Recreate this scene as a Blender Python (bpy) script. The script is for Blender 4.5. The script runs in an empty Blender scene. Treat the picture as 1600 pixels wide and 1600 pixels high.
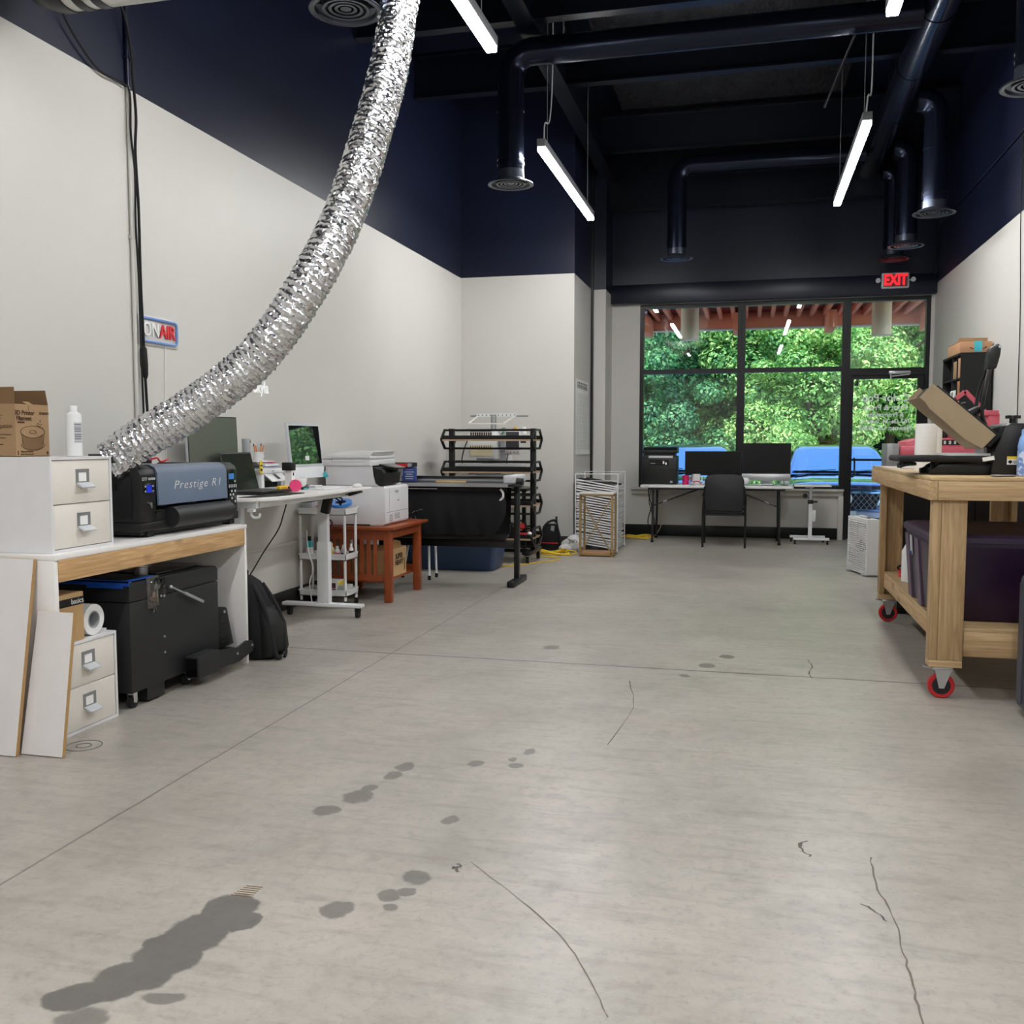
import bpy, bmesh, math, random
from mathutils import Vector, Matrix, Euler
random.seed(7)
C = bpy.context.scene.collection
R = math.radians
PI = math.pi
V = Vector

# ------------------------------------------------------------------ materials
def lin(c):
    o = []
    for v in c[:3]:
        v = v / 255.0
        o.append(v / 12.92 if v <= .04045 else ((v + .055) / 1.055) ** 2.4)
    return (o[0], o[1], o[2], 1.0)

class NT:
    def __init__(s, name):
        s.m = bpy.data.materials.new(name); s.m.use_nodes = True
        s.t = s.m.node_tree; s.t.nodes.clear()
        s.out = s.n('ShaderNodeOutputMaterial')
    def n(s, t, **k):
        x = s.t.nodes.new(t)
        for a, b in k.items():
            if a.startswith('i_'):
                x.inputs[a[2:].replace('_', ' ')].default_value = b
            else: setattr(x, a, b)
        return x
    def l(s, a, b): s.t.links.new(a, b)
    def math(s, op, a, b=None, c=None, clamp=False):
        x = s.n('ShaderNodeMath', operation=op, use_clamp=clamp)
        for i, v in enumerate((a, b, c)):
            if v is None: continue
            if isinstance(v, (int, float)): x.inputs[i].default_value = v
            else: s.l(v, x.inputs[i])
        return x.outputs[0]
    def mix(s, f, a, b, mode='MIX'):
        x = s.n('ShaderNodeMix', data_type='RGBA', blend_type=mode)
        for sock, v in ((x.inputs[0], f), (x.inputs[6], a), (x.inputs[7], b)):
            if isinstance(v, (int, float)): sock.default_value = v
            elif isinstance(v, tuple): sock.default_value = v
            else: s.l(v, sock)
        return x.outputs[2]
    def noise(s, vec, scale, detail=3, rough=.55, dist=0):
        x = s.n('ShaderNodeTexNoise'); x.inputs['Scale'].default_value = scale
        x.inputs['Detail'].default_value = detail; x.inputs['Roughness'].default_value = rough
        x.inputs['Distortion'].default_value = dist
        if vec is not None: s.l(vec, x.inputs['Vector'])
        return x
    def ramp(s, f, stops):
        x = s.n('ShaderNodeValToRGB'); e = x.color_ramp.elements
        while len(e) < len(stops): e.new(.5)
        for i, (p, c) in enumerate(stops):
            e[i].position = p; e[i].color = c if len(c) == 4 else (*c, 1)
        s.l(f, x.inputs[0]); return x.outputs[0]
    def bsdf(s, col=None, rough=.5, metal=0, spec=None, coat=0):
        b = s.n('ShaderNodeBsdfPrincipled')
        if col is not None:
            if isinstance(col, tuple): b.inputs['Base Color'].default_value = col
            else: s.l(col, b.inputs['Base Color'])
        if isinstance(rough, (int, float)): b.inputs['Roughness'].default_value = rough
        else: s.l(rough, b.inputs['Roughness'])
        b.inputs['Metallic'].default_value = metal
        if spec is not None: b.inputs['Specular IOR Level'].default_value = spec
        if coat: b.inputs['Coat Weight'].default_value = coat
        s.l(b.outputs[0], s.out.inputs[0]); s.b = b
        return b
    def bump(s, h, strength=.3, dist=.01):
        x = s.n('ShaderNodeBump'); x.inputs['Strength'].default_value = strength
        x.inputs['Distance'].default_value = dist
        s.l(h, x.inputs['Height']); s.l(x.outputs[0], s.b.inputs['Normal'])

MATS = {}
def mat(key, col, rough=.5, metal=0, var=.06, vs=9, bump=0, bs=60, spec=None, coat=0, emit=0):
    t = NT(key)
    tc = t.n('ShaderNodeTexCoord').outputs['Object']
    c = lin(col)
    n = t.noise(tc, vs, 4).outputs[0]
    lo = tuple(x * (1 - var) for x in c[:3]) + (1,); hi = tuple(min(1, x * (1 + var)) for x in c[:3]) + (1,)
    cc = t.mix(n, lo, hi)
    b = t.bsdf(cc, rough, metal, spec, coat)
    if emit:
        t.l(cc, b.inputs['Emission Color']); b.inputs['Emission Strength'].default_value = emit
    if bump: t.bump(t.noise(tc, bs, 3).outputs[0], bump, .004)
    MATS[key] = t.m
    return t.m

def wood(key, c1, c2, c3, axis=0, scale=1.0, rough=.55, knots=True, grain=14):
    """plank wood: grain stretched along axis (0=x,1=y,2=z) with a few knots"""
    t = NT(key)
    tc = t.n('ShaderNodeTexCoord').outputs['Object']
    mp = t.n('ShaderNodeMapping')
    sc = [grain * scale] * 3; sc[axis] = 1.1 * scale
    mp.inputs['Scale'].default_value = sc; t.l(tc, mp.inputs[0])
    a = t.noise(mp.outputs[0], 1.0, 4, .6, .6).outputs[0]
    mp2 = t.n('ShaderNodeMapping'); sc2 = [90 * scale] * 3; sc2[axis] = 3 * scale
    mp2.inputs['Scale'].default_value = sc2; t.l(tc, mp2.inputs[0])
    f = t.noise(mp2.outputs[0], 1.0, 2).outputs[0]
    w = t.math('SINE', t.math('MULTIPLY', a, 34.0))
    w = t.math('MULTIPLY_ADD', w, .35, .5)
    col = t.mix(w, lin(c1), lin(c2))
    f2 = t.n('ShaderNodeMapRange'); f2.inputs[1].default_value = .42; f2.inputs[2].default_value = .75; t.l(f, f2.inputs[0])
    col = t.mix(t.math('MULTIPLY', f2.outputs[0], .42), col, lin(c3))
    if knots:
        vo = t.n('ShaderNodeTexVoronoi'); mp3 = t.n('ShaderNodeMapping'); s3 = [5.5 * scale] * 3; s3[axis] = 2.6 * scale
        mp3.inputs['Scale'].default_value = s3; t.l(tc, mp3.inputs[0]); t.l(mp3.outputs[0], vo.inputs['Vector'])
        vo.inputs['Scale'].default_value = 1.0
        k = t.n('ShaderNodeMapRange'); k.inputs[1].default_value = .05; k.inputs[2].default_value = .2
        k.inputs[3].default_value = .8; k.inputs[4].default_value = 0; t.l(vo.outputs['Distance'], k.inputs[0])
        col = t.mix(k.outputs[0], col, lin(c3))
    t.bsdf(col, rough)
    t.bump(w, .08, .002)
    MATS[key] = t.m
    return t.m

# plain finishes
for a in [
    ('white_lam', (236, 234, 232), .42), ('white_drawer', (226, 221, 213), .5), ('white_case', (222, 222, 224), .45),
    ('white_plastic', (232, 233, 233), .35), ('white_paper', (240, 240, 238), .8), ('white_metal', (232, 234, 236), .35),
    ('grey_metal', (150, 152, 154), .4, .5), ('steel', (190, 192, 194), .28, .9), ('chrome', (215, 216, 218), .15, 1.0),
    ('black_plastic', (17, 18, 19), .42), ('black_matte', (12, 12, 13), .7), ('black_metal', (17, 19, 19), .38, .2),
    ('black_rubber', (17, 17, 18), .8), ('charcoal', (30, 31, 33), .5), ('black_gloss', (12, 12, 14), .12),
    ('slate_blue', (104, 118, 140), .35), ('lcd_blue', (70, 140, 220), .3), ('deep_blue', (30, 60, 235), .3),
    ('tape_blue', (28, 92, 200), .6), ('bin_blue', (52, 76, 112), .45), ('box_blue', (52, 76, 146), .6),
    ('kraft', (160, 130, 96), .85), ('kraft_dark', (122, 94, 64), .85), ('carton', (186, 142, 106), .85), ('paper_kraft_flat', (154, 138, 112), .65),
    ('ink_brown', (70, 48, 30), .9), ('ink_black', (22, 22, 24), .8), ('yellow', (240, 205, 40), .5), ('pink', (245, 70, 130), .5),
    ('red', (205, 36, 44), .45), ('red_wheel', (190, 30, 36), .45), ('red_press', (205, 92, 110), .35), ('orange', (226, 130, 40), .5),
    ('teal', (70, 190, 200), .6), ('grey_plastic', (160, 163, 166), .5), ('grey_case', (70, 72, 82), .5), ('light_grey', (196, 200, 204), .45),
    ('gold', (178, 150, 104), .35, .7), ('marble', (226, 222, 218), .3), ('purple', (38, 18, 48), .35), ('purple_lid', (62, 50, 74), .4),
    ('purple_band', (98, 80, 100), .45), ('cord_yellow', (230, 196, 30), .5), ('navy_paint', (15, 20, 40), .35), ('trim_white', (205, 202, 196), .5),
    ('board_white', (226, 222, 222), .5), ('silver', (188, 190, 192), .3, .7), ('bottle_blue', (130, 170, 225), .3),
    ('ivory', (225, 215, 180), .5), ('purple_pale', (180, 165, 205), .5), ('led_off', (120, 122, 125), .5),
    ('porch_wood', (240, 150, 122), .7), ('porch_beam', (250, 172, 146), .7), ('porch_deck', (150, 72, 58), .8), ('pendant_white', (236, 232, 222), .5), ('pendant_cream', (232, 222, 196), .5),
    ('asphalt', (150, 150, 150), .9), ('walk', (215, 212, 206), .85), ('bark', (84, 70, 58), .95), ('undergrowth', (26, 44, 30), .95),
    ('car_grille', (20, 22, 28), .4, .3), ('lamp_glass', (190, 205, 225), .1), ('magenta', (205, 30, 100), .4), ('label_yellow', (235, 215, 90), .5),
    ('wood_strip', (222, 190, 140), .6), ('screen_grey', (66, 68, 72), .3), ('amber', (230, 170, 40), .5), ('strap_black', (30, 30, 32), .9),
    ('fan_white', (222, 222, 220), .45), ('fan_dark', (120, 122, 124), .6), ('tan_panel', (150, 112, 78), .7), ('brown_carton', (160, 116, 78), .85), ('light_carton', (190, 156, 110), .85),
]:
    mat(a[0], a[1], a[2], a[3] if len(a) > 3 else 0)
mat('duct_paint', (30, 36, 52), .22, .75, var=.1)
mat('diffuser_paint', (70, 76, 86), .3, .7)
mat('steel_paint', (15, 18, 29), .32, .1)
mat('dark_joist', (17, 19, 26), .5, .1)
mat('window_black', (24, 25, 27), .35, .3)
mat('foil', (226, 227, 230), .16, 1.0, var=.1, vs=60, bump=1.0, bs=55)
mat('white_duct', (206, 206, 202), .3, .3, bump=.2, bs=25)
mat('leather_black', (22, 23, 26), .42, bump=.15, bs=140)
mat('fabric_black', (16, 16, 18), .9, bump=.3, bs=220)
mat('cloth_black', (14, 14, 17), .85, bump=.2, bs=50)
mat('paper_kraft', (158, 140, 112), .6, var=.1, vs=14, bump=.5, bs=16)
mat('bag_white', (226, 226, 228), .4, bump=.4, bs=60)
mat('plastic_wrap', (200, 204, 208), .15, bump=.8, bs=70)
mat('car_sky_tint', (120, 168, 222), .1, .9, var=.02, coat=1.0)  # reflected sky put into the body's base colour as blue
mat('car_lower', (150, 154, 176), .3, .4)
mat('windshield', (140, 196, 246), .03, .95, var=.02, coat=1.0)  # blue of the mirrored sky tinted into the glass colour
mat('screen_gloss', (150, 152, 150), .01, 1.0, var=.0)
mat('screen_matte', (138, 142, 132), .4, .9, var=.02)
mat('screen_dim', (58, 68, 60), .22, .7, var=.02)
mat('screen_black', (9, 9, 11), .2, spec=.3)
mat('exit_red', (255, 28, 40), .4, emit=1.6)
mat('exit_glow', (120, 60, 66), .5)
mat('neon_red', (222, 50, 62), .4)
mat('neon_blue', (112, 150, 216), .4)
mat('neon_white', (240, 240, 238), .4)
mat('acrylic', (216, 214, 210), .25)
mat('letter_white_glow', (238, 240, 242), .6, emit=.35)  # slight glow added to whiten plain vinyl letters that are no lamp
wood('pine', (182, 150, 108), (204, 174, 132), (122, 86, 54), 0, 1.0)
wood('pine_y', (182, 150, 108), (204, 174, 132), (126, 90, 58), 1, 1.0)
wood('pine_z', (170, 140, 100), (194, 164, 122), (112, 80, 50), 2, 1.0)
wood('oak_lam', (192, 152, 104), (216, 180, 132), (116, 78, 46), 1, 1.3)
wood('ply', (186, 158, 116), (204, 178, 136), (140, 106, 68), 0, 1.2, knots=False)
wood('cherry', (148, 70, 34), (162, 80, 40), (92, 38, 18), 2, 1.2, .35, knots=False)
wood('cherry_y', (142, 66, 32), (158, 78, 40), (92, 38, 18), 1, 1.2, .35, knots=False)
mat('particle', (176, 140, 92), .9, var=.45, vs=260)
mat('rack_wood', (186, 158, 128), .6, var=.15, vs=20)

def led_mat():
    t = NT('led_glow')
    e = t.n('ShaderNodeEmission'); e.inputs['Color'].default_value = (1, 1, 1, 1); e.inputs['Strength'].default_value = LED
    t.l(e.outputs[0], t.out.inputs[0]); MATS['led_glow'] = t.m
LED = 86.0
led_mat()

def wall_mat():
    t = NT('wall_paint')
    geo = t.n('ShaderNodeNewGeometry').outputs['Position']
    sp = t.n('ShaderNodeSeparateXYZ'); t.l(geo, sp.inputs[0])
    n = t.noise(geo, .7, 4).outputs[0]
    cream = t.mix(n, lin((204, 202, 196)), lin((212, 210, 205)))
    nv = t.mix(n, lin((14, 19, 38)), lin((19, 26, 50)))
    k = t.math('GREATER_THAN', sp.outputs[2], 3.25)
    col = t.mix(k, cream, nv)
    ro = t.math('MULTIPLY_ADD', k, -.06, .44)
    t.bsdf(col, ro)
    t.bump(t.noise(geo, 14, 4, .6).outputs[0], .06, .01)
    MATS['wall_paint'] = t.m
wall_mat()

def insul_mat():
    t = NT('roof_insulation')
    geo = t.n('ShaderNodeNewGeometry').outputs['Position']
    mp = t.n('ShaderNodeMapping'); mp.inputs['Scale'].default_value = (5, 2.0, 2); t.l(geo, mp.inputs[0])
    n = t.noise(mp.outputs[0], 1.6, 5, .7, 1.2).outputs[0]
    t.bsdf(t.ramp(n, [(.3, lin((16, 18, 24))), (.75, lin((52, 54, 60)))]), .5)
    t.bump(n, .8, .12)
    MATS['roof_insulation'] = t.m
insul_mat()

def concrete():
    t = NT('polished_concrete')
    geo = t.n('ShaderNodeNewGeometry').outputs['Position']
    big = t.noise(geo, .55, 5, .6, .5).outputs[0]
    mid = t.noise(geo, 3.2, 8, .68, .2).outputs[0]
    fine = t.noise(geo, 46, 5, .75).outputs[0]
    mpa = t.n('ShaderNodeMapping'); mpa.inputs['Rotation'].default_value = (0, 0, .5); mpa.inputs['Scale'].default_value = (2.2, 14, 1); t.l(geo, mpa.inputs[0])
    streak = t.noise(mpa.outputs[0], 1.3, 6, .65, .3).outputs[0]
    col = t.ramp(big, [(.3, lin((154, 149, 141))), (.5, lin((171, 166, 157))), (.72, lin((184, 178, 169)))])
    def dirt(f, lo, hi, amt, c):
        m = t.n('ShaderNodeMapRange'); m.inputs[1].default_value = lo; m.inputs[2].default_value = hi; t.l(f, m.inputs[0])
        return t.mix(t.math('MULTIPLY', m.outputs[0], amt), col, lin(c))
    col = dirt(mid, .42, .7, .6, (130, 125, 116))
    col = dirt(t.noise(geo, 1.6, 7, .68).outputs[0], .48, .75, .6, (196, 188, 179))
    col = dirt(streak, .5, .75, .5, (124, 118, 109))
    col = dirt(fine, .55, .75, .5, (112, 107, 100))
    col = dirt(t.noise(geo, 16, 6, .75).outputs[0], .5, .72, .5, (126, 121, 113))
    # damp patches: soft ellipses with a wandering edge
    wob = t.noise(geo, 11, 3, .6)
    off = t.n('ShaderNodeVectorMath', operation='MULTIPLY_ADD')
    t.l(wob.outputs[1], off.inputs[0]); off.inputs[1].default_value = (.055, .055, 0); off.inputs[2].default_value = (-.0275, -.0275, 0)
    add = t.n('ShaderNodeVectorMath', operation='ADD'); t.l(geo, add.inputs[0]); t.l(off.outputs[0], add.inputs[1])
    pos = add.outputs[0]
    def spots(lst, soft):
        acc = None
        for (x, y, rx, ry, rz) in lst:
            mp = t.n('ShaderNodeMapping', vector_type='TEXTURE')
            mp.inputs['Location'].default_value = (x, y, 0); mp.inputs['Rotation'].default_value = (0, 0, rz)
            mp.inputs['Scale'].default_value = (rx, ry, 1); t.l(pos, mp.inputs[0])
            ln = t.n('ShaderNodeVectorMath', operation='LENGTH'); t.l(mp.outputs[0], ln.inputs[0])
            v = ln.outputs['Value']
            acc = v if acc is None else t.math('MINIMUM', acc, v)
        mr = t.n('ShaderNodeMapRange', interpolation_type='SMOOTHSTEP'); t.l(acc, mr.inputs[0])
        mr.inputs[1].default_value = 1 - soft; mr.inputs[2].default_value = 1 + soft
        mr.inputs[3].default_value = 1; mr.inputs[4].default_value = 0
        return mr.outputs[0]
    spill = spots([(-1.36, 2.245, .075, .085, .3), (-1.30, 2.20, .055, .05, 0), (-1.375, 2.12, .085, .11, 0), (-1.385, 2.0, .085, .09, 0),
                   (-1.41, 1.90, .095, .075, .3), (-1.455, 1.82, .10, .055, .5), (-1.49, 1.785, .07, .05, .2), (-1.43, 2.05, .05, .05, 0)], .09)
    drops = spots([(-1.348, 3.109, .058, .07, 0), (-1.34, 3.2, .03, .03, 0), (-1.402, 2.955, .045, .045, 0), (-1.293, 3.444, .035, .05, 0), (-1.304, 3.345, .035, .045, 0),
                   (-1.032, 3.548, .03, .035, 0), (-.857, 3.744, .024, .04, 0), (-.874, 3.556, .028, .03, 0), (-.90, 3.63, .02, .03, 0),
                   (-.955, 2.986, .028, .04, 0), (-1.074, 2.323, .05, .045, 0), (-.928, 2.553, .046, .045, 0), (-.967, 2.434, .03, .034, 0),
                   (-.922, 2.464, .026, .028, 0), (-.935, 2.366, .022, .02, 0), (-.208, 5.459, .05, .06, 0), (-1.168, 5.708, .05, .06, 0), (-.103, 5.719, .04, .06, 0),
                   (-.317, 5.187, .03, .04, 0), (-1.413, 1.726, .06, .035, .3), (-1.29, 1.84, .05, .025, .2)], .14)
    faint = spots([(-.884, 2.725, .07, .12, 0), (-.713, 3.421, .035, .04, 0), (-.725, 3.271, .03, .03, 0), (-.655, 3.276, .035, .03, 0), (-1.171, 5.401, .04, .05, 0),
                   (-.508, 4.427, .08, .04, 0), (-.347, 4.13, .03, .05, 0), (.272, 5.579, .06, .06, 0), (.404, 3.341, .03, .06, .4), (-1.27, 8.9, .3, .15, 0),
                   (-.9, 8.6, .12, .1, 0), (-.3, 9.1, .2, .08, .2), (-1.25, 10.1, .25, .12, 0), (.1, 7.4, .14, .1, 0)], .4)
    col = t.mix(t.math('MULTIPLY', faint, .22), col, lin((112, 108, 100)))
    col = t.mix(t.math('MULTIPLY', drops, .68), col, lin((84, 82, 77)))
    col = t.mix(t.math('MULTIPLY', spill, .78), col, lin((70, 70, 68)))
    # saw-cut joints
    sp = t.n('ShaderNodeSeparateXYZ'); t.l(geo, sp.inputs[0])
    jit = t.math('MULTIPLY', t.math('SUBTRACT', t.noise(geo, 3, 2).outputs[0], .5), .012)
    jx = t.math('ABSOLUTE', t.math('ADD', t.math('SUBTRACT', sp.outputs[1], 5.32), jit))
    jy = t.math('ABSOLUTE', t.math('ADD', t.math('SUBTRACT', sp.outputs[0], -2.08), jit))
    jx = t.math('LESS_THAN', jx, .0075); jy = t.math('LESS_THAN', jy, .0045)
    j = t.math('MAXIMUM', jx, t.math('MULTIPLY', jy, .7))
    col = t.mix(t.math('MULTIPLY', j, .85), col, lin((58, 54, 48)))
    ro = t.math('MULTIPLY_ADD', t.noise(geo, .8, 3, .5).outputs[0], .12, .30)
    ro = t.math('SUBTRACT', ro, t.math('MULTIPLY', spill, .005))
    t.bsdf(col, ro)
    MATS['polished_concrete'] = t.m
concrete()

def leaf_mat(key, c1, c2, c3):
    t = NT(key)
    g = t.n('ShaderNodeNewGeometry')
    rnd = g.outputs['Random Per Island']
    n = t.noise(g.outputs['Position'], .45, 3).outputs[0]
    col = t.ramp(t.math('MULTIPLY_ADD', n, .9, t.math('MULTIPLY_ADD', rnd, .55, -.22)), [(.15, lin(c1)), (.5, lin(c2)), (.85, lin(c3))])
    b = t.bsdf(col, .45)
    tr = t.n('ShaderNodeBsdfTranslucent'); t.l(col, tr.inputs[0])
    mx = t.n('ShaderNodeMixShader'); mx.inputs[0].default_value = .35
    t.l(b.outputs[0], mx.inputs[1]); t.l(tr.outputs[0], mx.inputs[2]); t.l(mx.outputs[0], t.out.inputs[0])
    MATS[key] = t.m
leaf_mat('leaf_dark', (30, 78, 60), (70, 138, 98), (140, 196, 130))
leaf_mat('leaf_mid', (46, 104, 72), (108, 172, 104), (190, 224, 138))
leaf_mat('leaf_lime', (70, 128, 80), (148, 204, 116), (216, 236, 156))

def glass(key, tint, refl):
    t = NT(key)
    tr = t.n('ShaderNodeBsdfTransparent'); tr.inputs[0].default_value = tint
    gl = t.n('ShaderNodeBsdfGlossy'); gl.inputs['Roughness'].default_value = .01
    lw = t.n('ShaderNodeFresnel'); lw.inputs[0].default_value = 1.5
    f = t.math('MULTIPLY_ADD', lw.outputs[0], 1.0, refl)
    mx = t.n('ShaderNodeMixShader'); t.l(f, mx.inputs[0]); t.l(tr.outputs[0], mx.inputs[1]); t.l(gl.outputs[0], mx.inputs[2])
    t.l(mx.outputs[0], t.out.inputs[0]); MATS[key] = t.m
glass('window_glass', (.93, .97, .94, 1), .02)
glass('film', (.8, .82, .84, 1), .12)

# ------------------------------------------------------------------ mesh helpers
class MB:
    def __init__(s): s.bm = bmesh.new()
    def _bev(s, vs, bev, seg):
        if bev > 0:
            ed = list({e for v in vs for e in v.link_edges})
            bmesh.ops.bevel(s.bm, geom=ed, offset=bev, segments=seg, affect='EDGES', profile=.5)
    def box(s, x0, x1, y0, y1, z0, z1, bev=0, seg=2):
        vs = bmesh.ops.create_cube(s.bm, size=1)['verts']
        for v in vs:
            v.co = V((x0 + (v.co.x + .5) * (x1 - x0), y0 + (v.co.y + .5) * (y1 - y0), z0 + (v.co.z + .5) * (z1 - z0)))
        s._bev(vs, bev, seg); return s
    def obox(s, c, d, rot=(0, 0, 0), bev=0, seg=2):
        vs = bmesh.ops.create_cube(s.bm, size=1)['verts']
        M = Matrix.Translation(c) @ Euler(rot).to_matrix().to_4x4()
        for v in vs: v.co = M @ V((v.co.x * d[0], v.co.y * d[1], v.co.z * d[2]))
        s._bev(vs, bev, seg); return s
    def bar(s, p0, p1, w, h, up=(0, 0, 1), bev=0):
        p0, p1 = V(p0), V(p1); d = (p1 - p0); L = d.length; d.normalize()
        u = V(up)
        if abs(d.dot(u)) > .98: u = V((0, 1, 0))
        sd = d.cross(u).normalized(); u = sd.cross(d)
        M = Matrix((sd, d, u)).transposed().to_4x4(); M.translation = (p0 + p1) / 2
        vs = bmesh.ops.create_cube(s.bm, size=1)['verts']
        for v in vs: v.co = M @ V((v.co.x * w, v.co.y * L, v.co.z * h))
        s._bev(vs, bev, 2); return s
    def cyl(s, p0, p1, r0, r1=None, seg=16):
        r1 = r0 if r1 is None else r1
        p0, p1 = V(p0), V(p1); d = p1 - p0
        q = V((0, 0, 1)).rotation_difference(d)
        M = Matrix.Translation((p0 + p1) / 2) @ q.to_matrix().to_4x4()
        bmesh.ops.create_cone(s.bm, cap_ends=True, cap_tris=False, segments=seg, radius1=r0, radius2=r1, depth=d.length, matrix=M)
        return s
    def tube(s, pts, r, seg=8, closed=False):
        pts = [V(p) for p in pts]; n = len(pts); rings = []
        t0 = (pts[1] - pts[0]).normalized(); u = t0.orthogonal().normalized()
        for i, p in enumerate(pts):
            a = pts[i - 1] if (i > 0 or closed) else pts[i]; b = pts[(i + 1) % n] if (i < n - 1 or closed) else pts[i]
            t = (b - a).normalized(); u = (u - t * u.dot(t)).normalized(); w = t.cross(u)
            rr = r[i] if isinstance(r, (list, tuple)) else r
            rings.append([s.bm.verts.new(p + (u * math.cos(2 * PI * k / seg) + w * math.sin(2 * PI * k / seg)) * rr) for k in range(seg)])
        for i in range(n if closed else n - 1):
            A, B = rings[i], rings[(i + 1) % n]
            for k in range(seg): s.bm.faces.new((A[k], A[(k + 1) % seg], B[(k + 1) % seg], B[k]))
        if not closed: s.bm.faces.new(rings[0][::-1]); s.bm.faces.new(rings[-1])
        return s
    def lathe(s, prof, c=(0, 0, 0), axis='z', seg=24):
        rings = []
        for (r, h) in prof:
            ring = []
            for k in range(seg):
                a = 2 * PI * k / seg; x, y = max(r, 1e-4) * math.cos(a), max(r, 1e-4) * math.sin(a)
                p = {'z': (x, y, h), 'x': (h, x, y), 'y': (x, h, y)}[axis]
                ring.append(s.bm.verts.new(V(c) + V(p)))
            rings.append(ring)
        for A, B in zip(rings, rings[1:]):
            for k in range(seg): s.bm.faces.new((A[k], A[(k + 1) % seg], B[(k + 1) % seg], B[k]))
        if tuple(prof[0]) != tuple(prof[-1]): s.bm.faces.new(rings[0][::-1]); s.bm.faces.new(rings[-1])
        return s
    def prism(s, poly, axis, a0, a1, bev=0, seg=2):
        f = {'x': lambda u, v, a: (a, u, v), 'y': lambda u, v, a: (u, a, v), 'z': lambda u, v, a: (u, v, a)}[axis]
        A = [s.bm.verts.new(f(u, v, a0)) for u, v in poly]; B = [s.bm.verts.new(f(u, v, a1)) for u, v in poly]; n = len(poly)
        s.bm.faces.new(A[::-1]); s.bm.faces.new(B)
        for k in range(n): s.bm.faces.new((A[k], A[(k + 1) % n], B[(k + 1) % n], B[k]))
        s._bev(A + B, bev, seg); return s
    def quad(s, *p):
        s.bm.faces.new([s.bm.verts.new(q) for q in p]); return s
    def ell(s, c, r, sub=3):
        vs = bmesh.ops.create_icosphere(s.bm, subdivisions=sub, radius=1)['verts']
        for v in vs: v.co = V((c[0] + v.co.x * r[0], c[1] + v.co.y * r[1], c[2] + v.co.z * r[2]))
        return s
    def ring(s, c, rad, r, axis='z', seg=24, ts=8):
        pts = []
        for k in range(seg):
            a = 2 * PI * k / seg; x, y = rad * math.cos(a), rad * math.sin(a)
            pts.append(V(c) + V({'z': (x, y, 0), 'x': (0, x, y), 'y': (x, 0, y)}[axis]))
        return s.tube(pts, r, ts, True)
    def jitter(s, a, seed=1):
        rn = random.Random(seed)
        for v in s.bm.verts: v.co += V((rn.uniform(-a, a), rn.uniform(-a, a), rn.uniform(-a, a)))
        return s
    def xf(s, M):
        for v in s.bm.verts: v.co = M @ v.co
        return s

def link(o): C.objects.link(o); return o
def mesh_obj(name, mb, m, smooth=35, off=None):
    me = bpy.data.meshes.new(name)
    bmesh.ops.recalc_face_normals(mb.bm, faces=mb.bm.faces[:])
    if off is not None:
        for v in mb.bm.verts: v.co -= off
    mb.bm.to_mesh(me); mb.bm.free()
    me.materials.append(MATS[m])
    if smooth:
        me.polygons.foreach_set('use_smooth', [True] * len(me.polygons)); me.set_sharp_from_angle(angle=R(smooth))
    return link(bpy.data.objects.new(name, me))
def tag(o, label, cat, group=None, kind=None):
    o['label'] = label
    if cat: o['category'] = cat
    if group: o['group'] = group
    if kind: o['kind'] = kind
    return o
def thing(name, label, cat, loc=(0, 0, 0), rotz=0, group=None):
    o = link(bpy.data.objects.new(name, None)); o.empty_display_size = .1
    o.location = loc; o.rotation_euler = (0, 0, rotz)
    return tag(o, label, cat, group)
def base(o):
    """offset of a part's parent chain: parts of unturned things are written in world metres"""
    p = V((0, 0, 0))
    while o is not None: p = p + o.location; o = o.parent
    return p
def P(par, name, mb, m, label=None, smooth=35, local=False):
    o = mesh_obj(name, mb, m, smooth, None if local else base(par))
    o.parent = par
    if label: o['label'] = label
    return o
def solo(name, mb, m, label, cat, loc, group=None, smooth=35):
    o = mesh_obj(name, mb, m, smooth, V(loc)); o.location = loc
    return tag(o, label, cat, group)
def S(name, mb, m, par=None, smooth=35):
    o = mesh_obj(name, mb, m, smooth, None if par is None else base(par))
    if par is None: o['kind'] = 'structure'
    else: o.parent = par
    return o
ROT = {'+x': (PI / 2, 0, PI / 2), '-y': (PI / 2, 0, 0), '-x': (PI / 2, 0, -PI / 2), '+y': (PI / 2, 0, PI), '+z': (0, 0, 0), '+zx': (0, 0, PI / 2)}
def text(par, s, size, loc, face, m, name='lettering', ext=.0006, shear=0, align='CENTER', sp=1, off=0, wx=1, local=False):
    cu = bpy.data.curves.new(name, 'FONT'); cu.body = s; cu.size = size; cu.extrude = ext; cu.shear = shear
    cu.align_x = align; cu.align_y = 'CENTER'; cu.space_character = sp; cu.offset = off; cu.resolution_u = 3
    cu.materials.append(MATS[m])
    tmp = bpy.data.objects.new('text_source', cu); me = bpy.data.meshes.new_from_object(tmp); bpy.data.objects.remove(tmp); bpy.data.curves.remove(cu)
    me.name = name
    if not me.materials: me.materials.append(MATS[m])
    o = link(bpy.data.objects.new(name, me)); o.rotation_euler = ROT[face] if isinstance(face, str) else face
    o.scale = (wx, 1, 1)
    o.location = V(loc) if (local or par is None) else V(loc) - base(par)
    if par is not None: o.parent = par
    return o
def copy_tree(o, parent=None):
    c = o.copy(); C.objects.link(c); c.parent = parent
    for ch in list(o.children): copy_tree(ch, c)
    return c
def arc(cx, cy, r, a0, a1, n):
    return [(cx + r * math.cos(R(a0 + (a1 - a0) * i / n)), cy + r * math.sin(R(a0 + (a1 - a0) * i / n))) for i in range(n + 1)]
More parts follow.
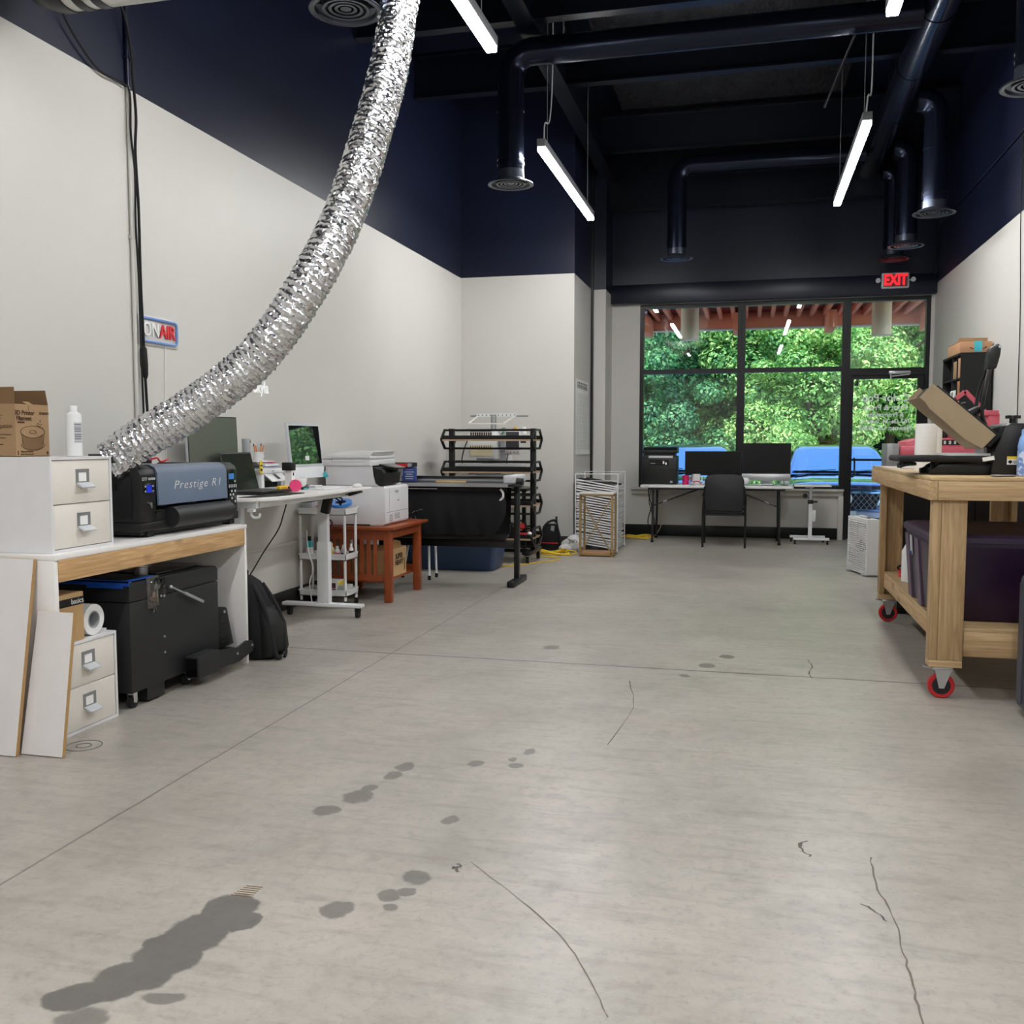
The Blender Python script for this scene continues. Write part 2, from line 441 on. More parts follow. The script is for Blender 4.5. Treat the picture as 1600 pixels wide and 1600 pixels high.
def smoothpts(pts, n=6):
    """Catmull-Rom through pts"""
    pts = [V(p) for p in pts]; out = []
    for i in range(len(pts) - 1):
        p0 = pts[max(i - 1, 0)]; p1 = pts[i]; p2 = pts[i + 1]; p3 = pts[min(i + 2, len(pts) - 1)]
        for k in range(n):
            t = k / n
            out.append(.5 * ((2 * p1) + (p2 - p0) * t + (2 * p0 - 5 * p1 + 4 * p2 - p3) * t * t + (3 * p1 - p0 - 3 * p2 + p3) * t ** 3))
    out.append(pts[-1]); return out
SUN, SKY, LAMP, EXPO = 7.0, .55, 95, 0.1
# ------------------------------------------------------------------ the room
LX, RX, FY, BY, CZ = -3.41, 2.24, 13.0, -4.0, 5.35
fl = S('floor', MB().box(LX - .12, RX + .12, BY - .12, FY + .2, -.12, 0), 'polished_concrete')
def ribbon(name, pts, w, m='ink_brown', seed=1):
    rn = random.Random(seed); b = MB(); pp = smoothpts([(x, y, 0) for x, y in pts], 5); L = []
    for i, p in enumerate(pp):
        d = (pp[min(i + 1, len(pp) - 1)] - pp[max(i - 1, 0)]).normalized(); nrm = V((-d.y, d.x, 0)); ww = w * rn.uniform(.4, 1.2)
        p = p + nrm * rn.uniform(-1, 1) * w * 1.2
        L.append((p + nrm * ww + V((0, 0, .0012)), p - nrm * ww + V((0, 0, .0012))))
    for (a, c), (e, f) in zip(L, L[1:]): b.quad(a, c, f, e)
    return S(name, b, m, fl, 0)
mat('crack_grey', (112, 106, 97), .9); mat('scuff', (96, 92, 86), .9)
ribbon('crack', [(.387, 3.02), (.382, 2.80), (.402, 2.655), (.40, 2.456), (.397, 2.31), (.393, 2.157), (.37, 1.9)], .0028, 'crack_grey', 2)
ribbon('crack', [(-.80, 2.69), (-.557, 2.452), (-.418, 2.283), (-.336, 2.128), (-.281, 2.013)], .0016, 'crack_grey', 3)
ribbon('crack', [(.325, 2.702), (.355, 2.67), (.38, 2.614)], .003, 'scuff', 4)
ribbon('crack', [(.36, 5.3), (.345, 5.42), (.37, 5.55), (.36, 5.75)], .004, 'crack_grey', 5)
ribbon('crack', [(-.835, 2.67), (-.825, 2.65), (-.84, 2.64), (-.815, 2.62)], .006, 'scuff', 6)
ribbon('crack', [(-.56, 3.9), (-.52, 4.5), (-.6, 5.0)], .003, 'crack_grey', 7)
ribbon('crack', [(.2, 3.1), (.18, 3.04), (.21, 2.98)], .006, 'scuff', 8)
b = MB(); cx_, cy_ = -2.70, 3.36
for rad in (.072, .03): b.ring((cx_, cy_, .0), rad, .0022, 'z', 26, 5)
S('floor_mark', b, 'scuff', fl)
b = MB()
for k in range(6): b.bar((-1.40 + .003 * k, 2.325 + .012 * k, .0005), (-1.335, 2.327 + .012 * k, .0005), .003, .001)
mat('rust_mark', (120, 98, 70), .9); S('floor_mark', b, 'rust_mark', fl)
S('wall_left', MB().box(LX - .12, LX, BY - .12, FY + .2, 0, CZ), 'wall_paint')
S('wall_right', MB().box(RX, RX + .12, BY - .12, FY + .2, 0, CZ), 'wall_paint')
S('wall_back', MB().box(LX, RX, BY - .12, BY, 0, CZ), 'wall_paint')
S('wall_alcove', MB().box(LX, -2.02, 11.13, FY + .2, 0, CZ), 'wall_paint')
w = MB().box(-2.02, -1.455, FY, FY + .2, 0, 3.12).box(-1.455, 1.205, FY, FY + .2, 0, .652).box(-2.02, RX, FY, FY + .2, 3.12, CZ).box(2.2, RX, FY, FY + .2, 0, 3.12)
S('wall_front', w, 'wall_paint')
S('trim_1', MB().box(-1.99, -1.835, 12.4, FY - .001, 0, CZ), 'wall_paint')           # boxed column beside the alcove
S('trim_2', MB().box(-2.0195, -1.991, 12.33, 12.43, 0, CZ), 'window_black')           # dark strip at the end of the alcove wall
S('trim_3', MB().box(-1.834, RX - .001, 12.86, FY - .001, 3.125, 3.37, .004), 'navy_paint')
S('trim_4', MB().box(-1.56, 1.205, 12.9, FY - .001, .634, .662, .004).box(-1.54, 1.195, 12.95, FY - .001, .57, .632, .003), 'trim_white')
S('trim_5', MB().box(1.14, 1.205, 12.95, FY - .001, 0, .568, .003), 'trim_white')
S('baseboard_left', MB().box(LX + .0005, LX + .018, BY, 11.129, .001, .15, .003), 'black_metal')
S('baseboard_alcove', MB().box(LX + .02, -2.002, 11.112, 11.129, .001, .15, .003).box(-2.0195, -2.002, 11.13, 12.32, .001, .15, .003), 'black_metal')
S('baseboard_front', MB().box(-1.83, 1.138, 12.98, FY - .0005, .001, .15, .003), 'black_metal')
S('baseboard_right', MB().box(RX - .018, RX - .0005, BY, FY - .02, .001, .15, .003), 'black_metal')

# ceiling: roof deck, joists, beams
ce = S('ceiling', MB().box(LX - .12, RX + .12, BY - .12, FY + .2, CZ, CZ + .1), 'navy_paint')
for y0, y1 in [(2.2, 4.15), (4.3, 6.15), (6.3, 7.95), (8.1, 9.42), (9.6, 11.7)]:
    S('insulation', MB().box(-1.55, .98, y0, y1, CZ - .09, CZ - .002), 'roof_insulation', ce)
for y in (2.2, 4.2, 6.2, 8.02, 9.52, 11.8):
    b = MB().box(LX + .01, RX - .01, y - .008, y + .008, 4.80, CZ - .1).box(LX + .01, RX - .01, y - .055, y + .055, 4.79, 4.805).box(LX + .01, RX - .01, y - .055, y + .055, 5.2, 5.215)
    S('joist', b, 'steel_paint', ce)
b = MB().box(-1.905, -1.745, BY, FY, 4.66, 4.675).box(-1.83, -1.818, BY, FY, 4.675, CZ).box(-1.905, -1.745, BY, FY, 5.33, CZ)
S('beam', b, 'steel_paint', ce)
b = MB().box(LX + .01, RX - .01, 12.6, 12.75, 4.3, 4.315).box(LX + .01, RX - .01, 12.67, 12.682, 4.3, CZ)
S('beam', b, 'steel_paint', ce)
S('tie_rod', MB().cyl((.55, 9.53, 4.82), (.36, 10.6, 5.3), .012).cyl((.9, 8.03, 4.82), (.62, 9.4, 4.35), .011), 'steel_paint', ce)
S('junction_box', MB().box(-.1, .02, 7.93, 8.0, 4.83, 4.93, .004), 'led_off', ce)
S('electrical_conduit', MB().tube(smoothpts([(-1.55, 8.0, 4.78), (-1.56, 8.06, 4.9), (-1.45, 8.08, 5.0), (-1.2, 8.1, 5.06)], 5), .01).tube([(-1.7, 8.75, 4.75), (-1.7, 8.75, 5.3)], .01), 'led_off', ce)

# storefront glazing
def frame(x0, x1, z0, z1, w=.05, d=.11, yc=13.06):
    return MB().box(x0, x0 + w, yc - d / 2, yc + d / 2, z0, z1).box(x1 - w, x1, yc - d / 2, yc + d / 2, z0, z1).box(x0 + w, x1 - w, yc - d / 2, yc + d / 2, z0, z0 + w).box(x0 + w, x1 - w, yc - d / 2, yc + d / 2, z1 - w, z1)
def window(n, x0, x1, z0, z1, zt=None, w=.05):
    o = link(bpy.data.objects.new('window_%d' % n, None)); o['kind'] = 'structure'; o.location = (x0, 13.06, z0)
    b = frame(x0, x1, z0, z1, w)
    if zt: b.box(x0 + w, x1 - w, 13.005, 13.115, zt - .03, zt + .03)
    P(o, 'window_frame', b, 'window_black')
    zs = [(z0 + w, zt - .03), (zt + .03, z1 - w)] if zt else [(z0 + w, z1 - w)]
    for a, c in zs: P(o, 'pane', MB().box(x0 + w, x1 - w, 13.057, 13.063, a, c), 'window_glass', smooth=0)
    return o
window(1, -1.454, -.118, .653, 3.119, 2.22)
window(2, -.117, 1.2, .653, 3.119, 2.22)
window(3, 1.201, 2.199, 2.17, 3.119, None, .05)
d = link(bpy.data.objects.new('door_1', None)); d['kind'] = 'structure'; d.location = (1.2, 13.06, 0)
P(d, 'door_frame', MB().box(1.201, 1.262, 13.005, 13.115, 0, 2.169).box(2.148, 2.199, 13.005, 13.115, 0, 2.169).box(1.262, 2.148, 13.005, 13.115, 2.13, 2.169), 'window_black')
P(d, 'door_leaf', MB().box(1.264, 1.30, 13.03, 13.09, .012, 2.128).box(2.075, 2.146, 13.03, 13.09, .012, 2.128).box(1.30, 2.075, 13.03, 13.09, .012, .2).box(1.30, 2.075, 13.03, 13.09, 2.085, 2.128), 'window_black')
P(d, 'pane', MB().box(1.30, 2.075, 13.057, 13.063, .2, 2.085), 'window_glass', smooth=0)
P(d, 'push_bar', MB().cyl((1.29, 12.97, 1.045), (2.1, 12.97, 1.045), .014).cyl((1.29, 12.97, 1.045), (1.29, 13.03, 1.045), .012).cyl((2.1, 12.97, 1.045), (2.1, 13.03, 1.045), .012), 'window_black')
P(d, 'pull_handle', MB().tube(smoothpts([(1.335, 13.09, 1.06), (1.345, 13.14, 1.05), (1.35, 13.15, .96), (1.345, 13.14, .84), (1.315, 13.09, .82)], 5), .012), 'window_black')
P(d, 'door_closer', MB().box(1.72, 1.98, 12.985, 13.03, 2.135, 2.18, .006).bar((1.74, 12.97, 2.11), (1.96, 12.965, 2.13), .02, .012).cyl((1.74, 12.96, 2.07), (1.74, 12.96, 2.13), .012), 'silver')
P(d, 'door_sensor', MB().box(1.32, 1.36, 13.04, 13.055, 2.0, 2.06, .003), 'black_plastic')
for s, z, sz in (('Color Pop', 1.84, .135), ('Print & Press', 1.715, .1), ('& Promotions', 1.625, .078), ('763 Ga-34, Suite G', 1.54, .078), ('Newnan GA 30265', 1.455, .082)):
    text(d, s, sz, (1.7, 13.066, z), '+y', 'letter_white_glow', ext=.001, off=.0015)

# ------------------------------------------------------------------ ducts
md = thing('main_air_duct', 'long black round main air duct running down the ceiling, right of centre', 'duct', (1.36, 4, 4.62))
P(md, 'duct_pipe', MB().cyl((1.36, -3.6, 4.62), (1.36, 12.55, 4.62), .14, seg=32), 'duct_paint')
for y in [1.2 * k - .3 for k in range(1, 11)]:
    P(md, 'joint_band', MB().cyl((1.36, y - .02, 4.62), (1.36, y + .02, 4.62), .146, seg=32), 'duct_paint')
for y in (3.0, 7.3, 10.8): P(md, 'hanger_strap', MB().box(1.35, 1.37, y, y + .03, 4.75, 5.34), 'steel_paint')
def drop(x, y, zb, label):
    t = thing('ceiling_duct_drop', label, 'duct', (x, y, zb), 0, 'round duct drops with ceiling diffusers')
    sgn = 1 if x < 1.36 else -1
    xs = 1.36 - sgn * .141; zc = 4.53
    bend = min(.18, abs(xs - x) * .9)
    pts = [V((xs, y, zc)), V((x + sgn * bend, y, zc))] + [V((x + sgn * bend * (1 - math.sin(a)), y, zc - bend * (1 - math.cos(a)))) for a in (R(22), R(45), R(68), R(90))] + [V((x, y, zb + .1))]
    P(t, 'duct_pipe', MB().tube(pts, .112, 24), 'duct_paint')
    for q0, q1 in ((.16, .185), (.205, .22), (.60, .625)): P(t, 'joint_band', MB().cyl((x, y, zb + q0), (x, y, zb + q1), .118, seg=24), 'duct_paint')
    df = P(t, 'diffuser', MB().lathe([(.112, .12), (.115, .05), (.14, .03), (.19, .012), (.195, .004), (.188, 0), (.165, .004), (.155, .03), (.112, .05)], (x, y, zb), seg=32), 'diffuser_paint')
    b = MB()
    for r, h in ((.128, .006), (.095, .008), (.062, .01)): b.lathe([(r, .03), (r - .003, h), (r - .02, h + .002), (r - .016, .032)], (x, y, zb), seg=28)
    b.cyl((x, y, zb + .012), (x, y, zb + .04), .03, seg=16)
    for k in range(4): b.bar((x, y, zb + .03), (x + .15 * math.cos(k * PI / 2 + .4), y + .15 * math.sin(k * PI / 2 + .4), zb + .03), .01, .01)
    P(df, 'cone_ring', b, 'diffuser_paint')
    return t
drop(-2.11, 4.83, 3.55, 'black duct drop with round diffuser above the left wall, beside the silver hose')
drop(-2.0, 7.98, 3.45, 'black duct drop with round diffuser behind the left pair of strip lights')
drop(-.876, 11.62, 3.45, 'black duct drop with round diffuser hanging nearest the left part of the window')
drop(1.66, 6.586, 3.45, 'large black duct drop cut off by the right edge of the photo')
drop(1.68, 9.95, 3.45, 'black duct drop with diffuser right of the main duct, above the cubby organizer')
drop(1.66, 11.5, 3.45, 'black duct drop with diffuser above the exit sign, nearer of the two')
drop(1.65, 12.45, 3.48, 'black duct drop with diffuser directly above the exit sign by the window wall')
wd = thing('white_exhaust_duct', 'white round duct with black bands crossing the upper corner near the left wall', 'duct', (-2.6, 3.9, 3.42))
P(wd, 'duct_pipe', MB().tube([(-3.09, 3.9, 3.42), (-2.0, 3.9, 3.42), (-1.5, 3.9, 3.42), (-1.25, 3.9, 3.49), (-1.12, 3.9, 3.62), (-1.1, 3.9, 3.95), (-1.1, 3.9, 5.34)], .15, 32), 'white_duct')
P(wd, 'black_elbow', MB().tube([(-3.075, 3.9, 3.42), (-3.11, 3.9, 3.42), (-3.16, 3.9, 3.435), (-3.2, 3.9, 3.47), (-3.225, 3.9, 3.53), (-3.23, 3.9, 3.6), (-3.23, 3.9, 5.34)], .157, 32), 'black_metal')
for x in (-3.02, -2.93): P(wd, 'black_band', MB().cyl((x, 3.9, 3.42), (x + .045, 3.9, 3.42), .155, seg=32), 'black_metal')
P(wd, 'cable_along', MB().tube(smoothpts([(-2.9, 3.83, 3.28), (-2.6, 3.8, 3.295), (-2.3, 3.77, 3.33), (-2.0, 3.75, 3.37)], 5), .005), 'black_rubber')

# foil hose
hz = thing('foil_hose', 'big crinkled silver foil hose sweeping from the printer up to the ceiling', 'hose', (-2.967, 4.03, 1.19))
ctr = smoothpts([(-3.02, 4.0, 1.175), (-2.985, 4.02, 1.20), (-2.893, 4.053, 1.28), (-2.638, 4.12, 1.436), (-2.304, 4.158, 1.679), (-2.049, 4.19, 2.008), (-1.92, 4.36, 2.396), (-1.869, 4.60, 2.865), (-1.853, 4.80, 3.248), (-1.86, 4.985, 3.651), (-1.82, 5.15, 4.05), (-1.64, 5.28, 4.5), (-1.55, 5.3, 4.95), (-1.54, 5.3, 5.34)], 40)
# even spacing along the hose
ln = [0]
for a, b_ in zip(ctr, ctr[1:]): ln.append(ln[-1] + (b_ - a).length)
tot = ln[-1]; step = .0066; n = int(tot / step); pts = []; j = 0
for i in range(n + 1):
    s_ = tot * i / n
    while j < len(ln) - 2 and ln[j + 1] < s_: j += 1
    f_ = (s_ - ln[j]) / max(ln[j + 1] - ln[j], 1e-6); pts.append(ctr[j].lerp(ctr[j + 1], f_))
rn = random.Random(3); bb = MB(); seg = 64; rings = []
t0 = (pts[1] - pts[0]).normalized(); u = V((1, 0, 0)).cross(t0).normalized()
from mathutils import noise as mn
for i, p in enumerate(pts):
    tg = (pts[min(i + 1, n)] - pts[max(i - 1, 0)]).normalized(); u = (u - tg * u.dot(tg)).normalized(); w_ = tg.cross(u)
    row = []
    for k in range(seg):
        a = 2 * PI * k / seg
        ph = i * step / .031 + k / seg
        r = .0945 + .0085 * (2 * abs((ph % 1) - .5)) ** 2.2
        q = V((math.cos(a) * 4.5, math.sin(a) * 4.5, i * .3))
        r += .0045 * mn.noise(q * 1.4) + .0042 * mn.noise(q * 4.1) + .0022 * mn.noise(q * 9)
        sl = .008 * mn.noise(q * 2.1 + V((9, 3, 1))) + .003 * mn.noise(q * 6 + V((2, 5, 1)))
        row.append(bb.bm.verts.new(p + (u * math.cos(a) + w_ * math.sin(a)) * r + tg * sl))
    rings.append(row)
for A, B in zip(rings, rings[1:]):
    for k in range(seg): bb.bm.faces.new((A[k], A[(k + 1) % seg], B[(k + 1) % seg], B[k]))
P(hz, 'foil_sleeve', bb, 'foil', smooth=28)
P(hz, 'end_collar', MB().lathe([(.1, 0), (.11, .004), (.11, .03), (.1, .035)], (-3.03, 4.0, 1.174)), 'black_metal')

# ------------------------------------------------------------------ lights
def led(x, y0, y1, label):
    t = thing('linear_pendant_light', label, 'light', (x, (y0 + y1) / 2, 3.7), 0, 'linear pendant lights in two rows')
    P(t, 'housing', MB().box(x - .036, x + .036, y0, y1, 3.735, 3.8, .004), 'led_off')
    P(t, 'diffuser', MB().box(x - .033, x + .033, y0 + .01, y1 - .01, 3.7, 3.734, .006), 'led_glow')
    for y in (y0 + .25, y1 - .25): P(t, 'suspension_cable', MB().cyl((x, y, 3.8), (x, y, CZ - .1), .0035, seg=6), 'grey_metal')
    P(t, 'power_cord', MB().tube(smoothpts([(x, y0 + .12, 3.8), (x + .01, y0 + .1, 3.95), (x + .04, y0 + .16, 4.0), (x + .05, y0 + .22, 4.4), (x + .05, y0 + .24, CZ - .1)], 5), .006), 'light_grey')
led(-1.60, 3.33, 5.91, 'white strip light in the left row, nearer one above the silver hose')
led(-1.725, 7.92, 10.51, 'white strip light in the left row, farther one toward the window')
led(.75, 3.39, 5.97, 'white strip light in the right row, nearer one cut off by the top edge')
led(.838, 7.89, 10.49, 'white strip light in the right row, farther one toward the window')

ex = thing('exit_sign', 'red EXIT sign with two small lamp heads above the door', 'sign', (1.74, 12.83, 3.19))
P(ex, 'sign_case', MB().box(1.575, 1.905, 12.80, 12.858, 3.19, 3.385, .02, 3), 'light_grey')
P(ex, 'sign_face', MB().box(1.60, 1.88, 12.796, 12.80, 3.21, 3.365), 'exit_glow')
text(ex, 'EXIT', .185, (1.74, 12.793, 3.288), '-y', 'exit_red', ext=.002, off=.006, wx=.72)
for x in (1.535, 1.945): P(ex, 'lamp_head', MB().cyl((x, 12.78, 3.29), (x, 12.83, 3.29), .03, .024).cyl((x, 12.83, 3.29), (1.74, 12.84, 3.29), .01), 'light_grey')
cn = solo('sign_conduit', MB().tube([(1.975, 12.845, 3.285), (2.15, 12.845, 3.29), (2.2, 12.845, 3.31), (2.215, 12.84, 3.36), (2.222, 12.84, 3.85), (2.222, 12.8, 3.92), (2.222, 12.7, 3.93), (2.222, 3, 3.93)], .009, 8), 'steel_paint', 'thin dark conduit from the exit sign along the upper right wall', 'conduit', (2.2, 12.84, 3.3))
solo('wall_wire', MB().tube(smoothpts([(2.229, 9.11, 3.9), (2.229, 9.1, 3.2), (2.229, 9.0, 2.4), (2.229, 8.98, 1.9), (2.229, 8.95, 1.0), (2.229, 8.95, .16)], 6), .004, 6), 'black_rubber', 'thin black wire hanging down the right wall', 'wire', (2.229, 9, .16))
# ------------------------------------------------------------------ left wall fittings
solo('wall_conduit', MB().cyl((-3.397, 4.765, .16), (-3.397, 4.765, 4.9), .0115, seg=12).box(-3.41, -3.384, 4.745, 4.785, 2.42, 2.44).box(-3.41, -3.384, 4.745, 4.785, 3.4, 3.42), 'wall_paint', 'wall-coloured metal conduit running up the left wall behind the black cables', 'conduit', (-3.397, 4.765, .16))
t = thing('power_cable', 'thick black power cable with an inline plug hanging down the left wall', 'cable', (-3.38, 4.78, 1.2))
P(t, 'cord', MB().tube(smoothpts([(-3.35, 4.5, 3.7), (-3.36, 4.68, 3.64), (-3.37, 4.765, 3.45), (-3.372, 4.778, 3.3), (-3.375, 4.80, 3.1), (-3.375, 4.785, 2.9), (-3.375, 4.80, 2.6), (-3.375, 4.80, 2.2), (-3.375, 4.81, 1.9), (-3.375, 4.82, 1.6), (-3.375, 4.84, 1.35), (-3.36, 4.86, 1.2)], 6), .008), 'black_rubber')
P(t, 'inline_plug', MB().tube([(-3.372, 4.80, 1.83), (-3.372, 4.802, 1.81), (-3.372, 4.806, 1.72), (-3.372, 4.815, 1.66), (-3.372, 4.818, 1.64)], [.008, .02, .022, .016, .008], 10), 'black_rubber')
solo('power_cable', MB().tube(smoothpts([(-3.38, 4.2, 3.47), (-3.38, 4.3, 3.36), (-3.385, 4.5, 3.25), (-3.38, 4.70, 3.25), (-3.378, 4.755, 3.21), (-3.376, 4.75, 3.0), (-3.375, 4.775, 2.8), (-3.375, 4.77, 2.5), (-3.375, 4.783, 2.2), (-3.375, 4.79, 1.6), (-3.375, 4.8, 1.24)], 6), .006, 6), 'black_rubber', 'thin black cable looping across the navy band then down beside the conduit', 'cable', (-3.38, 4.77, 1.24))
t = thing('neon_sign', 'small ON AIR neon sign with blue border on the left wall', 'sign', (-3.40, 5.0, 1.84))
P(t, 'backing', MB().box(-3.406, -3.402, 4.805, 5.19, 1.84, 2.012, .0015), 'acrylic')
rr = [(4.83, 1.865), (5.165, 1.865), (5.165, 1.99), (4.83, 1.99)]
pts = []
for (cx, cy), a in zip([(4.85, 1.885), (5.145, 1.885), (5.145, 1.97), (4.85, 1.97)], (180, 270, 0, 90)): pts += [(-3.393, u_, v_) for u_, v_ in arc(cx, cy, .024, a, a + 90, 5)]
P(t, 'border_tube', MB().tube(pts, .0075, 8, True), 'neon_blue')
text(t, 'ON', .115, (-3.395, 4.915, 1.927), '+x', 'neon_white', 'neon_letters', .004, wx=.85)
text(t, 'AIR', .115, (-3.395, 5.075, 1.927), '+x', 'neon_red', 'neon_letters', .004, off=.001, wx=.9)
P(t, 'cord', MB().tube(smoothpts([(-3.402, 5.06, 1.845), (-3.403, 5.05, 1.6), (-3.402, 5.04, 1.3), (-3.402, 5.04, 1.1)], 4), .003, 6), 'white_plastic')
nm = text(None, 'Skyla', .115, (-3.408, 6.215, 1.665), '+x', 'letter_white_glow', 'wall_lettering', .001, off=.002, wx=.95)
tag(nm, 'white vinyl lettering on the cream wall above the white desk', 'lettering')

# ------------------------------------------------------------------ printer bench
B = thing('printer_bench', 'white bench with a knotty wood front rail carrying the black printer', 'bench', (-3.1, 4.1, 0))
P(B, 'bench_top', MB().box(-3.39, -2.786, 3.33, 4.885, .786, .808, .001), 'white_lam')
P(B, 'side_panel', MB().box(-3.39, -2.79, 3.33, 3.352, 0, .785, .001), 'white_lam')
P(B, 'side_panel', MB().box(-3.39, -2.79, 4.862, 4.885, 0, .785, .001), 'white_lam')
P(B, 'back_panel', MB().box(-3.405, -3.39, 3.33, 4.885, .2, .8), 'white_lam')
P(B, 'front_rail', MB().box(-2.806, -2.787, 3.353, 4.861, .692, .785, .001), 'oak_lam')

def drawer_cabinet(name, label, loc, grp):
    t = thing(name, label, 'cabinet', loc, 0, grp); x, y, z = loc
    x0, x1, y0, y1 = x - .21, x + .21, y - .197, y + .197
    b = MB().box(x0, x1, y0, y0 + .012, z, z + .405).box(x0, x1, y1 - .012, y1, z, z + .405).box(x0, x1, y0 + .012, y1 - .012, z, z + .012).box(x0, x1, y0 + .012, y1 - .012, z + .393, z + .405).box(x0, x0 + .01, y0 + .012, y1 - .012, z + .012, z + .393).box(x0, x1 - .012, y0 + .012, y1 - .012, z + .196, z + .202)
    P(t, 'case', b, 'white_case')
    for k in range(2):
        zb = z + .0145 + k * .19
        d = P(t, 'drawer', MB().box(x1 - .022, x1 - .004, y0 + .0145, y1 - .0145, zb, zb + .186, .002), 'white_drawer')
        zc = zb + .115; yc = y + .005
        P(d, 'label_holder', MB().box(x1 - .004, x1 - .001, yc - .042, yc - .026, zc - .032, zc + .032).box(x1 - .004, x1 - .001, yc + .026, yc + .042, zc - .032, zc + .032).box(x1 - .004, x1 - .001, yc - .026, yc + .026, zc + .018, zc + .032).box(x1 - .004, x1 - .001, yc - .026, yc + .026, zc - .032, zc - .022), 'grey_metal', 'grey metal label frame')
        P(d, 'label_card', MB().box(x1 - .0039, x1 - .003, yc - .026, yc + .026, zc - .022, zc + .018), 'white_paper')
        P(d, 'pull', MB().prism([(x1 - .002, zc - .034), (x1 + .03, zc - .050), (x1 + .034, zc - .046), (x1 + .032, zc - .042), (x1 - .002, zc - .026)], 'y', yc - .04, yc + .04), 'light_grey', 'metal flap pull')
    return t
drawer_cabinet('drawer_cabinet', 'white two-drawer cabinet on top of the printer bench beside the printer', (-3.04, 3.57, .809), 'white two-drawer cabinets')
drawer_cabinet('drawer_cabinet', 'white two-drawer cabinet on the floor under the bench', (-3.05, 3.581, .0), 'white two-drawer cabinets')

# filament carton
z0 = 1.2145; x1, y0, y1 = -3.06, 3.45, 3.65; x0 = x1 - .2; zt = z0 + .228
t = thing('filament_carton', 'open brown filament carton with raised flaps on top of the white cabinet', 'box', (x1 - .1, 3.55, z0))
P(t, 'carton_body', MB().box(x0, x1, y0, y0 + .003, z0, zt).box(x0, x1, y1 - .003, y1, z0, zt).box(x0, x0 + .003, y0 + .003, y1 - .003, z0, zt).box(x1 - .003, x1, y0 + .003, y1 - .003, z0, zt).box(x0, x1, y0, y1, z0, z0 + .003), 'kraft')
P(t, 'flap', MB().prism([(y1 - .2, zt), (y1, zt), (y1 - .03, zt + .07), (y1 - .165, zt + .07)], 'x', x0, x0 + .003).xf(Matrix.Identity(4)), 'kraft_dark')
P(t, 'flap', MB().prism([(x0, zt), (x1, zt), (x1 - .012, zt + .066), (x0 + .02, zt + .066)], 'y', y1 - .003, y1), 'kraft_dark')
P(t, 'flap', MB().prism([(x0, zt), (x1 - .003, zt), (x1 - .003, zt + .072), (x0, zt + .072)], 'y', y0, y0 + .003), 'kraft_dark')
P(t, 'tuck_tab', MB().box(x1 - .001, x1 + .002, 3.528, 3.568, zt - .028, zt - .003).bar((x1, 3.548, zt - .004), (x1 - .03, 3.545, zt + .012), .04, .002), 'kraft')
fx = x1 + .0012
text(t, '3D Printer', .028, (fx, y0 + .055, zt - .038), '+x', 'ink_brown', wx=.95, off=.0004)
text(t, 'Filament', .028, (fx, y0 + .05, zt - .062), '+x', 'ink_brown', wx=.95, off=.0004)
text(t, 'ELEGOO', .015, (fx, y1 - .028, zt - .038), '+x', 'ink_brown', off=.0003)
P(t, 'printed_badge', MB().box(x1, x1 + .001, y0 + .013, y0 + .053, zt - .083, zt - .075), 'ink_brown')
def eln(cy, cz, ry, rz, a0=0, a1=360, n=40): return [(fx, cy + ry * math.cos(R(a0 + (a1 - a0) * k / n)), cz + rz * math.sin(R(a0 + (a1 - a0) * k / n))) for k in range(n + 1)]
b = MB(); cy = y0 + .1
for e in (eln(cy, z0 + .108, .072, .026), eln(cy, z0 + .108, .02, .007), eln(cy, z0 + .055, .072, .026, 180, 360), [(fx, cy - .072, z0 + .108), (fx, cy - .066, z0 + .09), (fx, cy - .06, z0 + .05)], [(fx, cy + .072, z0 + .108), (fx, cy + .066, z0 + .09), (fx, cy + .06, z0 + .05)],
          [(fx, cy + .025, z0 + .14), (fx, cy + .05, z0 + .128), (fx, cy + .065, z0 + .124)], [(fx, cy + .028, z0 + .147), (fx, cy + .05, z0 + .138), (fx, cy + .06, z0 + .145)], [(fx, cy + .045, z0 + .15), (fx, cy + .048, z0 + .162)]): b.tube(e, .0009, 4)
P(t, 'spool_drawing', b, 'ink_brown')
P(t, 'printed_block', MB().prism([(cy - .06, z0 + .05)] + [(cy + .06 * math.cos(R(a)), z0 + .045 + .022 * math.sin(R(a))) for a in range(190, 351, 16)] + [(cy + .06, z0 + .05), (cy + .06, z0 + .093)] + [(cy + .062 * math.cos(R(a)), z0 + .108 + .026 * math.sin(R(a))) for a in range(345, 194, -15)] + [(cy - .06, z0 + .093)], 'x', x1, x1 + .0006), 'kraft_dark')
for k, s in enumerate(('Filament Innovation', 'Better Print Material')): text(t, s, .009, (fx, y0 + .062, z0 + .022 - k * .011), '+x', 'ink_brown')
P(t, 'printed_mark', MB().box(x1, x1 + .001, y0 + .008, y0 + .013, z0 + .008, z0 + .026).box(x1, x1 + .001, y1 - .018, y1 - .008, z0 + .008, z0 + .022), 'ink_brown')
b = MB(); rn = random.Random(5)
for k in range(10): b.box(x0 + .02, x1 - .02 - rn.random() * .07, y0 - .0008, y0, zt - .05 - k * .014, zt - .047 - k * .014)
P(t, 'printed_lines', b, 'ink_brown')
text(t, 'By ELEGOO', .018, (x1 - .06, y0 - .001, zt - .098), '-y', 'ink_brown')

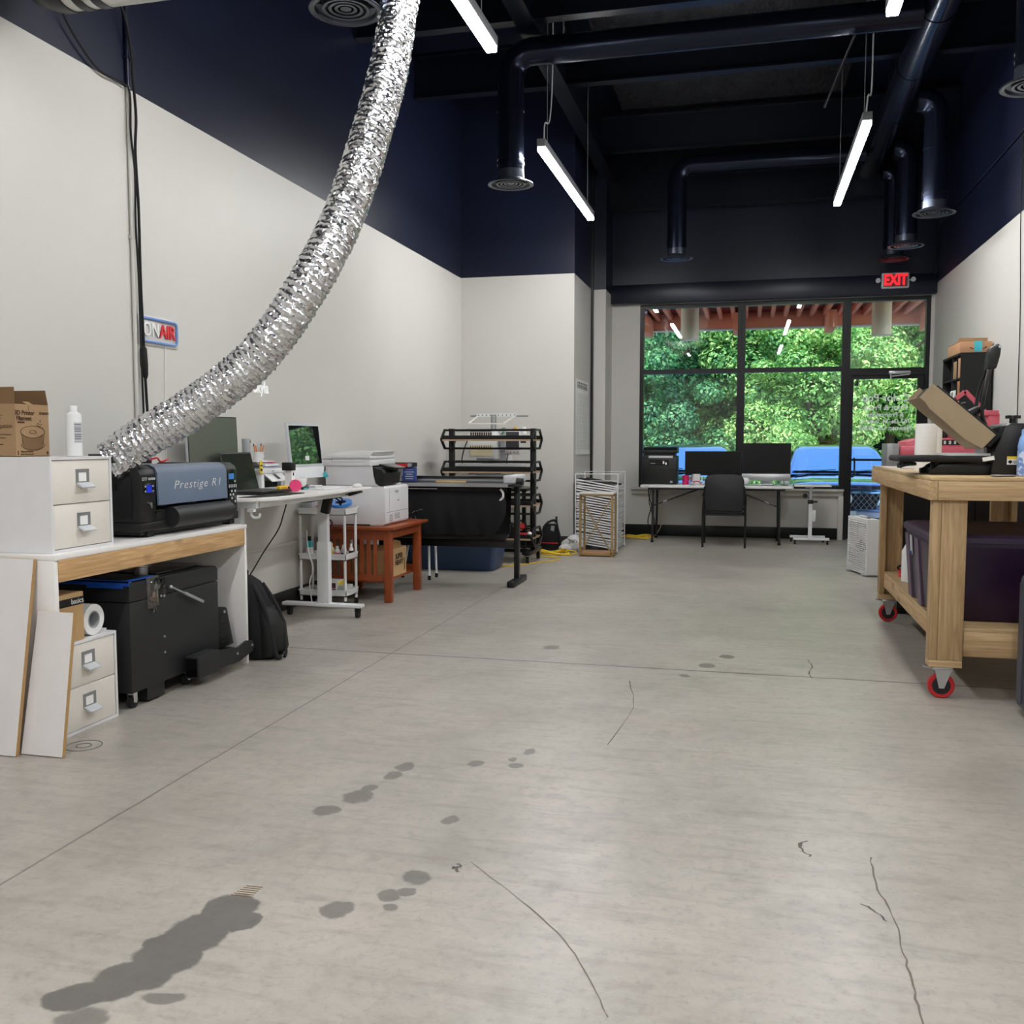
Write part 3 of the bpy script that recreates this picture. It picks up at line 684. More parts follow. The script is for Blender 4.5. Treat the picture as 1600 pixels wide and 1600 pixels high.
bx, by, bz = -2.905, 3.62, 1.2145
t = thing('plastic_bottle', 'white plastic bottle with a printed grey label on the white cabinet', 'bottle', (bx, by, bz))
P(t, 'bottle_body', MB().lathe([(.03, 0), (.0335, .003), (.0335, .175), (.031, .188), (.017, .196), (.015, .2)], (bx, by, bz)), 'white_plastic')
P(t, 'cap', MB().lathe([(.0155, .199), (.0165, .2), (.0165, .222), (.0155, .224)], (bx, by, bz)), 'white_plastic')
mat('label_grey', (196, 198, 203), .6); mat('ink_grey', (120, 122, 128), .7)
b = MB()
for a in range(-20, 71, 10):
    a0, a1 = R(a - 30), R(a - 20); r = .0338
    b.quad((bx + r * math.cos(a0), by + r * math.sin(a0), bz + .06), (bx + r * math.cos(a1), by + r * math.sin(a1), bz + .06), (bx + r * math.cos(a1), by + r * math.sin(a1), bz + .15), (bx + r * math.cos(a0), by + r * math.sin(a0), bz + .15))
lb = P(t, 'bottle_label', b, 'label_grey')
b = MB()
for z_, h in ((.138, .006), (.128, .003), (.118, .006), (.108, .006), (.094, .006), (.085, .006), (.075, .006), (.066, .002)):
    for a in range(-15, 40, 11):
        a0, a1 = R(a - 30), R(a - 20.5); r = .0341
        b.quad(*[(bx + r * math.cos(q), by + r * math.sin(q), bz + zz) for q, zz in ((a0, z_), (a1, z_), (a1, z_ + h), (a0, z_ + h))])
P(lb, 'label_print', b, 'ink_grey')

# ------------------------------------------------------------------ film printer
px0, px1, py0, py1, pz = -3.30, -2.86, 4.02, 4.915, .809
t = thing('film_printer', 'wide black film printer with a blue-grey lid on the wood-railed bench', 'printer', (-3.08, 4.46, pz))
P(t, 'base', MB().box(px0, px1 + .005, py0 - .004, py1 + .004, pz + .03, pz + .075, .008).box(px0 + .02, px1 - .02, py0 + .02, py1 - .02, pz + .012, pz + .03), 'black_plastic')
for y in (py0 + .06, py1 - .07):
    P(t, 'foot', MB().box(px1 - .06, px1 - .01, y, y + .05, pz, pz + .03), 'black_rubber')
endp = [(px0, pz + .075), (px1, pz + .075), (px1, pz + .31), (px1 - .012, pz + .335), (px1 - .04, pz + .352), (px0, pz + .352)]
P(t, 'left_housing', MB().prism(endp, 'y', py0, py0 + .125, .006), 'black_plastic')
P(t, 'right_housing', MB().prism(endp, 'y', py1 - .12, py1, .006), 'black_plastic')
P(t, 'rear_housing', MB().box(px0, px1 - .14, py0 + .126, py1 - .121, pz + .075, pz + .345, .004), 'black_plastic')
P(t, 'lid', MB().prism([(px1 - .30, pz + .348), (px1 - .04, pz + .356), (px1 - .008, pz + .342), (px1 + .006, pz + .315), (px1 + .012, pz + .155), (px1 + .002, pz + .152), (px1 - .004, pz + .31), (px1 - .016, pz + .33), (px1 - .044, pz + .343), (px1 - .3, pz + .338)], 'y', py0 + .128, py1 - .124), 'slate_blue', 'blue-grey lid')
P(t, 'print_bed', MB().box(px1 - .14, px1 - .01, py0 + .126, py1 - .121, pz + .075, pz + .13), 'black_matte')
P(t, 'rail', MB().box(px1 - .13, px1 - .11, py0 + .126, py1 - .121, pz + .15, pz + .2), 'black_metal')
b = MB()
for y in (4.20, 4.31, 4.33, 4.55, 4.6): b.box(px1 - .105, px1 - .09, y, y + .035, pz + .135, pz + .15)
P(t, 'pinch_roller', b, 'grey_plastic')
g = [(px1 - .06, pz + .135), (px1 + .0, pz + .14)] + [(px1 + .01 + .055 * math.cos(R(a)), pz + .088 + .055 * math.sin(R(a))) for a in range(80, -81, -20)] + [(px1 - .0, pz + .04), (px1 - .06, pz + .04)]
P(t, 'output_guide', MB().prism(g, 'y', py0 + .22, py1 - .135), 'charcoal')
sc = P(t, 'control_box', MB().box(px1, px1 + .004, py0 + .02, py0 + .105, pz + .215, pz + .265, .002), 'black_gloss')
P(sc, 'screen', MB().box(px1 + .004, px1 + .005, py0 + .042, py0 + .083, pz + .222, pz + .258), 'deep_blue', 'small blue screen')
P(sc, 'buttons', MB().box(px1 + .004, px1 + .006, py0 + .028, py0 + .036, pz + .224, pz + .232).box(px1 + .004, px1 + .006, py0 + .028, py0 + .036, pz + .248, pz + .256).box(px1 + .004, px1 + .006, py0 + .089, py0 + .097, pz + .224, pz + .232).box(px1 + .004, px1 + .006, py0 + .089, py0 + .097, pz + .248, pz + .256), 'light_grey')
text(t, 'DTF', .022, (px1 + .001, py0 + .032, pz + .287), '+x', 'light_grey', off=.0004)
text(t, 'STATION', .016, (px1 + .001, py0 + .09, pz + .287), '+x', 'white_plastic', off=.0004, wx=.8)
P(t, 'key_lock', MB().cyl((px1, py0 + .065, pz + .165), (px1 + .012, py0 + .065, pz + .165), .009).box(px1 + .01, px1 + .014, py0 + .06, py0 + .072, pz + .145, pz + .165), 'chrome')
P(t, 'drawer_slot', MB().box(px1, px1 + .008, py0 + .11, py0 + .15, pz + .118, pz + .124), 'black_gloss')
lc = P(t, 'lcd_panel', MB().box(px1, px1 + .003, py1 - .105, py1 - .012, pz + .09, pz + .315, .001), 'black_gloss')
P(lc, 'screen', MB().box(px1 + .003, px1 + .0045, py1 - .095, py1 - .04, pz + .258, pz + .29), 'lcd_blue', 'pale blue screen')
b = MB()
for k in range(5): b.box(px1 + .003, px1 + .0045, py1 - .095 + k * .018, py1 - .087 + k * .018, pz + .21, pz + .228)
for y_, z_ in ((-.065, .19), (-.08, .17), (-.05, .17), (-.065, .15), (-.09, .13), (-.03, .13), (-.03, .19), (-.03, .245)): b.cyl((px1 + .003, py1 + y_, pz + z_), (px1 + .005, py1 + y_, pz + z_), .007, seg=10)
P(lc, 'buttons', b, 'light_grey')
text(t, 'Prestige R1', .062, (px1 + .0105, 4.50, pz + .248), (PI / 2 - R(2), 0, PI / 2), 'white_plastic', ext=.0008, shear=.3, sp=1.15, off=-.0008, wx=1.35)
P(t, 'side_panel', MB().box(px0 + .03, px1 - .05, py0 - .004, py0 - .001, pz + .09, pz + .3, .002), 'black_matte')
P(t, 'side_socket', MB().box(-3.02, -2.99, py0 - .008, py0 - .003, pz + .235, pz + .265), 'black_gloss')
zt = pz + .353
t = thing('cable_tray', 'black slotted metal bracket with a red wire standing on the printer behind the hose', 'bracket', (-3.2, 4.3, zt))
P(t, 'tray', MB().box(-3.26, -3.13, 4.16, 4.27, zt, zt + .055, .003).box(-3.16, -3.14, 4.27, 4.52, zt + .004, zt + .058, .002).box(-3.22, -3.14, 4.27, 4.52, zt, zt + .004), 'charcoal')
P(t, 'rivets', MB().cyl((-3.14, 4.31, zt + .035), (-3.136, 4.31, zt + .035), .006, seg=10).cyl((-3.14, 4.36, zt + .035), (-3.136, 4.36, zt + .035), .006, seg=10).cyl((-3.14, 4.41, zt + .035), (-3.136, 4.41, zt + .035), .006, seg=10).cyl((-3.14, 4.46, zt + .035), (-3.136, 4.46, zt + .035), .006, seg=10), 'black_gloss')
P(t, 'red_wire', MB().tube(smoothpts([(-3.13, 4.48, zt + .02), (-3.11, 4.52, zt + .03), (-3.12, 4.56, zt + .012), (-3.09, 4.53, zt + .008), (-3.08, 4.58, zt + .022)], 5), .005, 6), 'red')

# ------------------------------------------------------------------ powder shaker under the bench
sx0, sx1, sy0, sy1 = -3.30, -2.83, 3.87, 4.64
t = thing('powder_shaker', 'black boxy powder shaker machine with blue tape under the bench', 'machine', (-3.07, 4.25, 0))
P(t, 'cabinet', MB().box(sx0, sx1, sy0, sy1, .078, .515, .006), 'charcoal')
P(t, 'lid', MB().prism([(sy0, .518), (sy1, .518), (sy1, .585), (sy1 - .02, .6), (sy0, .612)], 'x', sx0, sx1, .004), 'charcoal')
P(t, 'lid_recess', MB().box(sx0 + .03, sx1 - .06, sy0 + .3, sy1 - .06, .607, .618, .003), 'black_gloss')
P(t, 'lid_panel', MB().box(sx0 + .02, sx1 - .015, sy0 + .01, sy0 + .235, .613, .619, .002), 'charcoal')
P(t, 'masking_tape', MB().box(sx0 + .02, sx1 + .002, sy0 - .006, sy0 + .012, .6125, .6215).box(sx1 - .03, sx1 + .002, sy0, sy0 + .20, .619, .6215).box(-3.29, sx1 + .003, sy0 - .006, sy0 - .003, .597, .62).box(-3.06, -2.86, sy0 - .007, sy0 - .004, .585, .60), 'tape_blue', 'torn blue masking tape')
P(t, 'hinge_bracket', MB().box(sx1, sx1 + .008, 4.09, 4.145, .50, .60, .002), 'black_gloss')
P(t, 'bolts', MB().cyl((sx1 + .007, 4.105, .515), (sx1 + .011, 4.105, .515), .006, seg=10).cyl((sx1 + .007, 4.13, .512), (sx1 + .011, 4.13, .512), .006, seg=10).cyl((sx1, 4.135, .305), (sx1 + .004, 4.135, .305), .006, seg=10).cyl((sx1, 4.135, .225), (sx1 + .004, 4.135, .225), .006, seg=10), 'silver')
P(t, 'gas_strut', MB().cyl((sx1 + .022, 4.18, .548), (sx1 + .022, 4.30, .495), .005).cyl((sx1 + .022, 4.29, .50), (sx1 + .022, 4.45, .43), .0095).ell((sx1 + .018, 4.175, .55), (.012, .01, .01), 2), 'silver', 'silver gas strut')
P(t, 'plastic_wrap', MB().obox((sx1 + .006, 4.045, .545), (.006, .07, .15), (0, 0, 0)).obox((sx1 + .005, 4.055, .47), (.004, .022, .06), (0, 0, 0)).ell((sx1 + .006, 4.06, .58), (.012, .045, .035), 2).jitter(.008, 4), 'film', 'crumpled clear plastic wrap', smooth=0)
P(t, 'metal_cup', MB().lathe([(.03, .612), (.033, .614), (.033, .652), (.036, .655), (.036, .662), (.02, .664), (.018, .684)], (-2.95, 4.13, 0)), 'steel')
P(t, 'skirt', MB().box(sx1 - .12, sx1 - .01, 4.0, 4.14, .012, .078), 'charcoal')
def small_caster(par, x, y, r=.028, m='black_rubber'):
    c = P(par, 'caster', MB().cyl((x - .011, y, r), (x + .011, y, r), r, seg=20), m)
    P(c, 'fork', MB().box(x - .018, x - .013, y - .014, y + .014, r, r * 2.3).box(x + .013, x + .018, y - .014, y + .014, r, r * 2.3).box(x - .018, x + .018, y - .016, y + .016, r * 2.3, r * 2.5).cyl((x - .02, y, r), (x + .02, y, r), .005, seg=10), 'chrome')
small_caster(t, sx1 - .03, 3.91, .03); small_caster(t, sx1 - .03, 4.36, .03); small_caster(t, sx0 + .04, 3.91, .03); small_caster(t, sx0 + .04, 4.58, .03)
P(t, 'belt_arm', MB().box(sx1 + .002, sx1 + .085, 4.30, 4.50, .05, .165, .004).prism([(4.50, .06), (4.72, .05), (4.86, .08), (4.88, .11), (4.86, .14), (4.80, .15), (4.70, .13), (4.5, .16)], 'x', sx1 + .065, sx1 + .08).box(sx1 - .1, sx1 + .06, 4.65, 4.75, .06, .12), 'charcoal')
P(t, 'arm_end', MB().box(sx1 + .012, sx1 + .075, 4.296, 4.299, .06, .155), 'black_gloss')
P(t, 'bolts', MB().cyl((sx1 + .08, 4.69, .10), (sx1 + .085, 4.69, .10), .007, seg=10).cyl((sx1 + .08, 4.85, .115), (sx1 + .085, 4.85, .115), .007, seg=10), 'silver')
P(t, 'finned_housing', MB().prism([(4.645, .13), (4.80, .13), (4.735, .345), (4.72, .355), (4.645, .355)], 'x', sx1 - .16, sx1 - .005, .004), 'black_plastic')
b = MB()
for k in range(6): b.box(sx1 - .005, sx1 - .001, 4.66, 4.765 - k * .009, .16 + k * .028, .166 + k * .028)
P(t, 'fins', b, 'charcoal')
P(t, 'bolts', MB().cyl((sx1 - .006, 4.705, .33), (sx1 - .0, 4.705, .33), .009, seg=10), 'silver')

# things under / beside the bench
t = thing('vinyl_roll', 'white roll of vinyl lying on the low white cabinet', 'roll', (-2.95, 3.66, .4055))
cx, cy, cz, r = -2.865, 3.66, .406 + .0705, .07
P(t, 'wound_film', MB().lathe([(.04, -3.07), (.07, -3.07), (.07, cx), (.04, cx), (.04, -3.07)], (0, cy, cz), 'x', 36), 'white_plastic')
P(t, 'core', MB().lathe([(.0395, -3.072), (.0395, cx + .001), (.034, cx + .001), (.034, -3.072), (.0395, -3.072)], (0, cy, cz), 'x', 36), 'grey_plastic')
P(t, 'loose_end', MB().prism([(cy, cz - .0702), (cy + .07, cz - .0700), (cy + .085, cz - .055), (cy + .086, cz - .0555), (cy + .071, cz - .0706), (cy, cz - .0706)], 'x', -3.05, cx), 'white_plastic')
t = thing('supply_carton', 'tan carton with a black stripe standing on the low cabinet behind the vinyl roll', 'box', (-2.98, 3.49, .4055))
P(t, 'carton_body', MB().box(-3.12, -2.85, 3.405, 3.575, .4058, .62, .001), 'light_carton')
P(t, 'black_stripe', MB().box(-3.121, -2.849, 3.404, 3.576, .565, .60, .001), 'ink_black', 'black printed stripe')
text(t, 'basics', .034, (-2.848, 3.535, .583), '+x', 'white_paper')
def board(label, xa, xb, xta, xtb, zt, yb, yt):
    # leaning sheet, face toward the camera
    t = thing('leaning_board', label, 'board', ((xa + xb) / 2, yb, 0), 0, 'white boards leaning on the bench')
    th = .019; b = MB()
    f = [V((xa, yb, 0)), V((xb, yb, 0)), V((xtb, yt, zt)), V((xta, yt, zt))]
    n_ = (f[1] - f[0]).cross(f[3] - f[0]).normalized(); k = -n_ * th if n_.y < 0 else n_ * th
    g_ = [p + k for p in f]
    lo = min(p.z for p in g_ + f)
    f = [p - V((0, 0, lo)) for p in f]; g_ = [p - V((0, 0, lo)) for p in g_]
    b.quad(*f); P(t, 'laminate_face', b, 'board_white', smooth=0)
    b = MB(); b.quad(*g_[::-1])
    for i in range(4): b.quad(f[i], g_[i], g_[(i + 1) % 4], f[(i + 1) % 4])
    P(t, 'chipboard_core', b, 'particle', 'bare chipboard edge', smooth=0)
board('taller white board leaning on the end of the bench, left of the shorter one', -3.3, -2.868, -3.3, -2.868, .79, 3.165, 3.305)
board('shorter white board with bare chipboard edge, leaning in front of the taller one', -2.872, -2.676, -2.862, -2.69, .572, 3.20, 3.312)

# backpack
t = thing('backpack', 'black backpack slumped on the floor against the end of the bench', 'backpack', (-2.86, 5.06, 0))
def blob(prof, ax, seg=20, sq=.75):
    """stacked superellipse sections: (z, cx, cy, rx, ry)"""
    b = MB(); rings = []
    for z, cx, cy, rx, ry in prof:
        row = []
        for k in range(seg):
            a = 2 * PI * k / seg; c_, s_ = math.cos(a), math.sin(a)
            row.append(b.bm.verts.new((cx + rx * math.copysign(abs(c_) ** sq, c_), cy + ry * math.copysign(abs(s_) ** sq, s_), z)))
        rings.append(row)
    for A, B_ in zip(rings, rings[1:]):
        for k in range(seg): b.bm.faces.new((A[k], A[(k + 1) % seg], B_[(k + 1) % seg], B_[k]))
    b.bm.faces.new(rings[0][::-1]); b.bm.faces.new(rings[-1]); return b
P(t, 'pack_body', blob([(.0, -2.84, 5.06, .13, .11), (.03, -2.835, 5.06, .15, .125), (.15, -2.845, 5.06, .15, .13), (.28, -2.865, 5.05, .135, .12), (.38, -2.88, 5.04, .115, .11), (.45, -2.895, 5.03, .09, .09), (.485, -2.905, 5.03, .05, .06), (.49, -2.91, 5.03, .02, .03)], 0), 'fabric_black', smooth=60)
P(t, 'front_pocket', blob([(.02, -2.72, 5.05, .05, .1), (.06, -2.71, 5.05, .06, .11), (.2, -2.72, 5.05, .055, .105), (.28, -2.745, 5.05, .04, .09), (.31, -2.76, 5.05, .015, .05)], 0), 'black_matte', smooth=60)
P(t, 'shoulder_strap', MB().tube(smoothpts([(-2.81, 4.985, .44), (-2.755, 4.97, .36), (-2.71, 4.965, .25), (-2.68, 4.965, .12), (-2.66, 4.97, .03), (-2.65, 5.0, .014)], 5), .013, 8), 'strap_black')
P(t, 'shoulder_strap', MB().tube(smoothpts([(-2.80, 5.08, .44), (-2.735, 5.09, .34), (-2.69, 5.09, .25), (-2.665, 5.08, .14), (-2.645, 5.06, .04), (-2.64, 5.03, .014)], 5), .010, 8), 'strap_black')
P(t, 'grab_handle', MB().tube(smoothpts([(-2.90, 4.99, .478), (-2.89, 5.0, .51), (-2.89, 5.06, .51), (-2.90, 5.07, .478)], 5), .008, 8), 'strap_black')
P(t, 'buckle', MB().box(-2.662, -2.635, 5.0, 5.03, .03, .05, .004), 'black_gloss')
# ------------------------------------------------------------------ white standing desk and what lies on it
t = thing('standing_desk', 'white standing desk with a rounded top along the left wall', 'desk', (-3.05, 5.75, 0))
top = [(-3.385, 4.93), (-2.98, 4.93)] + arc(-2.98, 5.2, .27, -90, -12, 6)[1:] + [(-2.702, 5.5)] + arc(-2.74, 6.53, .04, 0, 90, 4) + [(-3.385, 6.57)]
P(t, 'desktop', MB().prism(top, 'z', .928, .949, .004, 1), 'white_lam')
P(t, 'frame_rail', MB().box(-2.86, -2.80, 5.05, 6.3, .888, .927, .003).box(-3.25, -3.19, 5.05, 6.3, .888, .927, .003).box(-3.25, -2.80, 5.02, 5.06, .888, .927).box(-3.25, -2.80, 6.33, 6.37, .888, .927), 'white_metal')
for y in (5.15, 6.35):
    lg = P(t, 'leg', MB().box(-3.045, -2.955, y - .03, y + .03, .10, .55, .003).box(-3.037, -2.963, y - .023, y + .023, .55, .888, .002), 'white_metal')
    P(lg, 'foot', MB().box(-3.33, -2.70, y - .035, y + .035, .075, .10, .006), 'white_metal')
    for x in (-3.28, -2.74):
        P(lg, 'caster', MB().cyl((x - .012, y, .026), (x + .012, y, .026), .026, seg=18).box(x - .018, x + .018, y - .02, y + .02, .04, .074, .004), 'black_rubber')
P(t, 'hook', MB().tube(smoothpts([(-2.82, 5.0, .886), (-2.82, 5.0, .85), (-2.80, 5.0, .835), (-2.77, 5.0, .84), (-2.765, 5.0, .86)], 4), .008, 8).box(-2.84, -2.8, 4.985, 5.02, .87, .887), 'white_plastic')
P(t, 'height_control', MB().obox((-2.74, 6.33, .912), (.075, .10, .024), (0, R(-18), 0), .003), 'black_gloss', 'black height control under the front edge')
P(t, 'power_brick', MB().obox((-2.93, 6.26, .83), (.06, .05, .13), (0, R(14), 0), .006), 'black_plastic')
P(t, 'loose_wires', MB().tube(smoothpts([(-2.92, 6.24, .885), (-2.98, 6.1, .86), (-3.0, 5.9, .87), (-3.02, 5.8, .89)], 5), .005, 6).tube(smoothpts([(-2.92, 6.3, .885), (-2.86, 6.36, .87), (-2.88, 6.38, .82), (-2.90, 6.38, .86), (-2.93, 6.3, .89)], 5), .006, 6).tube(smoothpts([(-2.9, 6.28, .89), (-2.8, 6.3, .90), (-2.76, 6.32, .905)], 5), .004, 6), 'black_rubber')
solo('desk_cable', MB().tube(smoothpts([(-2.95, 5.72, .925), (-2.98, 5.70, .8), (-3.0, 5.66, .7), (-3.08, 5.6, .55), (-3.12, 5.5, .42), (-3.2, 5.45, .3), (-3.3, 5.44, .16), (-3.36, 5.42, .152)], 6), .0045, 6), 'black_rubber', 'thin black cable dangling below the white standing desk', 'cable', (-3.0, 5.66, .152))
solo('wall_raceway', MB().box(-3.409, -3.398, 4.95, 11.0, .49, .515, .002).box(-3.409, -3.398, 5.85, 5.87, .515, .9, .002), 'trim_white', 'cream cable raceway running low along the left wall under the desk', 'raceway', (-3.4, 6, .49))

Z = .95
def monitor(name, label, loc, w, h, zb, face, tilt, m, bez, bezm='black_plastic', chin=0, chinm='white_metal', th=.018, group=None, edge=None):
    """flat display; local: screen faces +y' = local -y, z up"""
    t = thing(name, label, 'monitor', loc, face, group)
    M = Matrix.Translation((0, 0, zb)) @ Matrix.Rotation(tilt, 4, 'X')
    P(t, 'case', MB().box(-w / 2, w / 2, 0, th, 0, h, .004).xf(M), edge or bezm, local=True)
    P(t, 'bezel', MB().box(-w / 2 + .002, w / 2 - .002, -.002, 0, chin, h - .002).xf(M), bezm, local=True)
    P(t, 'screen', MB().box(-w / 2 + bez, w / 2 - bez, -.0035, -.002, chin + bez, h - bez).xf(M), m, local=True)
    if chin: P(t, 'chin', MB().box(-w / 2, w / 2, -.003, -.0005, 0, chin - .001, .001).xf(M), chinm, local=True)
    P(t, 'stand_neck', MB().prism([(th + .002, zb + h * .25), (th + .05, zb + h * .25 + .01), (th + .05, .012), (th + .04, .012)], 'x', -.07, .07).box(-.03, .03, th * .5, th + .06, zb + h * .25, zb + h * .4), chinm if chin else bezm, local=True)
    P(t, 'stand_foot', MB().box(-.1, .1, -.06, .12, 0, .01, .004), chinm if chin else bezm, local=True)
    return t, M
# big flat display, green with the reflection of the trees
monitor('computer_monitor', 'large monitor with a green reflecting screen behind the silver hose', (-3.255, 5.335, Z), .57, .365, .125, PI / 2, R(-2), 'screen_matte', .008, 'black_plastic', edge='light_grey')
t, M = monitor('all_in_one_computer', 'silver all-in-one computer with a tree reflection on the white desk', (-3.105, 6.34, Z), .515, .40, .066, PI / 2, R(-6), 'screen_gloss', .02, 'light_grey', .082, 'white_metal', .02)
P(t, 'sticky_note', MB().obox((.235, -.015, .09), (.035, .002, .03), (R(30), R(25), 0)).obox((.25, -.02, .07), (.03, .002, .03), (R(50), R(35), 0)), 'teal', 'teal sticky notes stuck to the corner', local=True)
# laptop
t = thing('laptop', 'open black laptop beside the printer on the white desk', 'laptop', (-3.06, 5.49, Z))
P(t, 'keyboard_base', MB().box(-3.14, -2.91, 5.30, 5.68, Z + .004, Z + .022, .004), 'black_plastic')
P(t, 'screen_lid', MB().box(-.004, .004, -.19, .19, 0, .25, .003).xf(Matrix.Translation((-3.145, 5.49, Z + .018)) @ Matrix.Rotation(R(-14), 4, 'Y')), 'black_plastic')
P(t, 'screen', MB().box(.0042, .0052, -.182, .182, .012, .24).xf(Matrix.Translation((-3.145, 5.49, Z + .018)) @ Matrix.Rotation(R(-14), 4, 'Y')), 'screen_dim')
solo('desk_mat', MB().prism([(-2.905, 5.0), (-2.83, 5.06), (-2.77, 5.2), (-2.755, 5.5)] + arc(-2.79, 5.56, .03, 0, 90, 3) + [(-2.905, 5.6)], 'z', Z, Z + .003), 'black_rubber', 'flat black desk mat at the rounded corner of the white desk', 'mat', (-2.83, 5.3, Z))
# small white printer with paper stack
y0, y1, x0, x1 = 5.73, 6.03, -3.385, -3.15
t = thing('inkjet_printer', 'small white inkjet printer between laptop and all-in-one computer', 'printer', (-3.27, 5.88, Z))
P(t, 'printer_body', MB().box(x0, x1, y0, y0 + .04, Z + .005, Z + .115, .006).box(x0, x1, y1 - .03, y1, Z + .005, Z + .115, .006).box(x0, x1 - .09, y0 + .04, y1 - .03, Z + .005, Z + .115).box(x0, x1, y0, y1, Z, Z + .018, .003).box(x0, x1 + .005, y0 - .002, y1 + .002, Z + .116, Z + .146, .005), 'white_plastic')
P(t, 'output_slot', MB().box(x1 - .089, x1 - .03, y0 + .041, y1 - .031, Z + .02, Z + .06), 'black_matte')
P(t, 'control_panel', MB().obox((x1 + .022, (y0 + y1) / 2 + .01, Z + .088), (.085, .235, .008), (0, R(38), 0), .003), 'white_plastic')
P(t, 'panel_display', MB().obox((x1 + .0255, (y0 + y1) / 2 + .01, Z + .0935), (.05, .035, .002), (0, R(38), 0)), 'black_gloss')
P(t, 'paper_tray', MB().obox((x1 + .02, (y0 + y1) / 2, Z + .016), (.09, .2, .008), (0, 0, 0)), 'white_plastic')
P(t, 'badge', MB().box(x1 + .005, x1 + .006, 5.865, 5.89, Z + .127, Z + .134), 'grey_plastic')
zp = Z + .1465
cols = ['white_paper', 'box_blue', 'white_paper', 'light_grey', 'magenta', 'white_paper']
names = ['paper stack', 'blue folder', 'thin paper stack', 'grey notebook', 'dark red leaflet', 'top sheet stack']
hs = [.012, .004, .014, .006, .005, .008]; zz = zp
for k, (c_, n_, h_) in enumerate(zip(cols, names, hs)):
    dx, dy = [(0, 0), (.01, -.01), (.005, .015), (-.01, -.02), (.0, .05), (-.015, -.03)][k]
    w_ = .1 if k != 4 else .06
    solo('paper_stack' if k in (0, 2, 5) else ('folder' if k == 1 else 'notebook'), MB().obox((-3.265 + dx, 5.87 + dy, zz + h_ / 2), (.2, w_ * 2.3, h_), (0, 0, R([2, -3, 5, -2, 18, 0][k]))), c_, ['bottom white paper stack on the small white printer', 'blue folder in the pile on the small white printer', 'thicker middle paper stack on the small white printer', 'grey notebook near the top of the pile on the small printer', 'dark red leaflet sticking out of the pile on the small printer', 'white sheets topmost in the pile under the pencil cup'][k], ['paper', 'folder', 'paper', 'notebook', 'leaflet', 'paper'][k], (-3.265 + dx, 5.87 + dy, zz)); zz += h_ + .0008
t = thing('pencil_cup', 'white mug holding pencils on the paper pile', 'cup', (-3.25, 5.875, zz))
P(t, 'cup_body', MB().lathe([(.034, 0), (.036, .003), (.037, .06), (.034, .06), (.033, .006), (.01, .005)], (-3.25, 5.875, zz)), 'white_plastic')
P(t, 'handle', MB().tube([(-3.215, 5.875, zz + .048), (-3.2, 5.875, zz + .045), (-3.196, 5.875, zz + .03), (-3.2, 5.875, zz + .016), (-3.215, 5.875, zz + .013)], .004, 6), 'light_grey')
for k, (dx, dy, ex_, ey) in enumerate([(-.01, -.012, -.02, -.05), (.0, -.015, .0, -.07), (.0, .012, .0, .06), (.01, .015, .02, .07)]):
    t = thing('pencil', ['orange pencil leaning far left in the white mug', 'orange pencil with white eraser leaning left in the white mug', 'orange pencil leaning right in the white mug', 'orange pencil with dark tip leaning far right in the white mug'][k], 'pencil', (-3.25 + dx, 5.875 + dy, zz + .006), 0, 'pencils in the white mug')
    a = V((-3.25 + dx, 5.875 + dy * .6, zz + .008)); b_ = V((-3.25 + ex_, 5.875 + ey * .62, zz + .115 + .008 * (k % 2)))
    P(t, 'shaft', MB().cyl(a, a.lerp(b_, .85), .0038, seg=6), 'orange'); P(t, 'tip', MB().cyl(a.lerp(b_, .851), b_, .0038, .001 if k % 2 else .0035, seg=6), 'white_plastic' if k % 2 == 1 else 'ink_brown')
t = thing('thermos', 'grey cylinder bottle on a white base beside the pencil mug', 'bottle', (-3.3, 5.80, zz))
P(t, 'body', MB().lathe([(.021, .04), (.026, .044), (.029, .145), (.027, .15)], (-3.3, 5.80, zz)), 'grey_plastic'); P(t, 'white_base', MB().lathe([(.031, 0), (.032, .003), (.03, .036), (.021, .041)], (-3.3, 5.80, zz)), 'white_plastic'); P(t, 'slot', MB().box(-3.273, -3.2715, 5.80, 5.81, zz + .12, zz + .14), 'ink_black')
t = thing('tape_measure', 'yellow striped tape dispenser standing on the desk before the small printer', 'tape', (-2.97, 5.63, Z))
P(t, 'case', MB().obox((-2.965, 5.66, Z + .02), (.03, .085, .04), (0, 0, R(-12)), .004), 'yellow'); P(t, 'print', MB().obox((-2.9495, 5.66, Z + .02), (.002, .05, .024), (0, 0, R(-12))), 'amber')
t = thing('sticky_tape', 'yellow tape strip with black marks stuck on the corner of the small printer', 'tape', (-3.146, 5.715, Z + .118))
P(t, 'strip', MB().box(-3.149, -3.144, 5.70, 5.735, Z + .118, Z + .2), 'yellow'); P(t, 'marks', MB().box(-3.1439, -3.143, 5.705, 5.73, Z + .135, Z + .15).box(-3.1439, -3.143, 5.705, 5.73, Z + .165, Z + .175), 'ink_black')
t = thing('computer_mouse', 'black computer mouse in front of the small white printer', 'mouse', (-2.965, 5.74, Z + .0))
P(t, 'mouse_body', MB().ell((-2.965, 5.755, Z + .012), (.03, .05, .022), 3).xf(Matrix.Identity(4)), 'black_plastic', smooth=80)
t = thing('ink_box', 'tall white carton with a black lid beside the all-in-one computer', 'box', (-3.0, 5.86, Z))
P(t, 'carton_body', MB().box(-3.035, -2.985, 5.835, 5.885, Z, Z + .135), 'white_paper'); P(t, 'black_lid', MB().box(-3.05, -2.98, 5.82, 5.888, Z + .136, Z + .19, .003), 'black_plastic')
P(t, 'label_print', MB().box(-2.985, -2.984, 5.852, 5.868, Z + .1, Z + .122), 'ink_black')
b = MB()
for k in range(6): b.box(-2.985, -2.984, 5.845 + k * .006, 5.848 + k * .006, Z + .012, Z + .055)
P(t, 'barcode', b, 'ink_black')
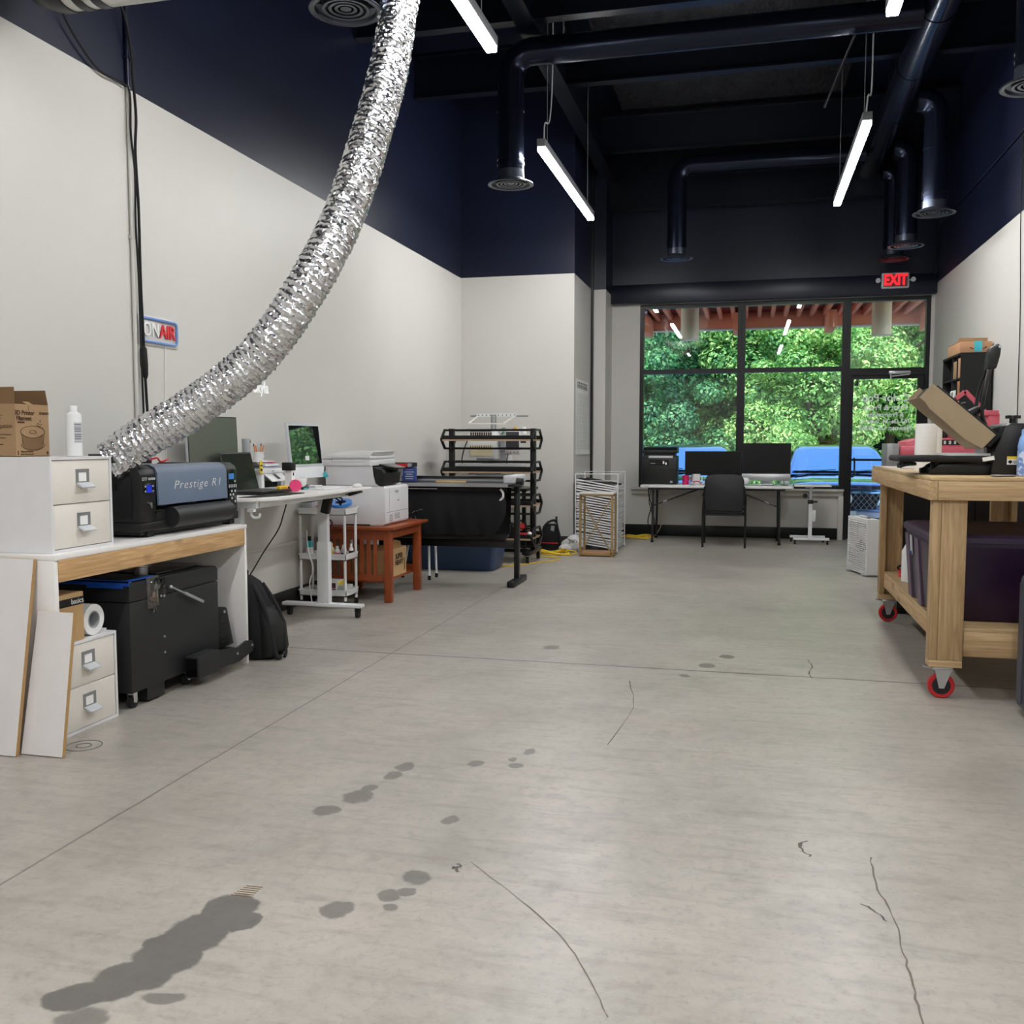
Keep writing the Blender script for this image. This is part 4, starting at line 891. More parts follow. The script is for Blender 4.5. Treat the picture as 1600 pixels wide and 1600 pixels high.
t = thing('tape_roll', 'round pink tape roll standing on the white desk', 'tape', (-2.9, 5.70, Z))
P(t, 'roll', MB().lathe([(.02, -.012), (.0385, -.012), (.04, -.008), (.04, .008), (.0385, .012), (.0, .012)], (0, 0, .0405), 'y', 28).xf(Matrix.Translation((-2.9, 5.72, Z)) @ Matrix.Rotation(R(28), 4, 'Z') @ Matrix.Rotation(PI, 4, 'Z')), 'pink')
t = thing('label_printer', 'small white label dispenser with dark base behind the pink roll', 'dispenser', (-3.0, 6.0, Z))
P(t, 'case', MB().obox((-3.0, 6.005, Z + .05), (.05, .07, .055), (R(15), 0, 0), .008), 'white_plastic'); P(t, 'dark_base', MB().box(-3.03, -2.965, 5.96, 6.05, Z, Z + .018, .003), 'black_plastic'); P(t, 'green_strip', MB().box(-2.9645, -2.962, 5.97, 6.03, Z + .002, Z + .012), 'teal')
t = thing('keyboard', 'thin white keyboard on the right part of the white desk', 'keyboard', (-2.87, 6.13, Z))
P(t, 'keyboard_body', MB().box(-2.93, -2.81, 5.97, 6.25, Z, Z + .008, .002), 'white_metal')
b = MB()
for i in range(4):
    for j in range(13): b.box(-2.925 + i * .028, -2.902 + i * .028, 5.977 + j * .0208, 5.994 + j * .0208, Z + .008, Z + .0105)
P(t, 'keys', b, 'white_plastic')
t = thing('computer_mouse', 'white computer mouse near the right end of the white desk', 'mouse', (-2.755, 6.38, Z))
P(t, 'mouse_body', MB().ell((-2.755, 6.40, Z + .008), (.03, .055, .02), 3), 'white_plastic', smooth=80)
t = thing('wire_clip_box', 'small grey clip holder behind the white keyboard', 'holder', (-2.99, 6.12, Z))
P(t, 'holder_body', MB().box(-3.01, -2.975, 6.07, 6.17, Z, Z + .02, .003).box(-3.005, -2.98, 6.075, 6.10, Z + .02, Z + .035), 'grey_plastic')

# ------------------------------------------------------------------ three tier cart
cx0, cx1, cy0, cy1 = -3.38, -2.985, 6.70, 6.93
t = thing('rolling_cart', 'slim white three-tier cart standing behind the desk leg', 'cart', (-3.18, 6.81, 0))
for z in (.085, .365, .715):
    b = MB().box(cx0, cx1, cy0, cy1, z, z + .006).box(cx0, cx1, cy0, cy0 + .006, z, z + .05).box(cx0, cx1, cy1 - .006, cy1, z, z + .05).box(cx0, cx0 + .006, cy0, cy1, z, z + .05).box(cx1 - .006, cx1, cy0, cy1, z, z + .05).box(cx0 - .004, cx1 + .004, cy0 - .004, cy0 + .001, z + .04, z + .052).box(cx1 - .001, cx1 + .004, cy0, cy1, z + .04, z + .052)
    P(t, 'tray', b, 'white_plastic')
for x in (cx0 + .012, cx1 - .012):
    for y in (cy0 + .012, cy1 - .012):
        p = P(t, 'post', MB().cyl((x, y, .05), (x, y, .766), .011, seg=12), 'white_plastic')
        P(p, 'caster', MB().cyl((x - .01, y, .02), (x + .01, y, .02), .02, seg=16).box(x - .008, x + .008, y - .008, y + .008, .03, .05), 'black_rubber')
zt = .7675
def bottle(x, y, z, r, h, m, capm, label, grp, lab=None):
    t = thing('bottle', label, 'bottle', (x, y, z), 0, grp)
    P(t, 'bottle_body', MB().lathe([(r * .9, 0), (r, .003), (r, h * .66), (r * .5, h * .78), (r * .45, h * .8)], (x, y, z), seg=16), m)
    P(t, 'cap', MB().lathe([(r * .5, h * .8), (r * .55, h * .81), (r * .5, h)], (x, y, z), seg=14), capm)
    if lab: P(t, 'label', MB().lathe([(r * 1.01, h * .15), (r * 1.03, h * .16), (r * 1.03, h * .5), (r * 1.01, h * .51)], (x, y, z), seg=16), lab)
    return t
zm = .3715
for k, (x, y, r, h, m, cm, lb, tx) in enumerate([
    (-3.20, 6.77, .03, .11, 'purple_pale', 'white_plastic', 'white_paper', 'pale purple bottle leftmost right of the desk leg on the cart'),
    (-3.14, 6.77, .028, .12, 'ivory', 'ivory', 'label_yellow', 'ivory bottle with yellow label on the cart'),
    (-3.085, 6.765, .024, .10, 'white_plastic', 'white_plastic', 'pink', 'white bottle with reddish label on the cart'),
    (-3.045, 6.80, .022, .11, 'white_plastic', 'light_grey', 'ink_grey', 'white bottle with grey cap on the cart, middle'),
    (-3.025, 6.745, .019, .105, 'light_grey', 'white_plastic', 'ink_black', 'grey bottle with black label on the cart'),
    (-3.01, 6.86, .018, .11, 'white_plastic', 'white_plastic', 'ink_black', 'small white bottle farthest right on the cart'),
    (-3.32, 6.77, .028, .17, 'teal', 'ink_black', 'white_paper', 'teal bottle with black cap left of the desk leg on the cart')]):
    bottle(x, y, zm, r, h, m, cm, tx, 'bottles on the middle tray of the cart', lb)
t = thing('masking_tape_roll', 'blue masking tape roll lying on the top tray of the cart', 'tape', (-3.07, 6.81, zt))
P(t, 'roll', MB().lathe([(.045, 0), (.085, 0), (.087, .004), (.087, .026), (.045, .026), (.045, 0)], (0, 0, 0), seg=32).xf(Matrix.Translation((-3.07, 6.815, zt + .02)) @ Matrix.Rotation(R(14), 4, 'X')), 'lcd_blue'); P(t, 'core', MB().lathe([(.0445, .001), (.0445, .025), (.041, .025), (.041, .001), (.0445, .001)], (0, 0, 0), seg=32).xf(Matrix.Translation((-3.07, 6.815, zt + .02)) @ Matrix.Rotation(R(14), 4, 'X')), 'purple')
t = thing('masking_tape_roll', 'pink tape roll under the desk power brick on the top tray of the cart', 'tape', (-3.21, 6.80, zt))
P(t, 'roll', MB().lathe([(.03, 0), (.05, 0), (.05, .02), (.03, .02), (.03, 0)], (-3.215, 6.80, zt), seg=28), 'pink')
solo('paint_scraper', MB().obox((-2.975, 6.82, zt + .006), (.09, .03, .008), (0, R(-6), 0), .002), 'white_plastic', 'white plastic scraper sticking out over the cart edge', 'tool', (-2.98, 6.82, zt))
t = thing('thread_box', 'small open box with red threads at the left end of the cart top', 'box', (-3.33, 6.81, zt))
P(t, 'box_body', MB().box(-3.375, -3.28, 6.74, 6.88, zt, zt + .05, .002), 'grey_plastic'); P(t, 'threads', MB().ell((-3.33, 6.80, zt + .052), (.03, .04, .015), 2).ell((-3.31, 6.84, zt + .055), (.02, .03, .012), 2), 'red')
t = thing('scissors', 'large scissors with dark red loops hanging on the cart front', 'scissors', (-3.15, 6.69, .55))
P(t, 'blades', MB().bar((-3.155, 6.688, .63), (-3.13, 6.688, .44), .02, .004, (0, 1, 0)).bar((-3.135, 6.684, .63), (-3.15, 6.684, .46), .018, .004, (0, 1, 0)), 'grey_metal')
mat('maroon', (86, 34, 52), .5)
P(t, 'loops', MB().ring((-3.115, 6.686, .655), .027, .007, 'y', 18, 6).ring((-3.175, 6.686, .66), .025, .007, 'y', 18, 6).bar((-3.165, 6.686, .68), (-3.15, 6.686, .75), .01, .006), 'maroon')
t = thing('small_carton', 'white carton with dark pictures on the bottom tray of the cart', 'box', (-3.1, 6.8, .0915))
P(t, 'carton_body', MB().box(-3.24, -3.075, 6.74, 6.87, .0915, .20), 'white_paper'); P(t, 'printed_picture', MB().box(-3.13, -3.09, 6.7385, 6.74, .1, .14).box(-3.13, -3.09, 6.7385, 6.74, .145, .185), 'maroon'); P(t, 'printed_end', MB().box(-3.075, -3.074, 6.75, 6.86, .15, .195), 'label_yellow')
t = thing('small_carton', 'grey carton at the right end of the bottom cart tray', 'box', (-3.03, 6.81, .0915))
P(t, 'carton_body', MB().box(-3.07, -3.0, 6.74, 6.86, .0915, .165), 'light_grey')
solo('white_cable', MB().tube(smoothpts([(-3.30, 6.68, .6), (-3.28, 6.66, .45), (-3.24, 6.66, .3), (-3.27, 6.66, .2), (-3.26, 6.67, .05), (-3.25, 6.68, .006)], 6), .005, 6), 'white_plastic', 'white cable hanging in front of the cart left of the desk leg', 'cable', (-3.27, 6.66, .006))

# ------------------------------------------------------------------ brown table with the laser printer
t = thing('side_table', 'reddish brown wooden slatted table under the big white printer', 'table', (-3.05, 7.38, 0))
P(t, 'tabletop', MB().box(-3.34, -2.70, 6.965, 7.81, .582, .606, .004), 'cherry_y')
for x in (-3.30, -2.765):
    for y in (7.03, 7.70): P(t, 'leg', MB().box(x - .03, x + .03, y - .03, y + .03, 0, .581, .004), 'cherry')
P(t, 'apron', MB().box(-3.27, -2.795, 7.005, 7.025, .50, .581).box(-3.27, -2.795, 7.705, 7.725, .50, .581).box(-2.76, -2.74, 7.06, 7.67, .51, .581).box(-3.32, -3.30, 7.06, 7.67, .51, .581), 'cherry_y')
for q in (7.01, 7.70): P(t, 'lower_rail', MB().box(-3.27, -2.795, q, q + .02, .17, .22), 'cherry_y')
P(t, 'lower_shelf', MB().box(-3.27, -2.80, 7.031, 7.699, .155, .172), 'cherry_y')
for k in range(7): P(t, 'slat', MB().box(-3.235 + k * .058, -3.205 + k * .058, 7.012, 7.022, .221, .499), 'cherry')
t = thing('shipping_carton', 'brown printed carton on the lower shelf of the wooden table', 'box', (-2.95, 7.4, .1725))
P(t, 'carton_body', MB().box(-3.2, -2.81, 7.14, 7.55, .1725, .40).prism([(7.14, .40), (7.55, .40), (7.53, .44), (7.40, .465), (7.2, .43)], 'x', -2.86, -2.855).prism([(7.14, .4), (7.16, .4), (7.2, .43), (7.18, .44)], 'x', -3.18, -2.82), 'light_carton')
for k, s in enumerate(('SUPER', 'HEAVY')): text(t, s, .06, (-2.809, 7.38, .33 - k * .052), '+x', 'ink_black', off=.002)
P(t, 'printed_marks', MB().box(-2.81, -2.809, 7.2, 7.23, .36, .375).box(-2.81, -2.809, 7.50, 7.515, .2, .3), 'ink_black')
x0, x1, y0, y1, z = -3.31, -2.80, 7.06, 7.59, .607
t = thing('laser_printer', 'large white laser printer with scanner on the brown wooden table', 'printer', (-3.05, 7.32, z))
P(t, 'printer_body', MB().prism([(x0, z), (x1 - .02, z), (x1, z + .02), (x1, z + .3), (x1 - .015, z + .315), (x0, z + .325)], 'y', y0, y1, .006), 'white_case')
side = [(x0, z + .326), (x1 - .06, z + .32), (x1 - .085, z + .335), (x1 - .105, z + .40), (x1 - .115, z + .478), (x0 - .0, z + .478)]
P(t, 'side_wall', MB().prism(side, 'y', y0, y0 + .02), 'white_case'); P(t, 'side_wall', MB().prism(side, 'y', y1 - .12, y1), 'white_case')
P(t, 'output_bay', MB().box(x0, x1 - .16, y0 + .021, y1 - .121, z + .328, z + .477), 'black_matte')
P(t, 'bay_lining', MB().prism([(x1 - .065, z + .327), (x1 - .085, z + .34), (x1 - .10, z + .40), (x1 - .11, z + .47), (x1 - .04, z + .445), (x1 - .02, z + .42), (x1 - .03, z + .33)], 'y', y0 + .03, y1 - .13), 'black_plastic')
P(t, 'scanner', MB().box(x0 - .03, x1 - .118, y0 - .012, y1 + .005, z + .479, z + .53, .006).box(x0 - .03, x1 - .118, y0 - .012, y1 + .005, z + .5315, z + .56, .008), 'white_case')
P(t, 'scanner_seam', MB().box(x0 + .06, x1 - .16, y0 - .0135, y0 - .0125, z + .541, z + .544).box(x0 + .06, x1 - .16, y0 - .0135, y0 - .0125, z + .51, z + .512).box(x0 + .06, x0 + .062, y0 - .0135, y0 - .0125, z + .51, z + .544), 'ink_grey')
P(t, 'document_feeder', MB().prism([(x0 - .0, z + .561), (x1 - .13, z + .561), (x1 - .10, z + .592), (x1 - .13, z + .595), (x0 + .12, z + .595)], 'y', y0 + .02, y1 - .05, .003), 'white_plastic')
P(t, 'control_panel', MB().obox((x1 - .04, 7.33, z + .47), (.12, .30, .014), (0, R(16), 0), .004), 'black_gloss')
P(t, 'seams', MB().box(x1, x1 + .001, y0 + .02, y1 - .01, z + .105, z + .108).box(x1, x1 + .001, y0 + .09, y0 + .092, z + .11, z + .30), 'ink_grey')
P(t, 'latch', MB().box(x1, x1 + .002, 7.27, 7.36, z + .268, z + .276).box(x1, x1 + .003, 7.29, 7.345, z + .255, z + .268), 'grey_plastic'); P(t, 'logo', MB().box(x1, x1 + .0015, 7.33, 7.365, z + .19, z + .196), 'ink_black')
b = MB()
for k in range(5): b.box(x1, x1 + .001, 7.15, 7.22, z + .02 + k * .014, z + .026 + k * .014); b.box(x1, x1 + .001, 7.26, 7.38, z + .045 + k * .01, z + .049 + k * .01)
P(t, 'rating_label', b, 'ink_grey'); P(t, 'handle_recess', MB().box(-3.14, -3.05, y0 - .0015, y0, z + .10, z + .135), 'grey_plastic'); P(t, 'foot_gap', MB().box(-3.14, -2.93, y0 - .002, y0 - .0005, z + .0, z + .012), 'ink_brown')
# ------------------------------------------------------------------ vinyl cutter with catch cloth
t = thing('vinyl_cutter', 'wide vinyl cutter on a black stand with a hanging black catch cloth', 'cutter', (-2.65, 8.2, 0))
P(t, 'cutter_body', MB().prism([(8.0, .90), (8.0, .915), (8.14, .925), (8.15, .962), (8.40, .962), (8.40, .885), (8.12, .885)], 'x', -3.38, -1.985), 'charcoal')
P(t, 'front_strip', MB().box(-3.38, -1.99, 7.996, 8.0, .882, .914).box(-3.38, -1.99, 8.125, 8.135, .926, .945), 'silver', 'silver front rail')
P(t, 'top_edge', MB().box(-3.38, -1.985, 8.148, 8.155, .958, .968), 'black_gloss')
P(t, 'end_housing', MB().box(-2.08, -1.965, 8.0, 8.42, .91, .985, .02, 3), 'light_grey')
P(t, 'knob', MB().cyl((-1.965, 8.06, .93), (-1.91, 8.06, .93), .035, .03).box(-2.03, -1.93, 7.99, 8.10, .885, .91, .004), 'black_plastic')
P(t, 'front_apron', MB().box(-2.70, -2.06, 8.06, 8.075, .84, .884), 'black_matte')
for x in (-3.30, -2.005):
    l_ = P(t, 'leg', MB().box(x - .022, x + .022, 8.20, 8.26, .055, .884, .003), 'black_metal')
    P(l_, 'foot', MB().box(x - .035, x + .035, 7.98, 8.48, .002, .055, .012), 'black_metal')
P(t, 'cross_bar', MB().box(-3.277, -2.028, 8.21, 8.25, .325, .395, .003), 'black_metal')
# draped cloth: a sagging trough
b = MB(); nx, ny = 44, 14; grid = []
for i in range(nx + 1):
    u_ = i / nx; x = -3.26 + u_ * 1.17; row = []
    edge = max(0, (u_ - .86) / .14)
    for j in range(ny + 1):
        v_ = j / ny; zz = .855 - .425 * v_ + (.07 * edge ** 2 if v_ > .5 else 0) * (v_ - .5) * 2
        yy = 8.09 - .05 * math.sin(v_ * PI) + .012 * math.sin(u_ * 23 + v_ * 2) * (.3 + v_) + .010 * math.sin(u_ * 51 + 1 - v_ * 3) * v_
        xx = x + .06 * math.sin(v_ * PI) * edge - .03 * v_ * edge * 2
        row.append(b.bm.verts.new((xx, yy, zz)))
    grid.append(row)
for i in range(nx):
    for j in range(ny): b.bm.faces.new((grid[i][j], grid[i + 1][j], grid[i + 1][j + 1], grid[i][j + 1]))
o = P(t, 'catch_cloth', b, 'cloth_black', smooth=80); md_ = o.modifiers.new('s', 'SOLIDIFY'); md_.thickness = .004
b = MB(); prof = [(8.09, .43), (8.13, .405), (8.2, .40), (8.3, .44), (8.38, .6), (8.40, .86)]
o2 = P(t, 'cloth_back', MB().prism(prof + [(a, c + .004) for a, c in prof[::-1]], 'x', -3.25, -2.10), 'cloth_black')
P(t, 'cloth_rod', MB().tube(smoothpts([(-2.11, 8.05, .86), (-2.085, 8.04, .83), (-2.09, 8.05, .79), (-2.12, 8.06, .76)], 4), .011, 8).cyl((-3.26, 8.085, .858), (-2.1, 8.085, .858), .006), 'white_plastic', 'white edge rods of the cloth')
mat('scribble', (150, 152, 158), .8)
b = MB()
for (a_, c_) in [((-2.93, .64), (-2.90, .66)), ((-2.89, .655), (-2.87, .665)), ((-2.95, .60), (-2.92, .58)), ((-2.90, .61), (-2.885, .57)), ((-2.86, .67), (-2.83, .672)), ((-2.97, .66), (-2.96, .63))]: b.bar((a_[0], 8.032, a_[1]), (c_[0], 8.032, c_[1]), .004, .003)
P(t, 'cloth_print', b, 'scribble')
solo('wooden_ruler', MB().box(-2.70, -2.43, 8.02, 8.06, .9165, .932, .001), 'wood_strip', 'pale wooden ruler lying on the front of the vinyl cutter', 'ruler', (-2.56, 8.04, .9165))
t = thing('hardback_book', 'blue hardback standing upright at the left end of the vinyl cutter', 'book', (-2.95, 8.06, .92))
P(t, 'cover', MB().box(-3.02, -2.895, 8.035, 8.075, .9235, 1.05, .002), 'box_blue')
b = MB()
for k, w_ in enumerate((.03, .045, .03, .04, .035)): b.box(-2.955 - w_, -2.955 + w_, 8.0335, 8.035, 1.025 - k * .02 - (.0 if k else -.003), 1.031 - k * .02)
P(t, 'printed_lines', b, 'light_grey')
t = thing('flat_case', 'flat black and red case lying on top of the blue book', 'case', (-3.03, 8.08, 1.051))
P(t, 'case_body', MB().box(-3.16, -2.92, 8.0, 8.16, 1.051, 1.092, .006), 'black_plastic'); P(t, 'red_side', MB().box(-3.08, -2.955, 7.997, 8.0, 1.056, 1.084), 'red'); P(t, 'metal_corner', MB().box(-2.955, -2.925, 7.995, 8.003, 1.055, 1.088).box(-2.94, -2.916, 7.997, 8.03, 1.06, 1.085), 'chrome')
t = thing('paper_roll', 'small grey-white roll standing between laser printer and blue book', 'roll', (-3.1, 8.06, .923))
P(t, 'roll', MB().lathe([(.015, 0), (.045, 0), (.045, .11), (.015, .11), (.015, 0)], (-3.085, 8.07, .924), seg=24), 'light_grey')

# folding stool behind: white legs with black tips
t = thing('white_stool', 'white thin-legged stool half hidden under the vinyl cutter', 'stool', (-2.99, 8.5, 0))
P(t, 'seat', MB().cyl((-2.99, 8.5, .36), (-2.99, 8.5, .38), .15, seg=28), 'white_plastic')
for (x, y, dx, dy) in ((-2.90, 8.40, .046, -.12), (-2.87, 8.5, .026, -.045), (-3.1, 8.42, -.05, -.05), (-3.08, 8.6, -.05, .05)):
    l_ = P(t, 'leg', MB().cyl((x + dx, y + dy, .03), (x, y, .36), .011, seg=10), 'white_metal')
    P(l_, 'rubber_tip', MB().cyl((x + dx, y + dy, 0), (x + dx, y + dy, .04), .014, seg=10), 'black_rubber')

# blue tote
t = thing('storage_tote', 'blue plastic storage tote on the floor behind the vinyl cutter', 'tote', (-2.87, 9.12, 0))
def tote(t, x0, x1, y0, y1, z0, h, m, lidm, tp=.04, bev=.03):
    b = MB(); rings = []
    def ringv(x0, x1, y0, y1, z, r=.05, n=5):
        out = []
        for (cx, cy), a in zip([(x0 + r, y0 + r), (x1 - r, y0 + r), (x1 - r, y1 - r), (x0 + r, y1 - r)], (180, 270, 0, 90)):
            out += [b.bm.verts.new((u_, v_, z)) for u_, v_ in arc(cx, cy, r, a, a + 90, n)]
        return out
    for z, i in ((z0, tp), (z0 + .015, tp * .8), (z0 + h * .85, tp * .12), (z0 + h * .85, .0), (z0 + h * .9, 0)): rings.append(ringv(x0 + i, x1 - i, y0 + i, y1 - i, z))
    for A, B_ in zip(rings, rings[1:]):
        n = len(A)
        for k in range(n): b.bm.faces.new((A[k], A[(k + 1) % n], B_[(k + 1) % n], B_[k]))
    b.bm.faces.new(rings[0][::-1]); b.bm.faces.new(rings[-1]); P(t, 'tub', b, m)
    b = MB(); rings = []
    for z, i in ((z0 + h * .901, -.012), (z0 + h * .96, -.014), (z0 + h * .985, -.002), (z0 + h, .03), (z0 + h * .985, .05)): rings.append(ringv(x0 + i, x1 - i, y0 + i, y1 - i, z))
    for A, B_ in zip(rings, rings[1:]):
        n = len(A)
        for k in range(n): b.bm.faces.new((A[k], A[(k + 1) % n], B_[(k + 1) % n], B_[k]))
    b.bm.faces.new(rings[0][::-1]); b.bm.faces.new(rings[-1]); P(t, 'lid', b, lidm)
tote(t, -3.35, -2.38, 8.9, 9.4, .002, .34, 'bin_blue', 'bin_blue', .06)
P(t, 'white_label', MB().box(-2.83, -2.73, 8.893, 8.897, .262, .285), 'white_paper')

# ------------------------------------------------------------------ tiered rack
rx0, rx1, ry = -3.13, -2.225, 9.86
t = thing('tiered_rack', 'black rolling tiered rack with hexagonal side brackets', 'rack', (-2.68, ry, 0))
for x in (rx0, rx1): P(t, 'post', MB().box(x - .028, x + .028, ry - .03, ry + .03, .13, 1.42, .004), 'black_metal')
hexo = [(-.25, 0), (-.13, .098), (.13, .098), (.25, 0), (.13, -.098), (-.13, -.098)]
for zc in (1.305, .965, .615, .265):
    for x, sx in ((rx0, -1), (rx1, 1)):
        xx = x + sx * .04; b = MB()
        hp = [(xx, ry + a, zc + c) for a, c in hexo]
        for i in range(6): b.bar(hp[i], hp[(i + 1) % 6], .022, .022, (1, 0, 0))
        P(t, 'hex_bracket', b, 'black_metal')
    P(t, 'rod', MB().cyl((rx0, ry - .13, zc + .098), (rx1, ry - .13, zc + .098), .011, seg=10), 'black_metal')
    P(t, 'rod', MB().cyl((rx0, ry - .13, zc - .098), (rx1, ry - .13, zc - .098), .012, seg=10), 'black_metal')
    P(t, 'rod', MB().cyl((rx0, ry + .13, zc + .098), (rx1, ry + .13, zc + .098), .011, seg=10), 'black_metal')
    sh = P(t, 'shelf_rail', MB().box(rx0 - .03, rx1 + .03, ry - .245, ry - .225, zc + .0, zc + .04).box(rx0 - .03, rx1 + .03, ry + .225, ry + .245, zc, zc + .04), 'black_metal')
    P(sh, 'shelf_board', MB().box(rx0 - .03, rx1 + .03, ry - .25, ry + .25, zc - .018, zc - .001), 'rack_wood')
for x in (rx0, rx1):
    bs = P(t, 'base_bar', MB().box(x - .03, x + .03, ry - .30, ry + .30, .09, .13, .004), 'black_metal')
    for y in (ry - .26, ry + .26):
        w_ = P(bs, 'caster', MB().cyl((x - .014, y, .04), (x + .014, y, .04), .04, seg=20), 'black_rubber')
        P(w_, 'fork', MB().box(x - .024, x - .018, y - .018, y + .018, .035, .09).box(x + .018, x + .024, y - .018, y + .018, .035, .09), 'grey_metal')
P(t, 'base_bar', MB().box(rx0, rx1, ry - .02, ry + .02, .092, .128), 'black_metal')
z = .267
t = thing('red_power_tool', 'red and black tool on the lowest shelf of the black rack', 'tool', (-2.33, 9.75, z))
P(t, 'tool_body', MB().box(-2.40, -2.27, 9.7, 9.78, z, z + .05, .012).box(-2.37, -2.29, 9.7, 9.78, z + .09, z + .15, .015), 'red'); P(t, 'tool_handle', MB().tube([(-2.39, 9.74, z + .05), (-2.395, 9.74, z + .1), (-2.38, 9.74, z + .17), (-2.29, 9.74, z + .18), (-2.27, 9.74, z + .1), (-2.28, 9.74, z + .05)], .012, 8), 'black_plastic')
t = thing('toy_ball', 'pink and white ball-shaped cap at the right end of the lowest rack shelf', 'ball', (-2.22, 9.69, z))
P(t, 'ball', MB().ell((-2.222, 9.66, z + .035), (.034, .034, .034), 3), 'red_press'); P(t, 'white_patch', MB().ell((-2.216, 9.645, z + .05), (.024, .024, .022), 2), 'white_plastic')
t = thing('black_tool_case', 'black tool case at the bottom of the black rack', 'case', (-2.5, 9.8, .267))
P(t, 'case_body', MB().box(-2.62, -2.42, 9.68, 9.95, z, z + .14, .012), 'black_plastic'); P(t, 'handle', MB().tube([(-2.58, 9.8, z + .14), (-2.58, 9.8, z + .17), (-2.46, 9.8, z + .17), (-2.46, 9.8, z + .14)], .008, 8), 'black_matte')

# ------------------------------------------------------------------ embroidery machine on its stand
t = thing('embroidery_machine', 'white multi-needle embroidery machine with tablet screen behind the black rack', 'sewing machine', (-2.75, 10.55, 0))
P(t, 'stand', MB().box(-3.2, -2.25, 10.35, 10.95, .72, .75, .003).box(-3.18, -3.14, 10.37, 10.41, 0, .72).box(-2.31, -2.27, 10.37, 10.41, 0, .72).box(-3.18, -3.14, 10.89, 10.93, 0, .72).box(-2.31, -2.27, 10.89, 10.93, 0, .72), 'black_metal')
P(t, 'machine_base', MB().box(-3.1, -2.4, 10.5, 10.92, .751, .85, .02).box(-2.92, -2.55, 10.62, 10.9, .85, 1.30, .02).prism([(-3.08, .90), (-2.95, .90), (-2.92, .98), (-3.1, .98)], 'y', 10.4, 10.5).prism([(-2.56, .90), (-2.42, .90), (-2.42, .99), (-2.53, .99)], 'y', 10.4, 10.5), 'white_plastic')
P(t, 'hoop_arm', MB().box(-3.2, -2.3, 10.36, 10.5, .985, 1.03, .006), 'light_grey'); P(t, 'hoop_plate', MB().prism([(-2.98, .985), (-2.50, .985), (-2.55, .91), (-2.92, .91)], 'y', 10.34, 10.36), 'screen_grey')
hd = P(t, 'needle_head', MB().prism([(-2.95, 1.10), (-2.62, 1.08), (-2.62, 1.30), (-2.66, 1.42), (-2.94, 1.42), (-2.96, 1.30)], 'y', 10.40, 10.62, .012), 'white_plastic')
b = MB()
for k in range(10): b.box(-2.92 + k * .026, -2.905 + k * .026, 10.393, 10.399, 1.345, 1.385); b.box(-2.92 + k * .026, -2.912 + k * .026, 10.393, 10.399, 1.19, 1.235)
P(hd, 'needle_slots', b, 'ink_brown'); P(hd, 'needle_cover', MB().box(-2.92, -2.66, 10.394, 10.40, 1.12, 1.235), 'ivory'); P(hd, 'head_vent', MB().box(-2.93, -2.67, 10.394, 10.40, 1.395, 1.41), 'black_gloss')
P(t, 'tension_unit', MB().box(-2.6, -2.4, 10.5, 10.62, 1.18, 1.36, .01).cyl((-2.55, 10.48, 1.36), (-2.35, 10.48, 1.36), .02).cyl((-2.62, 10.45, 1.30), (-2.40, 10.45, 1.29), .015), 'light_grey')
b = MB()
for k in range(5): b.ell((-2.58 + k * .04, 10.46, 1.395 + .012 * (k % 2)), (.022, .03, .02), 2)
P(t, 'thread_guides', b, 'white_plastic')
tb = P(t, 'tablet', MB().box(-2.43, -2.25, 10.33, 10.36, 1.135, 1.40, .012), 'white_plastic'); P(tb, 'tablet_screen', MB().box(-2.415, -2.265, 10.327, 10.33, 1.19, 1.39), 'screen_grey')
b = MB()
for k in range(4): b.cyl((-2.40 + k * .04, 10.324, 1.162), (-2.40 + k * .04, 10.33, 1.162), .009, seg=10)
P(tb, 'tablet_buttons', b, 'grey_plastic'); P(tb, 'tablet_bracket', MB().box(-2.25, -2.19, 10.34, 10.36, 1.265, 1.285), 'black_plastic')
P(t, 'thread_mast', MB().cyl((-2.76, 10.75, 1.30), (-2.76, 10.75, 1.595), .016).cyl((-2.72, 10.75, 1.30), (-2.72, 10.75, 1.595), .012), 'grey_metal')
b = MB().box(-2.98, -2.50, 10.87, 10.90, 1.575, 1.61).bar((-2.97, 10.88, 1.585), (-3.0, 10.60, 1.49), .016, .012).bar((-2.51, 10.88, 1.585), (-2.58, 10.60, 1.49), .016, .012).bar((-3.0, 10.60, 1.49), (-2.56, 10.60, 1.485), .016, .012)
tr = P(t, 'thread_rack', b, 'white_plastic')
b = MB()
for k in range(10): b.cyl((-2.96 + k * .049, 10.868, 1.592), (-2.96 + k * .049, 10.905, 1.592), .010, seg=8)
P(tr, 'guide_eyes', b, 'grey_metal'); P(tr, 'thread_bar', MB().cyl((-3.06, 10.885, 1.585), (-2.36, 10.885, 1.58), .009, seg=8), 'grey_metal')
b = MB(); b.cyl((-2.6, 10.68, 1.36), (-2.6, 10.68, 1.44), .035, .02, 14)
P(t, 'thread_cone', b, 'leaf_dark', 'dark green thread cone')
P(t, 'thread_cone', MB().cyl((-2.46, 10.68, 1.37), (-2.46, 10.68, 1.45), .032, .02, 14), 'amber', 'yellow thread cone'); P(t, 'thread_cone', MB().cyl((-2.36, 10.68, 1.37), (-2.36, 10.68, 1.45), .032, .02, 14), 'white_plastic', 'white thread cone'); P(t, 'cone_shelf', MB().box(-2.98, -2.3, 10.62, 10.74, 1.345, 1.36), 'white_plastic')
P(t, 'cables', MB().tube(smoothpts([(-2.97, 10.45, 1.3), (-3.0, 10.42, 1.2), (-3.03, 10.42, 1.08), (-3.02, 10.44, .99)], 4), .007, 6).tube(smoothpts([(-2.5, 10.45, 1.35), (-2.48, 10.43, 1.2), (-2.5, 10.42, 1.05), (-2.48, 10.45, .98)], 4), .006, 6), 'black_rubber')

t.location.x -= .16
for ch in t.children:
    if ch.name.startswith('tablet'): ch.location.x -= .07
